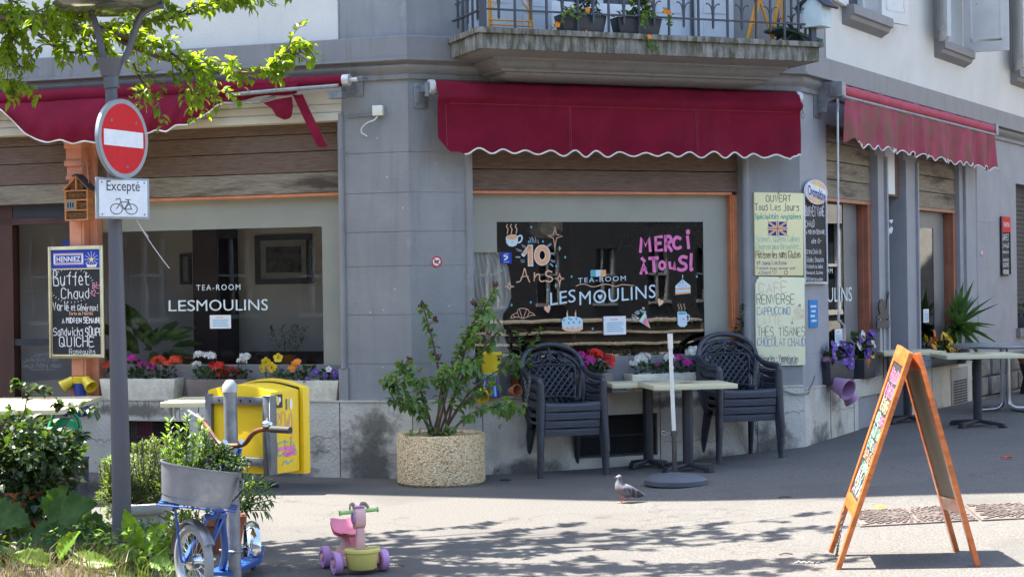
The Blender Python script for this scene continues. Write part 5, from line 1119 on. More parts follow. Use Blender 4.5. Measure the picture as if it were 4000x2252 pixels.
for i in range(60): x, z = rnd.uniform(.08, .92), rnd.uniform(.015, .17); a = rnd.uniform(.6, 1.8); ribbon(mb, [(e + (wd - 2 * e) * x, -.006, zz(z)), (e + (wd - 2 * e) * x + .03 * math.cos(a), -.006, zz(z) + .035 * math.sin(a))], .006, PI[['chalk_pink', 'chalk_green', 'chalk_white', 'chalk_green'][i % 4]])
pbuild(mb, 'lettering', t)
mb = MB(); P_ = [Vector(((nf.x + ff.x) / 2 + .06, (nf.y + ff.y) / 2, .33)), Vector(((nf.x + ff.x) / 2 + .03, (nf.y + ff.y) / 2, .15)), gp(3260, 2180) + Vector((0, 0, .006)), gp(3200, 2198) + Vector((0, 0, .006)), gp(3100, 2198) + Vector((0, 0, .006))]
tag(chain('chain', 'thin pale chain trailing from the sandwich board onto the pavement', P_, .0026, .022), 'thin pale chain trailing from the sandwich board onto the pavement', 'chain')

# ---------------------------------------------------------------- tree grates set in the pavement
M_CAST = mat('rusty_cast_iron', (.125, .1, .088), .7, var=.3, scale=20, metal=.2)
c1 = gp(3562, 2014)
for k, lb in enumerate(('rusty cast-iron grate in the pavement, seen through the legs of the sandwich board', 'rusty cast-iron grate at the right edge of the pavement')):
    cx, cy = c1.x + k * .74, c1.y - k * .1; t = thing('pavement_grate', lb, 'grate', (cx, cy, gz(cx)), R(-6), 'cast iron pavement grates')
    S_ = .365; mb = MB(); tilt = Matrix.Rotation(-math.atan((gz(cx + .1) - gz(cx - .1)) / .2), 4, 'Y'); mb.T = tilt
    mb.box(-S_, S_, -S_, S_, -.03, .008); mb.build('plate', M_CAST, t, bevel=.003)
    mb = MB(tilt)
    for i in range(48):
        a = 2 * math.pi * i / 48; mx = S_ * .94 / max(abs(math.cos(a)), abs(math.sin(a)))
        if i % 6 == 0: mb.bar((.03 * math.cos(a), .03 * math.sin(a), .011), (mx * math.cos(a), mx * math.sin(a), .011), .02, .008); continue
        r_ = .07 + .03 * (i % 3)
        while r_ < mx - .03: L_ = rnd.uniform(.025, .06); mb.bar((r_ * math.cos(a), r_ * math.sin(a), .011), (min(mx, r_ + L_) * math.cos(a), min(mx, r_ + L_) * math.sin(a), .011), .012 + r_ * .02, .008); r_ += L_ + .022
    mb.build('ribs', M_CAST, t)

# ---------------------------------------------------------------- lamp post with the road signs
M_POST = mat('dark_grey_post', (.105, .105, .115), .5, var=.06, scale=3)
pb = gp(470, 2205); LPY = pb.y
t = thing('lamp_post', 'tall dark grey street lamp post with two curved arms under a glass disc', 'lamp post', pb, 0)
A_ = lambda px, py: (lambda p: (p.x - pb.x, 0, p.z))(at(px, py, LPY))
mb = MB(); mb.tube([A_(478, 2250), A_(474, 1900), A_(462, 1400), A_(450, 900), A_(440, 480), A_(434, 345)], [.056, .056, .0505, .041, .037, .035], 20); mb.tube([A_(437, 345), A_(433, 300)], .046, 18); mb.lathe([(.05, 0), (.062, .04), (.082, .1), (.083, .105), (.03, .106)], 20, c=A_(431, 300)); mb.build('pole', M_POST, t, smooth=40)
for P in ([(410, 245), (398, 200), (380, 120), (360, 60), (330, 15), (310, -20)], [(478, 245), (505, 190), (530, 110), (555, 55), (600, 28), (640, 22)]):
    mb = MB(); mb.tube(crv([A_(*p) for p in P], 4), .02, 10); mb.build('arm', M_POST, t, smooth=60)
c_ = A_(425, 12)
mb = MB(); mb.lathe([(.0, -.052), (.2, -.05), (.29, -.03), (.325, .0), (.29, .03), (0, .06)], 36, c=c_, M=Matrix.Rotation(R(-2), 3, 'Y')); mb.build('glass_disc', mat('lamp_disc', (.09, .1, .075), .12, var=.35, scale=5, spec=.8), t, smooth=50)
mb = MB(); mb.tube([A_(425, -15), A_(424, -90)], .12, 18); mb.build('lamp_head', M_POST, t, smooth=50)
# stickers on the pole
mb = MB(); mb.lathe([(.046, 0), (.046, .03)], 12, c=A_(459, 1340), a0=R(180), a1=R(330)); mb.build('sticker', M_BLK, t)
SGR = R(-30)
M_SBACK = mat('sign_rim_grey', (.3, .33, .36), .5, var=.1, metal=.3)
c_ = at(480, 542, LPY - .075); t = thing('no_entry_sign', 'round red no-entry sign with a white bar on the dark post', 'road sign', c_, R(65)); RN = .232
mb = MB(); mb.prism(oval(0, 0, RN, RN, 44), -.004, .02); ribbon(mb, [(x, -.006, z) for x, z in oval(0, 0, RN * .94, RN * .94, 44)], RN * .12, closed=True); mb.build('rim', M_SBACK, t, smooth=40)
mb = MB(); poly(mb, oval(0, 0, RN * .885, RN * .885, 44), -.0065, PI['sign_red']); z = .035; poly(mb, [(-RN * .79, -RN * .2), (RN * .79, -RN * .2), (RN * .79, RN * .2), (-RN * .79, RN * .2)], -.0075, PI['paint_white']); pbuild(mb, 'face', t).data.materials[0 if True else 1]
mb = MB(); [mb.ball((x, -.007, z), .008, 8, sy=.5) for x, z in ((-.11, .1), (.12, .1), (.03, -.165))]; mb.build('rivets', M_GALV, t)
mb = MB(); mb.tube([(-.08, .05, .18), (.06, .05, .18)], .012, 6); mb.tube([(-.08, .05, -.19), (.06, .05, -.19)], .012, 6); mb.build('clamp', M_GALV, t)
c_ = at(480, 775, LPY - .07); t = thing('supplementary_sign', 'white rectangular sign reading Excepté above a bicycle symbol', 'road sign', c_, R(38)); W_, H_ = .168, .12
mb = MB(); mb.box(-W_, W_, -.004, .016, -H_, H_); mb.build('rim', M_SBACK, t, bevel=.003)
mb = MB(); w2, h2 = W_ * .91, H_ * .89; poly(mb, [(-w2, -h2), (w2, -h2), (w2, h2), (-w2, h2)], -.0065, PI['paint_white']); text(mb, 'Excepté', -.105, .105, .025, .103, -.008, PI['ink_black'])
cx = -.0; bz = -.062
for x in (-.045, .05): ribbon(mb, [(q[0], -.008, q[1]) for q in oval(cx + x, bz, .037, .03, 20)], .0045, PI['ink_black'], True)
for a, b in (((-.032, bz), (-.012, -.022)), ((-.012, -.022), (.002, bz - .002)), ((.002, bz - .002), (.024, -.022)), ((.024, -.022), (-.012, -.02)), ((.036, bz), (.024, -.022)), ((.002, bz - .002), (.036, bz)), ((.024, -.022), (.02, -.008)), ((.01, -.007), (.03, -.007)), ((-.012, -.02), (-.016, .0)), ((-.016, 0), (-.03, -.004)), ((-.03, -.004), (-.034, -.012))): ribbon(mb, [(cx + a[0] * 1.4, -.0085, a[1]), (cx + b[0] * 1.4, -.0085, b[1])], .0045, PI['ink_black'])
pbuild(mb, 'face', t); mb = MB(); [mb.ball((sx * W_ * .8, -.007, sz * H_ * .78), .006, 8, sy=.5) for sx in (-1, 1) for sz in (-1, 1)]; mb.build('rivets', M_GALV, t)
mb = MB(); mb.tube(crv([at(532, 855, LPY), at(560, 905, LPY + .02), at(600, 965, LPY + .04), at(640, 1020, LPY + .06), at(662, 1048, LPY + .07)], 5), .0028, 5); mb.tube(crv([at(532, 855, LPY), at(552, 890, LPY), at(580, 925, LPY + .03)], 5), .0025, 5)
tag(mb.build('cord', mat('frayed_cord', (.6, .58, .55), .9)), 'frayed white cord hanging from the sign post below the bicycle sign', 'cord')
# ---------------------------------------------------------------- plants
LF_TREE = leafmat('tree_leaf', (.115, .2, .02), .62, var=.3); LF_DARK = leafmat('dark_leaf', (.028, .06, .02), .3); LF_MID = leafmat('mid_leaf', (.05, .1, .028), .4)
LF_LIL = leafmat('lilac_leaf', (.1, .19, .055), .4); LF_GER = leafmat('geranium_leaf', (.03, .07, .022), .35); LF_ROS = leafmat('rosemary_leaf', (.1, .165, .06), .35); LF_MINT = leafmat('mint_leaf', (.1, .19, .04), .45)
LF_BUR = leafmat('burdock_leaf', (.035, .09, .018), .4, var=.3, rough=.85, scale=18); LF_IN = leafmat('house_plant_leaf', (.13, .25, .06), .2); LF_YUC = leafmat('yucca_leaf', (.07, .15, .05), .2); LF_OLE = leafmat('oleander_leaf', (.08, .15, .045), .35)
M_STEM = mat('green_stem', (.08, .1, .04), .7); M_TWIG = mat('woody_twig', (.13, .085, .055), .85, var=.25, scale=12); M_SOIL = mat('potting_soil', (.035, .024, .018), .95, var=.4, scale=30)
M_TERRA = mat('terracotta', (.42, .14, .06), .8, var=.14, scale=6, dirt=(.3, .15, .09), dscale=3)
FC = {'red': (.75, .04, .025), 'orange_red': (.8, .09, .03), 'magenta': (.55, .04, .32), 'white': (.8, .78, .72), 'yellow': (.85, .6, .03), 'orange': (.85, .25, .02), 'violet': (.16, .08, .42), 'dark_red': (.45, .02, .03), 'purple': (.06, .03, .2)}
FLM = {k: mat(k + '_petal', v, .7, var=.22, scale=30, trans=.25) for k, v in FC.items()}
def rv(s=1.): return Vector((rnd.uniform(-s, s), rnd.uniform(-s, s), rnd.uniform(-s, s)))
def foliage(mb, c, rad, n, L, W=None, up=.3, m=0, droop=.2, fold=.2):
    c = Vector(c); rad = Vector(rad)
    for _ in range(n):
        while True:
            v = rv()
            if v.length < 1: break
        p = c + Vector((v.x * rad.x, v.y * rad.y, v.z * rad.z)); d = v * .8 + rv(.6) + Vector((0, 0, up)); l = L * rnd.uniform(.65, 1.2)
        mb.leaf(p, d, Vector((0, 0, 1)) + rv(.7), l, (W or L * .7) * rnd.uniform(.8, 1.15), m, fold, droop)
def along(mb, pts, n, L, W, t0=.15, t1=1., droop=.3, out=.8, m=0, fold=.2, z=0.):
    P = [Vector(p) for p in pts]
    for i in range(n):
        t = t0 + (t1 - t0) * (i + rnd.random()) / n; k = min(len(P) - 2, int(t * (len(P) - 1))); f = t * (len(P) - 1) - k
        p = P[k].lerp(P[k + 1], f); ax = (P[k + 1] - P[k]).normalized(); s = rv(); s = (s - ax * s.dot(ax)).normalized()
        mb.leaf(p + s * .005, s * out + ax * .5 + Vector((0, 0, z)), Vector((0, 0, 1)) + rv(.4), L * rnd.uniform(.65, 1.2), W * rnd.uniform(.75, 1.2), m, fold, droop)
def flower_head(parent, c, r, col, n=26, name='flower'):
    mb = MB(); c = Vector(c)
    for i in range(n):
        v = rv()
        if v.length < .1: continue
        v.normalize(); v.z = abs(v.z) * .8 - .15; p = c + v * r * rnd.uniform(.7, 1); u = v.cross(Vector((.3, .2, 1))).normalized(); w_ = v.cross(u); q = r * .42
        for k in range(4): a = k * 1.571 + i; d = u * math.cos(a) + w_ * math.sin(a); e = u * math.cos(a + 1.57) + w_ * math.sin(a + 1.57); mb.add([p, p + d * q * .7 + e * q * .35 + v * q * .15, p + d * q + v * q * .25, p + d * q * .7 - e * q * .35 + v * q * .15], [(0, 1, 2, 3)])
    return mb.build(name, FLM[col], parent)
def pansy(parent, c, r, col, dirv=(0, -1, .2)):
    mb = MB(); c = Vector(c); v = Vector(dirv) + rv(.5); v.normalize(); u = v.cross(Vector((0, 0, 1))).normalized(); w_ = u.cross(v)
    for k in range(5):
        a = R(90 + 72 * k); p = c + (u * math.cos(a) + w_ * math.sin(a)) * r * .55; mb.add([p + (u * math.cos(b) + w_ * math.sin(b)) * r * .52 + v * .002 * k for b in [j * 1.047 for j in range(6)]], [tuple(range(6))])
    mb.add([c + v * .012 + (u * math.cos(b) + w_ * math.sin(b)) * r * .2 for b in [j * 1.26 for j in range(5)]], [tuple(range(5))], 1)
    mb.build('flower', [FLM[col], FLM['yellow' if col != 'yellow' else 'dark_red']], parent)
def trough(t, w, d, h, m, taper=.9, rim=.015):
    mb = MB(); a, b = w / 2, d / 2; ta, tb = a * taper if taper < 1 else a, b * taper
    o = [(-ta, -tb, 0), (ta, -tb, 0), (ta, tb, 0), (-ta, tb, 0), (-a, -b, h), (a, -b, h), (a, b, h), (-a, b, h)]
    i = [(-a + rim, -b + rim, h), (a - rim, -b + rim, h), (a - rim, b - rim, h), (-a + rim, b - rim, h), (-a + rim, -b + rim, h - .03), (a - rim, -b + rim, h - .03), (a - rim, b - rim, h - .03), (-a + rim, b - rim, h - .03)]
    mb.add(o + i, [(3, 2, 1, 0), (0, 1, 5, 4), (1, 2, 6, 5), (2, 3, 7, 6), (3, 0, 4, 7), (4, 5, 9, 8), (5, 6, 10, 9), (6, 7, 11, 10), (7, 4, 8, 11), (8, 9, 13, 12), (9, 10, 14, 13), (10, 11, 15, 14), (11, 8, 12, 15)])
    mb.build('trough', m, t, bevel=.006); mb = MB(); mb.box(-a + rim + .001, a - rim - .001, -b + rim + .001, b - rim - .001, h - .06, h - .028); mb.build('soil', M_SOIL, t)
M_STP = mat('pale_stone_trough', (.74, .68, .53), .9, var=.15, scale=9, bump=.5, bscale=60, dirt=(.48, .43, .33), dscale=4); M_BRP = mat('brown_trough', (.2, .16, .135), .8, var=.12); M_DKP = mat('dark_plastic_trough', (.035, .036, .042), .5, var=.1)
def flower_box(label, fc, pxl, pxr, pyt, pyb, m, cols, group, dd=-.07, dep=.18, fh=.16, kind='ger', nleaf=130, tp=.93, hgt=None, leafm=None):
    d = dd + dep / 2; (s0, zb), (s1, zb2) = hit(fc, pxl, pyb, d), hit(fc, pxr, pyb, d); zt = hit(fc, pxl, pyt, d)[1]; zbase = .6575 if fc != 'R' else .6275
    w_ = s1 - s0; h = hgt or max(.1, zt - zbase); t = thing('flower_box', label, 'flower box', fp(fc, (s0 + s1) / 2, zbase, dd), RZ[fc], group); trough(t, w_, dep, h, m, tp)
    mb = MB(); foliage(mb, (0, 0, h + .03), (w_ * .48, dep * .5, .08), nleaf, .045, .045, .4, droop=.1); mb.build('foliage', leafm or LF_GER, t)
    for c_ in cols:
        x, z, col, r_ = c_
        p = (w_ * (x - .5), rnd.uniform(-.07, .02) - (.04 if fc == 'R' else 0), h + z * fh); r_ = r_ * (1.6 if fc == 'R' else 1.4)
        if kind == 'pansy' or (len(col) and col[0] == '*'): pansy(t, p, r_, col.strip('*'))
        else: flower_head(t, p, r_, col)
        mb = MB(); mb.tube([(p[0] * .9, 0, h), (p[0], p[1], p[2])], .0025, 4); mb.build('stem', M_STEM, t)
    return t
G_FB = 'flower boxes on the window ledges'
flower_box('pale stone trough with orange red and magenta geraniums, partly behind the dark post', 'L', 388, 685, 1478, 1555, M_STP, [(.06, .7, 'orange_red', .045), (.42, 1.1, 'magenta', .04), (.5, .75, 'magenta', .035), (.75, .95, 'orange_red', .05), (.66, .6, 'magenta', .03), (.88, .8, 'orange_red', .035), (.97, 1.0, 'orange_red', .045)], G_FB)
flower_box('brown trough with white and salmon red geraniums, left of the yellow letter box', 'L', 726, 968, 1480, 1555, M_BRP, [(.15, 1.3, 'white', .04), (.12, .75, 'white', .035), (.38, 1.25, 'white', .042), (.48, .65, 'red', .055), (.52, .2, 'red', .045), (.7, .5, 'dark_red', .03), (.95, 1.2, 'white', .04), (.86, .95, 'white', .035), (.75, .3, 'dark_red', .03)], G_FB)
flower_box('pale stone trough with yellow, orange and violet pansies behind the yellow letter box', 'L', 1010, 1322, 1485, 1560, M_STP, [(.07, 1.0, '*yellow', .03), (.15, .7, '*yellow', .035), (.02, .65, '*yellow', .03), (.2, 1.2, '*yellow', .03), (.36, .6, '*orange', .028), (.44, .9, '*orange', .025), (.47, 1.0, '*orange', .024), (.7, .45, '*violet', .024), (.78, .2, '*violet', .024), (.9, .4, '*violet', .024), (.86, .6, '*white', .02), (.95, .2, '*violet', .024), (.6, .1, '*violet', .022), (.98, .35, '*white', .02)], G_FB, kind='mix', nleaf=110)
flower_box('woven brown trough with magenta and red geraniums beside the left chair stack', 'C', 2230, 2398, 1460, 1540, M_BRP, [(.25, 1.0, 'magenta', .04), (.45, .7, 'magenta', .05), (.3, .4, 'magenta', .035), (.6, 1.05, 'red', .05), (.8, .8, 'dark_red', .05), (.97, .7, 'red', .045), (.95, .4, 'red', .03)], G_FB)
flower_box('long pale trough with white and magenta geraniums behind the pair of tables', 'C', 2470, 2790, 1462, 1545, M_STP, [(.12, .8, 'white', .045), (.2, .95, 'white', .04), (.05, .6, 'white', .03), (.48, .85, 'white', .04), (.6, .8, 'magenta', .04), (.68, .5, 'magenta', .045), (.33, .5, 'magenta', .02), (.8, 1.2, 'white', .05), (.74, 1.1, 'white', .04), (.95, .7, 'white', .035)], G_FB)
flower_box('dark oval trough of violet pansies on the side street ledge', 'R', 3245, 3340, 1412, 1480, M_DKP, [(rnd.random(), rnd.uniform(-.3, 1.1), rnd.choice(['violet', 'violet', 'purple']), .035) for _ in range(24)], G_FB, dd=.0, kind='pansy', nleaf=140)
flower_box('black square trough with violet and white pansies beside the terracotta pot', 'R', 3378, 3425, 1402, 1468, M_DKP, [(rnd.random(), rnd.uniform(.0, 1.5), rnd.choice(['violet', 'white', 'violet', 'yellow']), .035) for _ in range(16)], G_FB, dd=-.02, kind='pansy', nleaf=120)
flower_box('dark grey trough full of yellow pansies before the far window', 'R', 3632, 3768, 1408, 1470, M_DKP, [(rnd.random() * .9, rnd.uniform(.1, 1.9), rnd.choice(['yellow', 'yellow', 'yellow', 'orange']), .027) for _ in range(26)] + [(rnd.random(), .4, 'purple', .035) for _ in range(6)], G_FB, dd=-.02, kind='pansy', nleaf=190)
# pots on the ledges
def pot(t, r, h, m, rim=.12, name='pot', c=(0, 0, 0), M=None, taper=.72):
    mb = MB(); mb.lathe([(r * taper, 0), (r * .97, h * .78), (r * 1.06, h * .79), (r * 1.08, h), (r * .95, h), (r * .9, h * .8), (r * .6, h * .1), (0, h * .1)], 22, c=c, M=M); return mb.build(name, m, t, smooth=40)
def soil(t, r, z): mb = MB(); mb.lathe([(0, z - .01), (r, z - .01), (r, z), (0, z)], 18); mb.build('soil', M_SOIL, t)
def ledge(fc, px, d, label, name='potted_plant', cat='potted plant', group=None):
    s = hit(fc, px, 1500, d)[0]; return thing(name, label, cat, fp(fc, s, .6575 if fc != 'R' else .6275, d), RZ[fc], group)
t = ledge('C', 2035, -.09, 'terracotta pot with a leafy vine beside the left chair stack'); pot(t, .085, .18, M_TERRA); soil(t, .08, .15)
mb = MB(); st = [crv([(0, 0, .15), (x * .5, y * .5 - .02, .15 + z * .6), (x, y, .15 + z)], 5) for x, y, z in ((-.12, -.05, .22), (.1, -.05, .3), (-.02, 0, .4), (-.22, -.06, .1), (.05, -.1, .12), (-.1, -.1, .05), (.18, -.04, .42))]
for s_ in st: along(mb, s_, 16, .055, .045)
mb.build('foliage', LF_LIL, t); mb = MB(); [mb.tube(s_, .004, 5) for s_ in st]; mb.build('stem', M_STEM, t)
t = ledge('R', 3360, -.02, 'orange terracotta pot with a leafy plant between the pansy troughs'); pot(t, .1, .2, M_TERRA); soil(t, .09, .17); mb = MB(); foliage(mb, (0, 0, .32), (.14, .1, .13), 60, .08, .06, .3); mb.build('foliage', LF_MID, t)
t = ledge('R', 3602, -.03, 'ribbed silver can with a small yellow pansy at the far window'); mb = MB(); mb.lathe([(.1, 0)] + [(.1 + .004 * (i % 2), .01 + .01 * i) for i in range(20)] + [(.105, .215), (.095, .215), (.09, .16), (0, .16)], 20); mb.build('can', M_GALV, t); mb = MB(); foliage(mb, (0, 0, .25), (.1, .08, .06), 40, .045); mb.build('foliage', LF_MID, t); pansy(t, (0, -.05, .33), .05, 'yellow'); pansy(t, (-.07, -.05, .27), .03, 'purple')
t = ledge('R', 3232, .01, 'tapered pink pot at the corner of the side ledge', 'flower_pot', 'flower pot'); pot(t, .075, .26, mat('pink_pot', (.55, .3, .4), .7), taper=.55)
t = ledge('R', 3742, .04, 'spiky yucca plant on the ledge of the side street wall'); pot(t, .13, .16, M_DKP); soil(t, .12, .14); mb = MB(); mb.tube([(0, 0, .14), (.01, 0, .32), (0, 0, .45)], [.05, .04, .045], 8); mb.build('trunk', M_TWIG, t)
mb = MB()
for i in range(40):
    a = i * 2.4; el = -.6 + 1.75 * (i / 40) + rnd.uniform(-.15, .15); L_ = rnd.uniform(.4, .7) * (1 if el < 1.1 else .8); d = Vector((math.cos(a) * math.cos(el), math.sin(a) * math.cos(el) * .5 - .25, math.sin(el))); o = Vector((0, 0, .42)); s_ = d.cross(Vector((0, 0, 1))); s_ = (s_.normalized() if s_.length > .1 else Vector((1, 0, 0))) * .022
    s_ = s_ * 1.7; q_ = s_.cross(d).normalized() * .03; p1 = o + d * L_ * .5; p2 = o + d * L_ + Vector((0, 0, -.06 * L_ * (1 - el * .4))); mb.add([o - s_ * .6 + q_, o, o + s_ * .6 + q_, p1 - s_ + q_, p1, p1 + s_ + q_, p2], [(0, 1, 4, 3), (1, 2, 5, 4), (3, 4, 6), (4, 5, 6)])
mb.build('leaves', LF_YUC, t)
t = ledge('C', 2895, -.06, 'bushy climbing plant at the right end of the middle window ledge'); pot(t, .1, .18, M_TERRA); soil(t, .09, .15); mb = MB(); P_ = [crv([(0, 0, .15), (x * .6, -.02, .35), (x, -.04, z)], 5) for x, z in ((-.02, .75), (.06, .5), (-.08, .55), (.1, .3), (0, .65))]
for s_ in P_: along(mb, s_, 34, .055, .03, t0=.05)
mb.build('foliage', LF_DARK, t); mb = MB(); [mb.tube(s_, .004, 5) for s_ in P_]; mb.build('stem', M_TWIG, t)
# figures made of flower pots
def fig(label, fc, px, d, body, head, foot, dz=0):
    t = ledge(fc, px, d, label, 'pot_figure', 'pot figure'); M_Y = mat('glazed_yellow', (.78, .6, .03), .35, var=.05)
    return t
M_YL = mat('glazed_yellow', (.78, .58, .03), .35, var=.06); M_BL = mat('glazed_blue', (.02, .06, .3), .35, var=.1); M_PKP = mat('lilac_pot', (.4, .22, .36), .7)
def potM(c, ax, r, h, m, t, name='pot'):
    z = Vector(ax).normalized(); x = z.cross(Vector((0, .2, 1))).normalized(); y = z.cross(x); M = Matrix((x, y, z)).transposed(); return pot(t, r, h, m, c=c, M=M, name=name)
t = ledge('L', 318, .0, 'blue and yellow figure made of stacked flower pots at the foot of the orange post', 'pot_figure', 'pot figure'); mb = MB(); mb.lathe([(.06, 0), (.075, .14), (.0, .14)], 18); mb.build('torso', M_BL, t, smooth=40); mb = MB(); mb.lathe([(.075, .14), (.08, .19), (.065, .2), (0, .2)], 18); mb.build('collar', M_YL, t, smooth=40)
for sg in (-1, 1): potM((sg * .06, -.03, .17), (sg * 1., -.5, -.7), .055, .12, M_YL, t, 'arm')
for sg in (-1, 1): potM((sg * .07 - .03, -.06, -.02), (sg * .3, -.7, -.9), .065, .12, M_BL, t, 'leg')
t = ledge('C', 1915, .0, 'striped figure made of flower pots with a yellow head under the shrub', 'pot_figure', 'pot figure'); mb = MB(); mb.lathe([(.105, .01), (.07, .19), (0, .19)], 20); b_ = mb.build('torso', M_BL, t, smooth=40)
mb = MB(); [mb.lathe([(.107, .012), (.072, .188)], 2, a0=.52 * k, a1=.52 * k + .2, m=k % 2) for k in range(12)]; mb.build('stripes', [mat('stripe_rust', (.4, .12, .05), .5), mat('stripe_sky', (.25, .4, .75), .5)], b_)
mb = MB(); mb.lathe([(.07, .2), (.1, .36), (.105, .37), (.105, .39), (.085, .39), (.08, .35), (0, .35)], 20); mb.build('head', M_YL, t, smooth=40); mb = MB(); mb.ball((.05, -.085, .33), .014, 8); mb.box(.03, .075, -.1, -.085, .352, .362); mb.build('eye', M_BLK, t)
mb = MB(); mb.lathe([(.075, .19), (.08, .205)], 20); mb.build('collar', mat('stripe_sky'), t)
potM((-.09, -.06, .06), (-.4, -.8, -.45), .055, .1, M_YL, t, 'leg'); potM((.16, -.08, .05), (.3, -1, .15), .05, .09, M_TERRA, t, 'leg')
t = ledge('R', 3262, .08, 'lilac flower pot legs of a pot figure hanging over the side ledge', 'pot_figure', 'pot figure'); potM((0, -.0, -.0), (-.3, -.8, -.25), .095, .17, M_PKP, t, 'leg'); potM((.12, -.05, -.06), (.3, -.5, -.9), .07, .14, M_PKP, t, 'leg')
# plants and lamp-side things inside the left window
def inside(label, fc, px, d, z, name='house_plant'):
    s = hit(fc, px, 1300, d)[0]; return thing(name, label, 'house plant', fp(fc, s, z, d), RZ[fc])
t = inside('broad leaved house plant inside the left window beside the dark post', 'L', 570, -.5, .66); mb = MB()
pot(t, .12, .2, M_STP)
for i in range(34):
    a = i * 2.4; el = rnd.uniform(.1, 1.35); d = Vector((math.cos(a) * math.cos(el), math.sin(a) * math.cos(el) * .5, math.sin(el))); r_ = rnd.uniform(.15, .5); p = Vector((0, 0, .2)) + d * r_
    mb.leaf(p, d + Vector((0, 0, -.5)), Vector((0, -1, .6)), rnd.uniform(.2, .32), rnd.uniform(.08, .12), 0, .15, .3)
mb.leaf((-.15, 0, .62), (.35, -.1, -.25), (0, -1, .2), .3, .08, 0, .1, .2); mb.leaf((-.22, 0, .85), (.45, 0, -.5), (0, -1, .2), .42, .1, 0, .1, .3); mb.build('leaves', LF_IN, t)
t = inside('small feathery house plant inside the left window near the grey pier', 'L', 1125, -.3, .95); pot(t, .07, .08, M_TERRA); mb = MB()
for x in (-.14, -.05, .03, .08, .14): along(mb, [(x * .3, 0, .05), (x, 0, .2), (x * 1.2, 0, .33)], 26, .05, .016, t0=.2, droop=.05)
mb.build('leaves', LF_IN, t)
t = inside('white orchid inside the side street window', 'R', 3250, -.35, .8); mb = MB(); [mb.tube(crv([(x * .3, 0, 0), (x * .6, 0, .3), (x, 0, .5), (x * 1.5, 0, .45)], 4), .004, 5) for x in (-.25, .1, .35)]; mb.build('stem', M_STEM, t)
for i in range(16): x = rnd.uniform(-.35, .5); flower_head(t, (x, rnd.uniform(-.05, .05), .2 + rnd.uniform(0, .35)), .05, 'white', 6)
for lb, px, d, z0 in (('tall indoor palm inside the middle window, right of centre', 2560, -.7, .4), ('leafy indoor plant at the right side inside the middle window', 2730, -.9, .9), ('dark trailing plant high inside the middle window', 2640, -1.2, 1.6)):
    t = inside(lb, 'C', px, d, z0); mb = MB()
    if z0 < .9: pot(t, .14, .25, M_DKP)
    for i in range(16):
        a = i * 2.4; L_ = rnd.uniform(.35, .6); d_ = Vector((math.cos(a), math.sin(a) * .6, rnd.uniform(.2, .9))).normalized(); along(mb, crv([(0, 0, .3), Vector((0, 0, .35)) + d_ * L_ * .6, Vector((0, 0, .25)) + d_ * L_], 4), 14, .13, .03, t0=.3, droop=.3)
    mb.build('leaves', LF_MID, t)

# exposed aggregate planter with the lilac
def voromat():
    m = bpy.data.materials.new('exposed_aggregate'); m.use_nodes = True; nt = m.node_tree; L = nt.links.new; b = nt.nodes['Principled BSDF']; b.inputs['Roughness'].default_value = .85
    tc = _n(nt, 'TexCoord'); v = _n(nt, 'TexVoronoi', Scale=80.); L(tc.outputs['Object'], v.inputs['Vector']); rp = _n(nt, 'ValToRGB'); rp.color_ramp.interpolation = 'LINEAR'
    el = rp.color_ramp.elements; el[0].color = (.42, .28, .13, 1); el[0].position = 0; el[1].color = (.95, .84, .6, 1); el[1].position = 1
    for p, c in ((.25, (.72, .5, .26)), (.5, (.9, .72, .44)), (.75, (.78, .54, .28))): e = el.new(p); e.color = c4(c)
    sp = _n(nt, 'SeparateColor'); L(v.outputs['Color'], sp.inputs[0]); L(sp.outputs[0], rp.inputs[0])
    mx = _n(nt, 'MixRGB', blend_type='MULTIPLY'); mx.inputs[0].default_value = .3; r2 = _n(nt, 'ValToRGB'); r2.color_ramp.elements[0].color = (1, 1, 1, 1); r2.color_ramp.elements[0].position = .4; r2.color_ramp.elements[1].color = (.4, .33, .24, 1); r2.color_ramp.elements[1].position = .75
    L(v.outputs['Distance'], r2.inputs[0]); L(rp.outputs[0], mx.inputs[1]); L(r2.outputs[0], mx.inputs[2]); L(mx.outputs[0], b.inputs['Base Color'])
    bp = _n(nt, 'Bump', Strength=.9, Distance=.012, invert=True); L(v.outputs['Distance'], bp.inputs['Height']); L(bp.outputs[0], b.inputs['Normal']); return m
pc = Vector((-.605, 14.12, 0)); t = thing('concrete_planter', 'round exposed-aggregate concrete planter in front of the grey pier', 'planter', pc)
mb = MB(); mb.lathe([(.345, 0), (.362, .02), (.366, .39), (.358, .41), (.315, .41), (.3, .395), (.295, .33), (0, .33)], 56); mb.build('bowl', voromat(), t, smooth=35)
mb = MB(); mb.lathe([(0, .325), (.29, .335), (.25, .345), (0, .36)], 24); mb.build('soil', M_SOIL, t)
t = thing('shrub', 'straggly lilac shrub with drooping leaves growing in the concrete planter', 'shrub', pc + Vector((0, 0, .35)))
B_ = lambda px, py, y: at(px, py, y) - pc - Vector((0, 0, .35))
tips = [(1650, 1185, 14.2), (1935, 1125, 14.25), (1860, 1260, 14.2), (1500, 1480, 13.9), (1560, 1410, 13.9), (1740, 1440, 13.8), (1850, 1420, 13.9), (1985, 1580, 13.8), (2030, 1400, 14.2), (1600, 1560, 13.8), (1920, 1340, 14.2), (1520, 1560, 13.9), (1940, 1500, 13.9), (1960, 1280, 14.25), (1895, 1180, 14.2)]
mbs, mbl = MB(), MB()
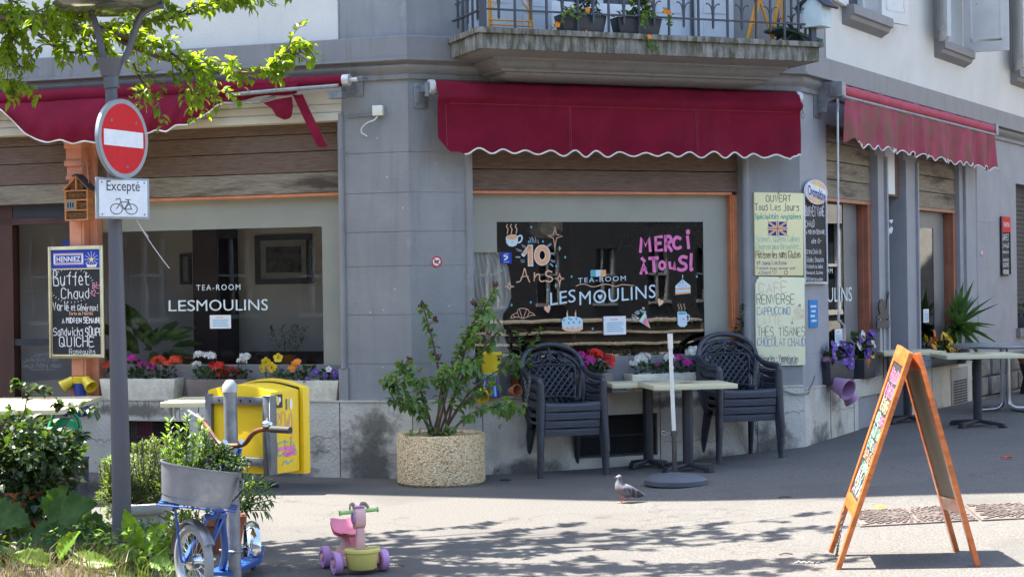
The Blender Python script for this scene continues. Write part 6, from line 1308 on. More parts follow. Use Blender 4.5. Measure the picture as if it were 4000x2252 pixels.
for x, y, dp in tips:
    e = B_(x, y, dp); b0 = Vector((rnd.uniform(-.08, .08), rnd.uniform(-.08, .05), 0)); mid = b0.lerp(e, .55) + Vector((-e.x * .12, 0, .06)); P_ = crv([b0, mid, e], 7); mbs.tube(P_, [.012 - .0085 * i / len(P_) for i in range(len(P_))], 6)
    along(mbl, P_, 30 if y > 1250 else 40, .068, .056, t0=.35 if y > 1300 else .45, droop=.45, out=.9, z=-.5)
for (x, y) in ((1580, 1440), (1770, 1450), (1830, 1430), (1730, 1475), (1640, 1480), (1960, 1590), (2010, 1590), (1560, 1500), (1850, 1300), (1900, 1240)): foliage(mbl, B_(x, y, 13.9), (.09, .07, .06), 20, .07, .056, -.4, droop=.4)
foliage(mbl, (-.05, -.2, .07), (.2, .12, .05), 50, .05, .04, .3)
mbl.build('leaves', LF_LIL, t); mbs.build('stem', M_TWIG, t)
for x, y in ((1645, 1190), (1935, 1115), (1850, 1185), (1700, 1250), (1715, 1400), (1890, 1330), (1910, 1300), (1600, 1408)):
    mb = MB(); p = B_(x, y, 14.15); [mb.ball(p + rv(.022) + Vector((0, 0, .01)), .007, 6, sz=1.6) for _ in range(16)]; mb.build('seed_head', mat('brown_seed', (.1, .045, .03), .8), t)

# the tree whose branches hang in from the left
t = thing('tree', 'street tree with bright green leaves, its branches hanging in at the upper left', 'tree', (-4.9, 10.6, 0)); mb = MB(); O = Vector((-4.9, 10.6, 0))
mb.tube(crv([(0, 0, 0), (.03, .02, 1.2), (-.02, 0, 2.4), (.1, .05, 3.6), (.2, 0, 5.2), (.2, .1, 6.2)], 5), [.17] * 3 + [.14] * 8 + [.11] * 8 + [.06] * 7, 12)
mb.build('trunk', M_TWIG, t, smooth=60)
mbb, mbl = MB(), MB()
def limb(P_, r0, n_sub, leaf_n, Lf=.062):
    C_ = crv(P_, 7); mbb.tube(C_, [max(.004, r0 * (1 - i / len(C_))) for i in range(len(C_))], 6)
    for k in range(n_sub):
        i = int(len(C_) * (.25 + .73 * (k + rnd.random()) / n_sub)); i = min(i, len(C_) - 2); p = C_[i]; ax = (C_[i + 1] - C_[i]).normalized(); d = ax * .9 + Vector((rnd.uniform(-.9, .9), rnd.uniform(-.9, .9), rnd.uniform(-.25, .3))); d.normalize(); L_ = rnd.uniform(.1, .3)
        S_ = crv([p, p + d * L_ * .55 + Vector((0, 0, .03)), p + d * L_ - Vector((0, 0, .05))], 4); mbb.tube(S_, [.005 - .003 * j / len(S_) for j in range(len(S_))], 4); along(mbl, S_, leaf_n, Lf, Lf * .62, t0=.1, droop=.3, z=-.05)
V = lambda px, py, y: at(px, py, y + .45) - O
limb([(.1, .05, 3.3), V(-150, 60, 10.5), V(200, 100, 10.4), V(420, 130, 10.3), V(640, 190, 10.2), V(760, 290, 10.1)], .05, 30, 17)
limb([V(420, 130, 10.3), V(600, 215, 10.3), V(820, 265, 10.3), V(1000, 285, 10.3), V(1090, 235, 10.3), V(1180, 205, 10.35)], .022, 24, 13)
limb([V(300, 120, 10.4), V(520, 90, 10.5), V(720, 60, 10.6), V(950, 10, 10.7)], .025, 22, 15)
limb([V(100, 90, 10.4), V(250, 200, 10.2), V(420, 190, 10.1)], .018, 14, 14)
limb([V(-150, 60, 10.5), V(-20, 70, 10.1), V(150, 60, 9.9), V(340, 20, 9.8)], .025, 20, 16)
limb([V(-250, 260, 10.6), V(-80, 270, 10.5), V(70, 245, 10.4)], .012, 7, 12); limb([V(-250, 330, 10.6), V(-60, 330, 10.5), V(90, 355, 10.4)], .012, 9, 14)
limb([V(520, 250, 10.3), V(560, 330, 10.2), V(600, 385, 10.1)], .008, 5, 12); limb([V(700, 270, 10.3), V(760, 360, 10.2), V(810, 375, 10.1)], .008, 5, 12)
limb([V(0, -60, 10.5), V(60, 60, 10.3), V(40, 200, 10.2)], .015, 14, 14)
for k in range(34):                                     # the crown above the picture, which shades the pavement
    a = -1.15 + 2.1 * k / 33 + rnd.uniform(-.08, .08); L_ = rnd.uniform(2.6, 4.6); z0 = rnd.uniform(3.5, 4.6)
    e = Vector((1.4 + 3.7 * math.sqrt(rnd.random()), (rnd.uniform(.75, 1.8) if k % 2 else rnd.uniform(-.55, .05)), z0 + rnd.uniform(.0, .5))); limb([(.12, .03, z0 - .4), Vector((.1, .03, z0 - .4)).lerp(e, .5) + Vector((0, 0, .25)), e], .035, 16, 19, .075)
for k in range(7):
    a = 1.2 + 3.9 * k / 6; L_ = rnd.uniform(1.5, 2.6); z0 = rnd.uniform(3.2, 5); e = Vector((math.cos(a) * L_, math.sin(a) * L_, z0 + 1.)); limb([(.12, .03, z0 - .4), e * .5 + Vector((0, 0, z0 * .5)), e], .035, 10, 12, .07)
mbb.build('branches', M_TWIG, t, smooth=60); mbl.build('crown', LF_TREE, t)

# ---------------------------------------------------------------- planted corner in the left foreground
mb = MB(); n = 24; vs = [(-7 + 4.75 * (i / n) + .1 * math.sin(i * 1.9) * (i == n), 7.6 + 3.2 * (j / 10) + .12 * math.sin(i * .8) * (j == 10), .012 + .05 * math.sin(math.pi * j / 10) * (1 if i < n else 0) + rnd.uniform(0, .02)) for j in range(11) for i in range(n + 1)]
mb.add(vs, [(j * (n + 1) + i, j * (n + 1) + i + 1, (j + 1) * (n + 1) + i + 1, (j + 1) * (n + 1) + i) for j in range(10) for i in range(n)]); tag(mb.build('soil', mat('dry_soil', (.095, .07, .045), .95, var=.4, scale=14, bump=.8, bscale=30), smooth=60), 'dry brown earth of the planted corner at the lower left', 'soil', kind='structure')
def blades(n, x0, x1, y0, y1, h, w_, lean=.5):
    mb = MB()
    for _ in range(n):
        b = Vector((rnd.uniform(x0, x1), rnd.uniform(y0, y1), .02)); d = Vector((rnd.uniform(-1, 1), rnd.uniform(-1, 1), 0)) * lean; hh = h * rnd.uniform(.4, 1.15); s_ = Vector((rnd.uniform(-1, 1), rnd.uniform(-1, 1), 0)).normalized() * w_; m_ = b + Vector((0, 0, hh * .65)) + d * hh * .3; e = b + Vector((0, 0, hh)) + d * hh; mb.add([b - s_, b + s_, m_ + s_ * .7, m_ - s_ * .7, e], [(0, 1, 2, 3), (3, 2, 4)])
    return mb
tag(blades(3000, -4.4, -2.2, 8.5, 10.5, .2, .003, .75).build('dry_grass', mat('straw', (.22, .165, .09), .9, var=.35, scale=5, trans=.3)), 'dry straw coloured grass in the planted corner', 'grass', kind='stuff')
tag(blades(1600, -4.3, -1.75, 8.5, 10.3, .16, .003, .7).build('green_grass', leafmat('grass_blade', (.06, .1, .02), .35)), 'thin green grass and weeds in the planted corner', 'grass', kind='stuff')
def bigleaf(mb, p, d, L, W, up):
    p, d = Vector(p), Vector(d).normalized(); s_ = d.cross(Vector(up)).normalized(); u = s_.cross(d); N = 16; vs, fs = [], []; ph = rnd.uniform(0, 6)
    for i in range(N + 1):
        t = i / N; ww = W * .5 * (math.sin(math.pi * min(1, t * .8 + .2)) ** .7) * (1 - .16 * (i % 2) + .1 * math.sin(i * 1.3 + ph)) if i < N else .004
        c_ = p + d * L * t - u * L * .25 * t * t; k = .16 * math.sin(i * 1.1 + ph)
        vs += [c_ + s_ * ww + u * (ww * .25 + k * W * .25), c_ + s_ * ww * .5 + u * (ww * .12 + .012 * (i % 2)), c_ - u * .006, c_ - s_ * ww * .5 + u * (ww * .12 - .012 * (i % 2)), c_ - s_ * ww + u * (ww * .25 - k * W * .25)]
    for i in range(N):
        for k in range(4): fs.append((5 * i + k, 5 * i + k + 1, 5 * i + k + 6, 5 * i + k + 5))
    mb.add(vs, fs)
def leafy(label, base, lv, m, name='burdock', cat='plant'):
    t = thing(name, label, cat, base); mb, ms = MB(), MB()
    for px, py, y, L_, W_, dx, dz in lv:
        p = at(px, py, y) - Vector(base); d = Vector((dx, -.35, dz)); bigleaf(mb, p, d, L_, W_, (0, -.75, .7)); ms.tube(crv([(rnd.uniform(-.03, .03), 0, 0), p * .5 + Vector((0, 0, .08)), p], 4), .007, 5)
    mb.build('leaves', m, t, smooth=80); ms.build('stem', M_STEM, t); return t
bb = gp(110, 2230)
leafy('large leaved burdock plant in the lower left corner', bb, [(10, 2080, 10.2, .3, .26, .6, -.3), (120, 2080, 10.0, .34, .3, .7, -.4), (-40, 2030, 10.2, .3, .25, .5, .1), (200, 2030, 10.5, .26, .22, .2, .55), (60, 2150, 9.8, .3, .26, -.3, -.6), (210, 2150, 10.0, .24, .2, .7, -.3), (-30, 2120, 9.8, .28, .24, -.2, -.5), (160, 2200, 9.7, .22, .18, .2, -.5), (30, 2000, 10.3, .24, .2, -.4, .2)], LF_BUR)
leafy('burdock plant with a leaf bent upright left of the dark post', gp(270, 2190), [(190, 2050, 10.3, .33, .28, .8, .55), (260, 2040, 10.4, .3, .25, .9, -.15), (300, 2100, 10.2, .28, .22, .8, -.4), (220, 2120, 10.0, .25, .2, .5, -.6), (330, 2080, 10.3, .2, .16, .9, -.2)], LF_BUR)
leafy('bright green dock plant right of the dark post', gp(575, 2200), [(540, 2140, 10.0, .24, .12, -.2, .9), (560, 2150, 9.9, .22, .13, .5, .7), (600, 2150, 9.9, .2, .11, .9, .25), (540, 2170, 9.8, .2, .1, -.9, .2), (590, 2190, 9.7, .16, .1, .8, -.1)], leafmat('dock_leaf', (.16, .3, .03), .5), 'dock')
leafy('bright green dock plant at the bottom edge left of the post', gp(230, 2235), [(190, 2190, 9.6, .2, .12, -.7, .3), (230, 2170, 9.7, .2, .12, .4, .6), (280, 2190, 9.7, .2, .12, .9, .2), (330, 2195, 9.6, .18, .1, .8, .1)], leafmat('dock_leaf', (.16, .3, .03), .5), 'dock')
for k, (px, py, n_, L_, lb) in enumerate(((345, 2165, 120, .045, 'low leafy weed left of the foot of the dark post'), (500, 2205, 130, .05, 'low weed at the foot of the dark post'), (630, 2190, 150, .05, 'low leafy weed before the front wheel of the blue scooter'), (680, 2215, 120, .05, 'low weed at the bottom edge beside the blue scooter'), (400, 2190, 140, .04, 'spreading weed between the burdock and the dark post'), (280, 2235, 140, .04, 'dark low weed at the bottom edge below the burdock'), (430, 2240, 140, .045, 'low weed at the bottom edge just left of the dark post'), (60, 2240, 120, .04, 'low weed in the bottom left corner under the burdock'), (560, 2240, 140, .045, 'low weed at the bottom edge under the bright dock leaves'))):
    b = gp(px, py); t = thing('weed', lb, 'weed', b); mb = MB()
    for q in range(12): a = q * 2.4; e = Vector((math.cos(a) * rnd.uniform(.08, .2), math.sin(a) * .15, rnd.uniform(.1, .3))); along(mb, crv([(0, 0, 0), e * .6 + Vector((0, 0, .04)), e], 4), n_ // 12, L_, L_ * .5, droop=.2)
    mb.build('leaves', LF_MID if k % 2 else LF_MINT, t)
# ivy-leaved bush in a terracotta pot
b = gp(70, 2070); b.y = 11.9; b = Vector((-3.42, 11.85, 0)); t = thing('potted_bush', 'dense dark green ivy-leaved bush in a terracotta pot at the left edge', 'bush', b); pot(t, .2, .26, M_TERRA); soil(t, .19, .22)
mb, ms = MB(), MB(); Q = lambda px, py, y: at(px, py, y) - b
for px, py, r_, n_ in ((40, 1720, .3, 330), (170, 1760, .26, 300), (90, 1880, .28, 300), (200, 1880, .2, 160), (250, 1760, .15, 90), (60, 1960, .22, 130), (-60, 1800, .3, 220), (280, 1800, .1, 40), (180, 1960, .14, 60)): foliage(mb, Q(px, py, 11.8 + rnd.uniform(-.15, .1)), (r_, r_ * .8, r_ * .75), n_, .062, .055, .1, droop=.25)
for P_ in ([(90, 1640), (105, 1560), (125, 1520), (190, 1530)], [(90, 1560), (80, 1510), (60, 1500)], [(240, 1680), (280, 1620), (290, 1590), (375, 1605)], [(260, 1720), (310, 1700), (320, 1710)], [(290, 1590), (240, 1580), (230, 1575)]):
    C_ = crv([Q(x, y, 11.6) for x, y in P_], 5); ms.tube(C_, .005, 5); along(mb, C_, 22, .065, .05, t0=.3, droop=.15)
ms.tube(crv([(0, 0, .2), (.02, 0, .5), (0, .0, .8)], 5), [.02, .018, .016, .015, .014, .013, .012, .012, .011, .01, .01], 6)
mb.build('leaves', LF_DARK, t); ms.build('stem', M_TWIG, t)
# rosemary in a white plastic pot
b = Vector((-2.36, 10.85, 0)); t = thing('potted_rosemary', 'rosemary bush in a pale plastic pot behind the dark post', 'potted plant', b); mb = MB(); mb.lathe([(.13, 0), (.165, .22), (.185, .225), (.2, .25), (.2, .285), (.185, .29), (.17, .28), (.16, .24), (0, .24)], 30); mb.build('pot', mat('pale_plastic_pot', (.5, .5, .46), .55, var=.08, dirt=(.36, .34, .28), dscale=3), t, smooth=40); soil(t, .165, .25)
mb, ms = MB(), MB()
for k in range(105):
    px, py = rnd.uniform(380, 720), rnd.uniform(1700, 1980); py = max(py, 1690 + abs(px - 620) * .5 if px > 560 else 1720 + (560 - px) * .5)
    e = at(px, py, 10.85 + rnd.uniform(-.15, .15)) - b; s0 = Vector((rnd.uniform(-.1, .1), rnd.uniform(-.08, .08), .25)); P_ = crv([s0, s0.lerp(e, .5) + Vector((e.x * .25, 0, -.03)), e], 5); ms.tube(P_, .0035, 4); along(mb, P_, 75, .034, .009, t0=.3, droop=0, out=.8)
for P_ in ([(640, 1990), (690, 2010), (740, 1990)], [(620, 2010), (700, 2060), (760, 2040)], [(470, 2040), (440, 2010), (420, 1990)]): C_ = crv([at(x, y, 10.75) - b for x, y in P_], 5); ms.tube(C_, .004, 5); along(mb, C_, 20, .03, .012)
mb.build('leaves', LF_ROS, t); ms.build('stem', M_TWIG, t)
# oleander behind the blue scooter
b = Vector((-1.8, 10.6, 0)); t = thing('potted_oleander', 'long leaved plant in a terracotta pot behind the blue scooter', 'potted plant', b); pot(t, .13, .22, M_TERRA); soil(t, .12, .19); mb, ms = MB(), MB()
for px, py in ((1030, 1860), (1055, 1905), (1020, 1960), (1000, 1890), (1040, 1990), (985, 1840), (960, 1950), (1060, 1950), (880, 2060), (830, 2010), (700, 2080), (860, 2000)): e = at(px, py, 10.5 + rnd.uniform(-.1, .1)) - b; P_ = crv([(0, 0, .2), e * .5 + Vector((0, 0, .12)), e], 5); ms.tube(P_, .004, 5); along(mb, P_, 22, .075, .017, t0=.45, droop=.15)
mb.build('leaves', LF_OLE, t); ms.build('stem', M_STEM, t)
b = Vector((-2.02, 10.6, 0)); t = thing('potted_plant', 'small terracotta pot with trailing weeds seen through the scooter front wheel', 'potted plant', b); pot(t, .12, .15, M_TERRA); mb = MB(); foliage(mb, (0, 0, .2), (.16, .12, .07), 60, .05, .025); mb.build('foliage', LF_MID, t); [pansy(t, (rnd.uniform(-.1, .1), -.12, rnd.uniform(.1, .2)), .018, 'magenta') for _ in range(4)]
# ---------------------------------------------------------------- galvanised post with the yellow letter box
GY = 9.35; pb = at(918, 2250, GY); pb.z = 0
t = thing('steel_post', 'galvanised steel post with a pointed cap carrying the yellow letter box', 'post', pb, 0); G_ = lambda px, py: (lambda p: (p.x - pb.x, 0, p.z))(at(px, py, GY))
ztop = at(898, 1505, GY); mb = MB(); mb.tube([(0, 0, -.05), (ztop.x - pb.x, 0, ztop.z)], .037, 20); mb.build('pole', M_GALV, t, smooth=40)
mb = MB(); mb.lathe([(.042, -.035), (.042, .0), (.02, .03), (0, .033)], 20, c=(ztop.x - pb.x, 0, ztop.z)); mb.build('cap', mat('pale_cap', (.45, .45, .43), .5, metal=.4), t, smooth=40)
mb = MB(); a = G_(916, 2150); mb.tube([(a[0] + .04 * math.cos(k * .52), .04 * math.sin(k * .52), a[2]) for k in range(12)], .007, 6, closed=True); mb.tube([(a[0] - .04, -.02, a[2]), (a[0] - .08, -.02, a[2] + .01)], .006, 5); mb.build('band', M_GALV, t)
M_YBOX = mat('yellow_box_paint', (.82, .55, .01), .4, var=.05, scale=3, dirt=(.62, .4, .03), dscale=3, dfac=(.6, .85), coat=.2)
weather(M_YBOX, (.5, .36, .08), 9, (1, 1, .6), .6, .72, .6); BY = GY + .06; rz = R(-33); a0 = at(1066, 1855, BY + .02); W_, H_, D_ = .47, .455, .235
zb = at(930, 1855, BY).z
t = thing('letter_box', 'yellow letter box with graffiti on its side, seen from behind on the steel post', 'letter box', Vector((a0.x, BY + .0, zb)), rz)   # local: x from -W to 0 along the back, y away from the camera
arch = lambda x0, x1, z1, r_, n=10: [(x0, 0), (x1, 0)] + [(x1 + (x0 - x1) * i / n, z1 + r_ * math.sin(math.pi * i / n)) for i in range(n + 1)]
mb = MB(); mb.prism(arch(-W_, 0, H_, .035), 0, D_); mb.build('body', M_YBOX, t, bevel=.008)
mb = MB(); mb.prism([(x, z - .02) for x, z in arch(-W_ - .015, .02, H_ + .03, .045)], D_ + .012, D_ + .07); mb.build('lid', M_YBOX, t, bevel=.01)
mb = MB(); mb.prism([(x, z) for x, z in arch(-W_ + .01, -.01, H_ + .01, .03)], D_, D_ + .012); mb.build('gasket', M_DARK, t)
mb = MB(); q = -.02
for x in (-W_ + .0, -.045): mb.box(x, x + .045, q - .004, q + .0185, .0, H_ - .02)
for z in (.045, H_ - .075): mb.box(-W_ + .045, -.045, q - .006, q + .017, z, z + .045)
mb.box(.0, .012, q - .004, .03, -.0, H_ - .02); mb.build('bracket', mat('dark_galvanised', (.15, .165, .175), .5, metal=.4, var=.2, scale=14), t, bevel=.003)
mb = MB(); [mb.lathe([(.007, 0), (.007, .002)], 8, c=(x, q - .0065, z), M=Matrix.Rotation(R(90), 3, 'X')) for x in (-.36, -.2, -.13) for z in (.068, H_ - .052)]; mb.build('bolt_holes', M_DARK, t)
SM = Matrix(((0, 1, 0, .0), (1, 0, 0, 0), (0, 0, 1, 0), (0, 0, 0, 1))); SM = Matrix(((0, -1, 0, .002), (1, 0, 0, 0), (0, 0, 1, 0), (0, 0, 0, 1)))
mb = MB(SM); U = lambda x, y: (.02 + (x - 885) / 225 * (D_ - .03), (640 - y) / 600 * (H_ - .01))
def gs(P, c, w): ribbon(mb, crv([(U(*p)[0], -.001, U(*p)[1]) for p in P], 4) if len(P) > 2 else [(U(*p)[0], -.001, U(*p)[1]) for p in P], w, PI[c])
for P in ([(905, 230), (920, 190), (940, 215), (915, 260), (950, 290)], [(950, 290), (955, 190), (985, 195), (990, 300)], [(990, 300), (1010, 290), (1015, 240), (1000, 300)], [(1020, 320), (1030, 215), (1050, 220), (1050, 380), (1030, 380)]): gs(P, 'chalk_orange', .006)
for P in ([(915, 415), (970, 405)], [(915, 415), (920, 510), (980, 480)], [(980, 400), (985, 470)], [(980, 400), (1015, 415)], [(1040, 380), (1040, 480)], [(1065, 430), (1085, 505), (1060, 510)], [(950, 580), (995, 550), (1000, 575), (1055, 550)], [(990, 510), (1010, 520), (1040, 500)]): gs(P, 'paint_teal', .006)
for P in ([(920, 460), (980, 455), (1060, 465)], [(975, 500), (1060, 485)], [(990, 510), (1060, 500)]): gs(P, 'paint_pink', .02)
p, q_ = U(890, 150), U(962, 50); poly(mb, [(p[0], p[1]), (q_[0], p[1]), (q_[0], q_[1]), (p[0], q_[1])], -.0012, PI['ink_black']); [po_ for po_ in [poly(mb, [(U(x, y)[0] + .012 * math.cos(k), U(x, y)[1] + .016 * math.sin(k)) for k in [j * .9 for j in range(7)]], -.0016, PI[c]) for x, y, c in ((910, 80, 'sign_yellow'), (935, 90, 'chalk_white'), (920, 110, 'sign_yellow'))]]
p = U(1040, 130); poly(mb, [(p[0] + .012 * math.cos(k), p[1] + .034 * math.sin(k)) for k in [j * .5 for j in range(13)]], -.002, PI['paint_white']); p = U(1000, 130); poly(mb, [(p[0] - .006, p[1] - .03), (p[0] + .006, p[1] - .03), (p[0] + .006, p[1] + .03), (p[0] - .006, p[1] + .03)], -.0015, PI['ink_grey']); pbuild(mb, 'graffiti', t)

# ---------------------------------------------------------------- blue kick scooter with the zinc tub
M_BLUE = mat('scooter_blue_paint', (.012, .08, .32), .4, var=.12, coat=.3); M_RUST = mat('rusty_chrome', (.16, .065, .03), .5, metal=.5, var=.4, scale=14); M_CHR = mat('chrome', (.65, .66, .68), .12, metal=1, var=.05); M_TYRE = mat('grey_tyre', (.27, .28, .28), .75, var=.12, scale=8); M_RIM = mat('aluminium_rim', (.5, .52, .54), .3, metal=.8)
fwc = at(757, 2190, 8.97); rwc = at(985, 2140, 9.9); fwc.z = .2; rwc.z = .13
t = thing('kick_scooter', 'blue kick scooter with chrome rear mudguard locked to the steel post', 'scooter', (0, 0, 0))
def wheel(c, r, yaw, tr, name, lean=0):
    M = Matrix.Translation(c) @ Matrix.Rotation(yaw, 4, 'Z') @ Matrix.Rotation(R(90), 4, 'Y')
    mb = MB(M); mb.tube([((r - tr) * math.cos(a), (r - tr) * math.sin(a), 0) for a in [k * math.pi / 24 for k in range(48)]], tr, 10, closed=True); w_ = mb.build(name, M_TYRE, t, smooth=60)
    mb = MB(M); mb.lathe([(r - 2.1 * tr, -.014), (r - 1.7 * tr, -.014), (r - 1.6 * tr, 0), (r - 1.7 * tr, .014), (r - 2.1 * tr, .014), (r - 2.1 * tr, -.014)], 48, cap=False); mb.build('rim', M_RIM, w_, smooth=40)
    mb = MB(M)
    for k in range(24): a = k * math.pi / 12; s_ = .012 * (1 if k % 2 else -1); b = a + (.3 if k % 4 < 2 else -.3); mb.tube([(.02 * math.cos(b), .02 * math.sin(b), s_), ((r - 2.1 * tr) * math.cos(a), (r - 2.1 * tr) * math.sin(a), 0)], .0015, 4)
    mb.build('spokes', M_RIM, w_); mb = MB(M); mb.lathe([(.012, -.06), (.012, -.045), (.04, -.03), (.044, 0), (.04, .03), (.012, .045), (.012, .06)], 16); mb.build('hub', M_CHR, w_, smooth=40); return M
ya = R(37); M = wheel(fwc, .2, ya, .024, 'wheel')
ax = Vector((math.cos(ya), math.sin(ya), 0)); fw = Vector((math.sin(ya), -math.cos(ya), 0))
ry = math.atan2(rwc.x - fwc.x, rwc.y - fwc.y); Mr = wheel(rwc, .13, -ry + R(24), .02, 'wheel')
hd = at(905, 1800, 9.12); hd2 = at(842, 2015, 9.1)                              # steering head
mb = MB()
for sg in (-1, 1): mb.bar(fwc + ax * sg * .06, hd2 + ax * sg * .045 - Vector((0, 0, .0)), .03, .018); mb.bar(hd2 + ax * sg * .045, hd2 + ax * sg * .045 + Vector((0, 0, .02)), .03, .02)
mb.bar(hd2 - ax * .06, hd2 + ax * .06, .04, .03); mb.build('fork', M_BLUE, t, bevel=.004)
hb = at(903, 1738, 9.05); mb = MB()
for sg, px in ((-1, 868), (1, 938)): mb.tube([at(px + (8 if sg < 0 else -40), 1900, 9.1), at(px, 1748, 9.06)], .013, 8)
mb.tube([hd2, at(868, 1870, 9.1)], .02, 10); mb.build('stem', M_BLUE, t, smooth=50)
mb = MB(); mb.tube(crv([at(x, y, d) for x, y, d in ((795, 1650, 9.35), (812, 1670, 9.25), (840, 1712, 9.12), (868, 1736, 9.07), (903, 1740, 9.05), (938, 1738, 9.02), (962, 1725, 9.0), (990, 1690, 8.96), (1025, 1676, 8.9), (1060, 1675, 8.85))], 5), .0135, 10); mb.build('handlebar', M_RUST, t, smooth=60)
mb = MB(); mb.tube([at(1058, 1675, 8.85), at(1134, 1679, 8.78)], .018, 12); mb.build('grip', mat('black_rubber', (.03, .028, .026), .7), t, smooth=50); mb = MB(); mb.tube([at(797, 1652, 9.34), at(772, 1622, 9.45)], .017, 10); mb.build('grip', mat('black_rubber'), t, smooth=50)
mb = MB(); mb.tube([at(790, 1640, 9.3), at(735, 1603, 9.35)], .008, 6); mb.tube([at(935, 1738, 9.03), at(945, 1725, 9.0)], .016, 8); mb.tube([at(868, 1738, 9.05), at(880, 1725, 9.03)], .016, 8); mb.box(*(lambda p: (p.x - .05, p.x + .05, p.y - .02, p.y + .02, p.z - .006, p.z + .003))(at(882, 1750, 9.06))); mb.build('brake_lever', M_CHR, t, smooth=50)
c_ = at(1043, 1655, 8.87); mb = MB(); mb.lathe([(.026, -.014), (.031, -.008), (.03, .006), (.02, .018), (0, .022)], 18, c=c_); mb.lathe([(.006, .02), (.006, .032), (0, .034)], 8, c=c_); mb.build('bell', M_CHR, t, smooth=60)
mb = MB(); mb.tube(crv([at(x, y, d) for x, y, d in ((800, 1655, 9.3), (850, 1722, 9.0), (895, 1770, 8.98), (925, 1800, 9.0), (948, 1860, 9.05), (940, 1920, 9.1), (905, 1955, 9.1))], 6), .005, 6); mb.build('brake_cable', M_BLK, t)
mb = MB(); low = Vector((hd2.x + .02, hd2.y + .06, hd2.z - .03)); k1 = at(905, 2130, 9.3); k1.z = .16; d1 = at(872, 2235, 9.42); d2 = rwc + Vector((.0, -.2, -.045))
mb.tube(crv([hd2 + Vector((.02, .03, .05)), hd2.lerp(d1, .5) + Vector((.03, 0, -.03)), d1, d2], 5), .02, 10)
for sg in (-1, 1): mb.bar(d1 + Vector((sg * .06, 0, 0)), rwc + Vector((sg * .06, -.14, -.06)), .025, .02); mb.bar(rwc + Vector((sg * .06, -.14, -.06)), rwc + Vector((sg * .065, .0, 0)), .022, .02)
mb.build('frame', M_BLUE, t, smooth=50)
mb = MB(); mb.box(-.07, .07, -.26, .26, -.012, .012, M=Matrix.Translation((d1 + rwc) / 2 + Vector((0, -.1, -.02))) @ Matrix.Rotation(-ry, 4, 'Z')); mb.build('footboard', M_BLUE, t, bevel=.005)
def guard(c, r, yaw, a0, a1, w, m):
    M = Matrix.Translation(c) @ Matrix.Rotation(yaw, 4, 'Z'); mb = MB(M); n = 18; rows = []
    for i in range(n + 1):
        a = a0 + (a1 - a0) * i / n; rows.append([(w * x, -(r - .018 * x * x * 4 * .5) * math.cos(a), (r - .02 * (2 * x) ** 2) * math.sin(a)) for x in (-.5, -.35, -.15, 0, .15, .35, .5)])
    sheet(mb, rows); return mb.build('mudguard', m, t, smooth=80)
guard(rwc, .152, -ry + R(24), R(-10), R(215), .075, M_CHR); guard(fwc, .225, ya, R(30), R(175), .06, mat('dull_mudguard', (.2, .19, .18), .35, metal=.8))
mb = MB(); mb.tube([fwc + ax * .06, at(840, 2180, 9.05)], .008, 6); mb.build('stay', M_CHR, t)
mb = MB()                                               # front rack under the tub
tc = at(775, 1975, 8.92); tx = Vector((.985, .12, -.12)).normalized(); ty = Vector((-.12, .99, 0)).normalized()
for k in range(7): mb.tube([tc + tx * (-.2 + .065 * k) - ty * .1, tc + tx * (-.2 + .065 * k) + ty * .16], .0045, 5)
for y_ in (-.1, .0, .08, .16): mb.tube([tc - tx * .2 + ty * y_, tc + tx * .2 + ty * y_], .0045, 5)
for sg in (-1, 1):
    mb.tube([tc + tx * .12 * sg - ty * .02, fwc + ax * sg * .075 + Vector((0, 0, .03)), fwc + ax * sg * .065], .007, 6)
mb.tube([tc + tx * .1, hd2 + Vector((0, -.02, .03))], .012, 6); mb.build('rack', M_BLUE, t)
t = thing('zinc_tub', 'oval zinc tub planted with herbs, on the front rack of the blue scooter', 'tub', tc + Vector((-.02, .03, .01)), R(6)); t.rotation_euler = (0, R(10), R(6))
M_ZN = mat('zinc_sheet', (.24, .265, .3), .4, metal=.55, var=.14, scale=7, dirt=(.45, .45, .43), dscale=4)
mb = MB(); mb.lathe([(.9, 0), (.905, .03), (.92, .031), (.93, .045), (1.06, .19), (1.09, .192), (1.09, .2), (1.05, .2), (1.03, .19), (.9, .05), (0, .05)], 48, sx=.198, sy=.14); mb.build('basin', M_ZN, t, smooth=35)
mb = MB(); mb.tube(crv([(.2, -.05, .165), (.225, -.06, .16), (.228, -.06, .12), (.2, -.05, .115)], 4, True), .005, 6, closed=True); mb.build('handle', M_GALV, t)
mb = MB(); mb.lathe([(0, .14), (.95, .14), (.95, .15), (0, .165)], 24, sx=.198, sy=.14); mb.build('soil', M_SOIL, t)
t2 = thing('mint_plant', 'upright light green herb growing in the zinc tub', 'herb', tc + Vector((-.08, .06, .17))); mb, ms = MB(), MB()
for px, py in ((660, 1640), (730, 1625), (785, 1640), (700, 1665), (650, 1700), (760, 1700), (815, 1720), (640, 1760), (690, 1720), (800, 1680)):
    e = at(px, py, 8.98 + rnd.uniform(-.06, .06)) - t2.location; P_ = crv([(e.x * .6, e.y * .3, 0), (e.x * .85, e.y, e.z * .5), e], 6); ms.tube(P_, .003, 4); along(mb, P_, 40, .04, .015, t0=.1, droop=.05, z=.25)
mb.build('leaves', LF_MINT, t2); ms.build('stem', M_STEM, t2)
t2 = thing('parsley_plant', 'dark curly herb growing at the right side of the zinc tub', 'herb', tc + Vector((.1, .04, .15))); mb = MB(); foliage(mb, (.03, 0, .06), (.13, .09, .06), 420, .022, .02, .5); foliage(mb, (0, 0, .12), (.07, .06, .05), 160, .022, .02, .5); mb.build('leaves', LF_DARK, t2)

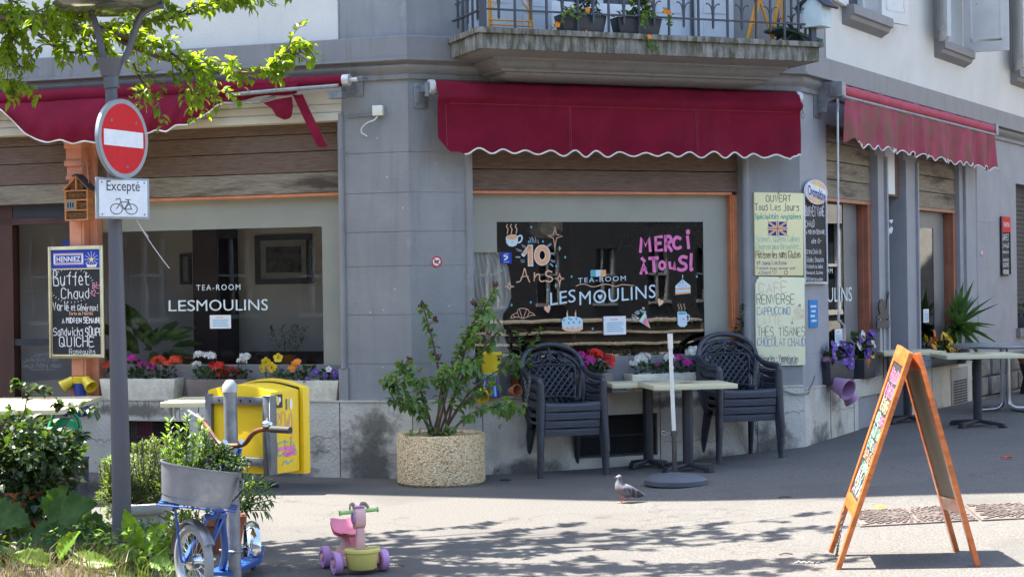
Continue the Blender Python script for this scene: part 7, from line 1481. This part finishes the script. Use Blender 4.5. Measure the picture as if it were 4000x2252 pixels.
# ---------------------------------------------------------------- toy ride-on scooter
t = thing('toy_scooter', 'pink plastic toy ride-on with lilac wheels and a yellow front basket', 'toy', Vector((-.887, 9.74, 0)), R(24))
M_TP = mat('toy_pale_pink', (.72, .42, .4), .45, var=.05); M_TL = mat('toy_lilac', (.5, .27, .52), .5, var=.08, dirt=(.55, .28, .5), dscale=5); M_TY = mat('toy_yellow', (.7, .62, .17), .45, var=.06, dirt=(.35, .33, .12), dscale=40, dfac=(.62, .7)); M_TS = mat('toy_pink', (.72, .2, .28), .4); M_TG = mat('toy_green', (.3, .55, .18), .45)
WP = [(.06, -.022), (.063, -.015), (.063, .015), (.06, .022), (.04, .024), (.036, .014), (.012, .016), (0, .016)]
for x, y in ((-.137, 0), (.137, 0), (-.12, .26), (.06, .27)):
    sg = 1 if x > 0 else -1; mb = MB(); mb.lathe([(0, -.02), (.055, -.022)] + WP[1:], 26, c=(x, y, .063), M=Matrix.Rotation(R(90) * sg, 3, 'Y')); w_ = mb.build('wheel', M_TL, t, smooth=40)
    mb = MB(); mb.lathe([(.02, .014), (.02, .028), (0, .03)], 12, c=(x, y, .063), M=Matrix.Rotation(R(90) * sg, 3, 'Y')); mb.build('hub', M_TP, w_)
mb = MB(); mb.box(-.11, .11, -.03, .04, .045, .095); mb.box(-.055, .045, .02, .28, .07, .115); mb.box(-.1, .045, .235, .295, .05, .09); mb.prism([(-.05, .1), (.05, .1), (.035, .205), (-.035, .205)], .13, .22); mb.build('body', M_TP, t, bevel=.014)
mb = MB(); n = 28; P_ = []
for z, k in ((.028, .78), (.035, .84), (.12, .97), (.125, 1.06), (.14, 1.08), (.146, 1.04), (.146, .98), (.12, .9), (.045, .76)):
    P_.append([(.1 * k * math.cos(a), -.075 * k * max(-.15, math.sin(a)) * 1.25 - .03 if math.sin(a) > 0 else .0 - .03 - .02 * k * math.sin(a), z) for a in [2 * math.pi * i / n for i in range(n + 1)]])
sheet(mb, P_); mb.add([p for p in P_[0][:-1]], [tuple(range(n))]); mb.add([p for p in P_[-1][:-1]], [tuple(range(n))]); mb.build('basket', M_TY, t, smooth=50)
mb = MB(); mb.prism([(-.027, .12), (.027, .12), (.022, .255), (-.022, .255)], -.03, .005); mb.build('column', M_TP, t, bevel=.006)
mb = MB(); mb.prism([(-.035 + 0, .25), (.005, .247), (.03, .27), (.036, .31), (.03, .35), (.01, .372), (-.03, .372), (-.04, .33)], -.032, .032, M=Matrix(((0, 1, 0, 0), (-1, 0, 0, -.0), (0, 0, 1, 0), (0, 0, 0, 1)))); mb.build('head', M_TP, t, bevel=.01)
mb = MB(); mb.lathe([(.035, 0), (.035, .006), (.022, .008), (0, .008)], 20, c=(-.033, .0, .312), M=Matrix.Rotation(R(-90), 3, 'Y')); mb.build('side_disc', M_TL, t); mb = MB(); mb.box(-.033, .033, -.02, .03, .3725, .377); mb.build('top_strip', M_TL, t, bevel=.002)
mb = MB(); mb.tube([(-.115, .0, .345), (.11, .0, .352)], .011, 10); [mb.tube([(x, 0, z), (x + .004, 0, z)], .016, 10) for x, z in ((-.117, .345), (.109, .352))]; mb.build('handlebar', M_TG, t, smooth=50)
mb = MB(); [mb.tube(crv([(sg * .02, .02, .36), (sg * .025, .03, .385), (sg * .045, .02, .385), (sg * .055, .0, .365)], 4), .011, 6, flat=.5) for sg in (-1, 1)]; mb.build('strap', mat('toy_olive', (.3, .25, .16), .7), t, smooth=60)
mb = MB(); sheet(mb, [[(x, y, .205 + .03 * abs(x / .075) ** 2.2 + .05 * max(0, (y - .21) / .07) ** 2 - .02 * (x / .075) ** 4) for x in [-.08 + .016 * i for i in range(11)]] for y in [.09 + .02 * j for j in range(11)]]); sheet(mb, [[(x * 1.02, y, (.19 + .03 * abs(x / .075) ** 2.2 + .05 * max(0, (y - .21) / .07) ** 2 - .02 * (x / .075) ** 4) - .006) for x in [-.08 + .016 * i for i in range(11)]] for y in [.09 + .02 * j for j in range(11)]]); mb.prism([(-.035, .19), (.035, .19), (.02, .145), (-.02, .145)], .088, .094); mb.build('seat', M_TS, t, smooth=60)

# ---------------------------------------------------------------- pigeon
pg = gp(2440, 1962); t = thing('pigeon', 'grey pigeon with dark wing bars walking on the sunlit pavement edge', 'pigeon', pg, R(8))
def colmat(name, f):
    m = bpy.data.materials.new(name); m.use_nodes = True; nt = m.node_tree; a = _n(nt, 'VertexColor', layer_name='Col'); nt.links.new(a.outputs[0], nt.nodes['Principled BSDF'].inputs['Base Color']); nt.nodes['Principled BSDF'].inputs['Roughness'].default_value = .65; return m
mb = MB(); SP = [((.16, 0, .046), .004), ((.13, 0, .055), .013), ((.1, 0, .067), .022), ((.07, 0, .077), .034), ((.035, 0, .084), .046), ((.0, 0, .09), .053), ((-.022, 0, .1), .051), ((-.036, 0, .118), .042), ((-.041, 0, .138), .031), ((-.04, 0, .156), .0245), ((-.038, 0, .172), .021), ((-.037, 0, .184), .0225), ((-.037, 0, .196), .021), ((-.036, 0, .205), .013), ((-.036, 0, .209), .003)]
mb.tube([p for p, r_ in SP], [r_ for p, r_ in SP], 14); ob = mb.build('body', colmat('pigeon_feathers', None), t, smooth=80, subd=1)
ca_ = ob.data.color_attributes.new('Col', 'FLOAT_COLOR', 'POINT')
for i, v in enumerate(ob.data.vertices):
    x, y, z = v.co; c = (.13, .125, .132)
    if z > .17: c = (.1, .105, .12)
    elif z > .125: c = (.16, .14, .17) if i % 3 else (.14, .19, .17)
    elif x > .115: c = (.09, .09, .1)
    elif x < -.02: c = (.15, .12, .125)
    ca_.data[i].color = (*c, 1)
M_WG = mat('wing_grey', (.1, .1, .11), .7, var=.3, scale=90); M_WD = mat('wing_bar_dark', (.035, .033, .036), .7, var=.3, scale=60); M_FT = mat('pigeon_foot', (.6, .14, .12), .6)
for sg in (-1, 1):
    mb = MB(); n = 12; rows = []
    for i in range(n + 1):
        u = i / n; x = -.018 + .155 * u; zc_ = .112 - .055 * u; hh = (.036 * math.sin(math.pi * min(1, .18 + u * .75)) ** .8) if u < 1 else .003; yy = .055 - .04 * u + .004 * math.sin(u * 20); rows.append([(x, sg * (yy * (1 - .45 * abs(k) ** 2) + .006), zc_ + hh * k * (1.05 - .15 * k)) for k in (-1, -.6, -.2, .2, .6, 1)])
    sheet(mb, rows); mb.m = [1 if (j // 5) in (3, 5, 6, 8, 9, 10, 11) and (j % 5) < 4 else 0 for j in range(len(mb.f))]; mb.build('wing', [M_WG, M_WD], t, smooth=80)
mb = MB(); mb.lathe([(.007, 0), (.006, .01), (.0025, .022), (0, .024)], 8, c=(-.055, 0, .189), M=Matrix.Rotation(R(-105), 3, 'Y')); mb.build('beak', M_WD, t, smooth=60); mb = MB(); mb.ball((-.055, 0, .193), .006, 8); mb.build('cere', mat('pale_cere', (.6, .58, .56), .7), t)
mb = MB(); [mb.ball((-.045, sg * .019, .191), .0042, 8) for sg in (-1, 1)]; mb.build('eye', mat('orange_eye', (.5, .1, .02), .2), t)
for ox, oy, fx, fz in ((-.012, -.015, -.032, 0), (.03, .015, .035, .012)):
    mb = MB(); mb.tube([(ox, oy, .06), (ox - .002, oy, .035)], [.016, .007], 8); mb.tube([(ox - .002, oy, .036), (fx, oy, fz + .006)], .0035, 6)
    for a in (-.5, 0, .5, 3.14): mb.tube([(fx, oy, fz + .006), (fx - .032 * math.cos(a) * (.5 if a > 3 else 1), oy + .032 * math.sin(a), fz + .002)], .0025, 5)
    mb.build('leg', M_FT, t, smooth=60)

# ---------------------------------------------------------------- watering can, bits on the ground
b = Vector((-3.62, 13.35, .38)); t = thing('watering_can', 'green plastic watering can under the left cream table', 'watering can', Vector((-3.62, 13.75, 0)), R(20)); M_GR = mat('green_plastic', (.01, .28, .12), .4, var=.06)
mb = MB(); mb.lathe([(.13, .28), (.135, .3), (.125, .52), (.105, .58), (.09, .6), (.085, .58), (.1, .5), (.1, .3)], 24); mb.build('body', M_GR, t, smooth=50); mb = MB(); mb.tube(crv([(-.08, 0, .56), (-.06, 0, .66), (.02, 0, .68), (.12, 0, .6), (.14, 0, .45), (.12, 0, .38)], 5), .015, 8); mb.build('handle', M_GR, t, smooth=60); mb = MB(); mb.tube([(-.1, 0, .34), (-.24, 0, .5), (-.33, 0, .63)], [.035, .022, .016], 10); mb.build('spout', M_GR, t, smooth=50)
mb = MB(); mb.box(-.17, .17, -.17, .17, 0, .015); mb.box(-.17, .17, -.17, .17, .265, .28); [mb.box(x - .015, x + .015, y - .015, y + .015, .015, .265) for x in (-.15, .15) for y in (-.15, .15)]; tag(mb.build('plant_stool', mat('grey_stool', (.1, .1, .1), .7)), 'low grey stool carrying the green watering can', 'stool').location = (-3.62, 13.75, 0)
for px, py, L_, a, lb in ((2315, 2148, .1, .1, 'thin brown twig lying in the tree shadow on the pavement'), (3040, 1946, .1, .15, 'thin twig lying at the shadow edge left of the sandwich board'), (3045, 2168, .08, .1, 'short twig lying left of the foot of the sandwich board'), (1540, 2210, .07, -.6, 'small twig lying beside the toy ride-on')):
    p = gp(px, py); mb = MB(); mb.tube(crv([(0, 0, .006), (L_ * .5, .01, .012), (L_, .005, .005)], 3), .004, 5); o = mb.build('twig', mat('red_brown_twig', (.1, .05, .035), .8)); o.location = p; o.rotation_euler = (0, 0, a); tag(o, lb, 'twig')
for px, py, c, lb in ((1965, 1882, LF_DARK, 'dark fallen leaf on the pavement right of the concrete planter'), (3425, 1990, FLM['yellow'], 'yellow fallen leaf on the rusty grate'), (3926, 1793, FLM['orange_red'], 'tiny red brown leaf on the shaded pavement at the right')):
    p = gp(px, py); mb = MB(); mb.leaf((0, 0, .012), (1, .2, .1), (0, 0, 1), .07, .05); mb.leaf((.01, .02, .01), (-.6, .4, .1), (0, 0, 1), .05, .035); o = mb.build('fallen_leaf', c); o.location = p; tag(o, lb, 'leaf')
# snail stake at the side window
s_ = hit('R', 3445, 1250, .02); t = thing('garden_stake', 'black metal snail ornament over a small black sign on a rod', 'ornament', fp('R', s_[0], s_[1], .03), RZ['R']); mb = MB(); mb.box(-.2, .2, -.006, .006, -.08, .0); mb.box(-.2, .2, -.006, .006, .02, .045); mb.tube([(0, 0, -.6), (0, 0, .02)], .005, 5); mb.build('sign_plate', M_BLK, t)
mb = MB(); mb.prism([(.09 * math.cos(a) * (1 if k else 1) - .04, .14 + .085 * math.sin(a)) for k, a in enumerate([j * .45 for j in range(14)])], -.006, .006); mb.prism([(-.17, .045), (.12, .045), (.16, .1), (.18, .2), (.14, .22), (.1, .12), (.02, .08), (-.1, .07)], -.005, .005); mb.tube([(.17, 0, .21), (.2, 0, .29)], .006, 5); mb.tube([(.15, 0, .21), (.14, 0, .3)], .006, 5); mb.build('snail', M_BLK, t)
mb = MB(); hand(mb, 'BIENVENUE', -.18, .18, -.06, -.02, -.008, .006, PI['ink_grey']); pbuild(mb, 'lettering', t)
# rough stone foot of the wall and pots at the far right
mb = MB(FM['R']); rr = random.Random(4)
for j in range(3):
    x = 5.52
    while x < 14:
        w_ = rr.uniform(.35, .8); mb.box(x, x + w_ - .02, -.06 - rr.uniform(0, .05), .0, -.05 + j * .24, .17 + j * .24); x += w_
mb.build('rough_stone_base', mat('rough_stone', (.16, .15, .135), .9, var=.35, scale=5, bump=1., bscale=18), BLD, bevel=.02)
p = fp('R', 7.0, .0, .35); p.z = .15; t = thing('flower_pot', 'wide terracotta bowl on a dark stand at the far right wall', 'flower pot', p); pot(t, .19, .12, M_TERRA, c=(0, 0, .38)); mb = MB(); mb.lathe([(.15, 0), (.1, .2), (.15, .38), (0, .38)], 12); mb.build('stand', mat('dark_stand', (.03, .025, .022), .8), t, smooth=50)
p = fp('R', 8.1, .95, -.05); t = thing('potted_plant', 'dark potted plant on the sill of the slatted shutter at the far right', 'potted plant', p); trough(t, .5, .2, .16, M_DKP); mb = MB(); foliage(mb, (0, 0, .22), (.28, .12, .1), 110, .06, .04, .3); mb.build('foliage', LF_DARK, t)

# ---------------------------------------------------------------- on the balcony
def onbal(name, label, cat, px, d, group=None):
    s = hit('C', px, 130, d)[0]; return thing(name, label, cat, fp('C', s, 3.706, d), RZ['C'], group)
for px, lb in ((2268, 'dark balcony trough with a round bush, left of its twin'), (2485, 'dark balcony trough with yellow flowers, right of its twin')):
    t = onbal('balcony_trough', lb, 'flower box', px, .62, 'dark troughs on the balcony'); trough(t, .42, .16, .15, M_DKP, .85)
    mb = MB(); foliage(mb, (.05, .0, .3), (.1, .08, .17), 240, .04, .028, .2); foliage(mb, (0, 0, .16), (.2, .08, .05), 60, .05, .04); mb.build('foliage', LF_DARK if px < 2300 else LF_MID, t)
    for _ in range(9 if px > 2300 else 3): flower_head(t, (rnd.uniform(-.1, .16), -.06, rnd.uniform(.22, .46)) if px > 2300 else (rnd.uniform(-.15, .0), -.06, rnd.uniform(.15, .2)), .018, 'yellow' if px > 2300 else 'orange', 6)
t = onbal('climbing_vine', 'black-eyed climbing vine with orange flowers winding through the balcony railing', 'vine', 2300, .76); o = t.location.copy(); inv = (Matrix.Translation(o) @ Matrix.Rotation(RZ['C'], 4, 'Z')).inverted(); V2 = lambda px, py, d=.78: inv @ fp('C', *hit('C', px, py, d), d)
mb, ms = MB(), MB()
for P in ([(2150, 115), (2185, 95), (2205, 60), (2230, 45), (2270, 40)], [(2205, 70), (2220, 50), (2260, 65), (2280, 50)], [(2500, 60), (2515, 80), (2510, 105)], [(2590, 30), (2610, 60), (2615, 95), (2620, 60)], [(2505, 145), (2530, 150), (2545, 175), (2570, 195)], [(2520, 40), (2540, 65)]):
    C_ = crv([V2(*p) for p in P], 5); ms.tube(C_, .003, 4); along(mb, C_, 12, .045, .04, t0=0, droop=.2)
mb.build('leaves', leafmat('vine_leaf', (.1, .2, .035), .45), t); ms.build('stem', M_STEM, t)
for px, py in ((2177, 97), (2600, 45), (2612, 50), (2537, 145), (2289, 122), (2295, 40)): pansy(t, V2(px, py, .81), .024 if py != 122 else .012, 'orange')
M_YCH = mat('yellow_chair_paint', (.72, .32, .02), .45, var=.08)
t = onbal('folding_chair', 'folded orange yellow metal chair leaning at the left end of the balcony', 'chair', 1995, .35); mb = MB()
for x in (-.19, -.17, .17, .2): mb.tube([(x, 0, 0), (x, .05, .9)], .009, 6)
for z in (.09, .13): mb.tube([(-.19, 0, z), (.2, 0, z)], .007, 6)
mb.tube([(-.18, 0, .2), (.0, .02, .45), (.18, 0, .2)], .006, 6); mb.tube([(-.18, .03, .62), (.18, .03, .3)], .006, 6); mb.build('frame', M_YCH, t, smooth=60)
t = onbal('folding_chair', 'folded orange yellow wooden chair leaning at the right end of the balcony', 'chair', 2990, .3); mb = MB()
for a, b in (((-.2, 0, 0), (-.05, .05, .45)), ((-.1, -.02, 0), (-.1, .0, .6)), ((.05, 0, 0), (.2, .05, .6)), ((.18, -.02, 0), (.18, .0, .6)), ((.1, 0, .0), (-.08, .05, .6)), ((-.12, 0, .2), (.0, .05, .55))): mb.bar(a, b, .03, .02)
mb.build('frame', M_YCH, t, bevel=.003)
t = onbal('folded_table', 'small dark green slatted table tipped over at the right end of the balcony', 'table', 3080, .4); mb = MB(); mb.box(-.22, .22, -.15, .15, -.012, .012, M=Matrix.Translation((.05, 0, .1)) @ Matrix.Rotation(R(14), 4, 'Y')); mb.build('tabletop', mat('dark_green_paint', (.02, .07, .04), .5), t); mb = MB(); [mb.bar((x, y, 0), (-x * .6, y, .2), .02) for x in (-.15, .15) for y in (-.12, .12)]; mb.build('leg', M_BLK, t)
for px, lb in ((2240, 'white board standing behind the left balcony trough'), (2420, 'white board standing behind the right balcony trough')):
    t = onbal('white_board', lb, 'board', px, .2, 'white boards on the balcony'); mb = MB(); mb.box(-.2, .24, -.01, .01, 0, .34); mb.build('panel', M_WHITEP, t, bevel=.004)
s_ = hit('C', 3185, 110, .72); t = thing('birdhouse', 'pale blue birdhouse with a dark roof hung on the balcony corner', 'birdhouse', fp('C', s_[0], s_[1], .74), RZ['C'] + R(30))
mb = MB(); mb.prism([(-.1, 0), (.1, 0), (.1, .19), (0, .27), (-.1, .19)], -.09, .09, M=Matrix.Rotation(R(90), 4, 'Z')); mb.build('box', mat('pale_blue_wood', (.5, .6, .6), .7, var=.1, dirt=(.6, .6, .55), dscale=5), t, bevel=.004)
mb = MB(); [mb.bar((0, sg * .15, .165), (0, 0, .29), .24, .018) for sg in (-1, 1)]; mb.build('roof', mat('dark_roof_paint', (.03, .032, .05), .7), t)
mb = MB(); mb.box(.085, .094, -.06, .07, .1, .14); mb.build('opening', mat('reddish_inside', (.2, .05, .03), .8), t); mb = MB(); mb.box(.088, .13, -.07, .08, .06, .08); mb.build('perch_ledge', mat('pale_blue_wood'), t)
mb = MB(); [mb.prism([(-.02 + ox, z), (.0 + ox, z - .01), (.03 + ox, z + .02), (.005 + ox, z + .012), (0 + ox, z + .04)], -.093, -.0905) for ox, z in ((.01, .14), (-.02, .08))]; M_SW = mat('painted_swallow', (.03, .08, .2), .6); mb.build('painted_bird', M_SW, t)

# ---------------------------------------------------------------- what stands opposite and is seen only in the panes
def house(label, a, b, h, m, back=8, rows_=3, wcol=None, z0=1.0):
    a, b = Vector(a), Vector(b); u = (b - a); L_ = u.length; u.normalize(); rz = math.atan2(u.y, u.x); t = thing('opposite_house', label, 'building', a, rz); mb = MB()
    n = int(L_ / 2.6); hs = [(1.0 + i * 2.6, 2.1 + i * 2.6, z0 + j * 3.1, z0 + 1.8 + j * 3.1, .2) for i in range(n) for j in range(rows_)]
    facade(mb, 0, L_, 0, h, hs); mb.box(0, L_, .25, back, 0, h - .02); mb.box(-.3, L_ + .3, -.5, back, h, h + .3); mb.build('wall', m, t)
    mb, mg = MB(), MB()
    for q in hs:
        mg.add([(q[0], .18, q[2]), (q[1], .18, q[2]), (q[1], .18, q[3]), (q[0], .18, q[3])], [(0, 1, 2, 3)]); c = (q[0] + q[1]) / 2
        for x0, x1, zz0, zz1 in ((q[0], q[0] + .08, q[2], q[3]), (q[1] - .08, q[1], q[2], q[3]), (c - .04, c + .04, q[2], q[3]), (q[0] + .08, q[1] - .08, q[2] + .9, q[2] + .96), (q[0] - .06, q[1] + .06, q[2] - .1, q[2])): mb.box(x0, x1, .06 if zz1 > q[2] else -.06, .17, zz0, zz1)
    mb.build('window_frames', M_WOODW, t); mg.build('panes', mat('dark_pane'), t); return t
house('cream house across the side street with white window frames', (20, 38, 0), (14.4, 13.5, 0), 9, mat('cream_facade', (.42, .41, .38), .85), 7, 3)
house('grey house across the road, facing the tea-room corner', (48, -13, 0), (-24, -13, 0), 9, mat('grey_facade', (.1, .098, .1), .85), 8, 4)
house('brown house across the road on the left, seen in the left panes', (-20, -10, 0), (-23, 26, 0), 9, mat('brown_facade', (.13, .11, .1), .85), 8, 2)
t = thing('stone_steps', 'stone seating steps with pale edges across the side street', 'steps', Vector((8.3, 7.2, 0)), math.atan2(-.69, -.73)); M_STP2 = mat('dark_riser', (.05, .045, .04), .9); mb, m2 = MB(), MB()
for i in range(6): mb.box(-2.4, 2.0, .6 * i * .5, .6 * (i + 1) * .5 + 2.5 - .3 * i, .0 + .17 * i, .17 * (i + 1) - .03); m2.box(-2.42, 2.02, .3 * i - .03, 2.82 - .0 * i, .17 * (i + 1) - .03, .17 * (i + 1))
mb.build('riser', M_STP2, t); m2.build('tread', mat('pale_tread', (.6, .55, .45), .8), t)
s_ = hit('L', 550, 1700, -.2); mb = MB(); mb.box(-.13, .13, -.02, .02, -.15, .12); o = mb.build('pink_crate', mat('pink_plastic', (.45, .03, .14), .6)); o.location = fp('L', s_[0], .33, -.2); o.rotation_euler = (0, 0, RZ['L']); tag(o, 'magenta plastic crate behind the wire mesh of the left plinth vent', 'crate')
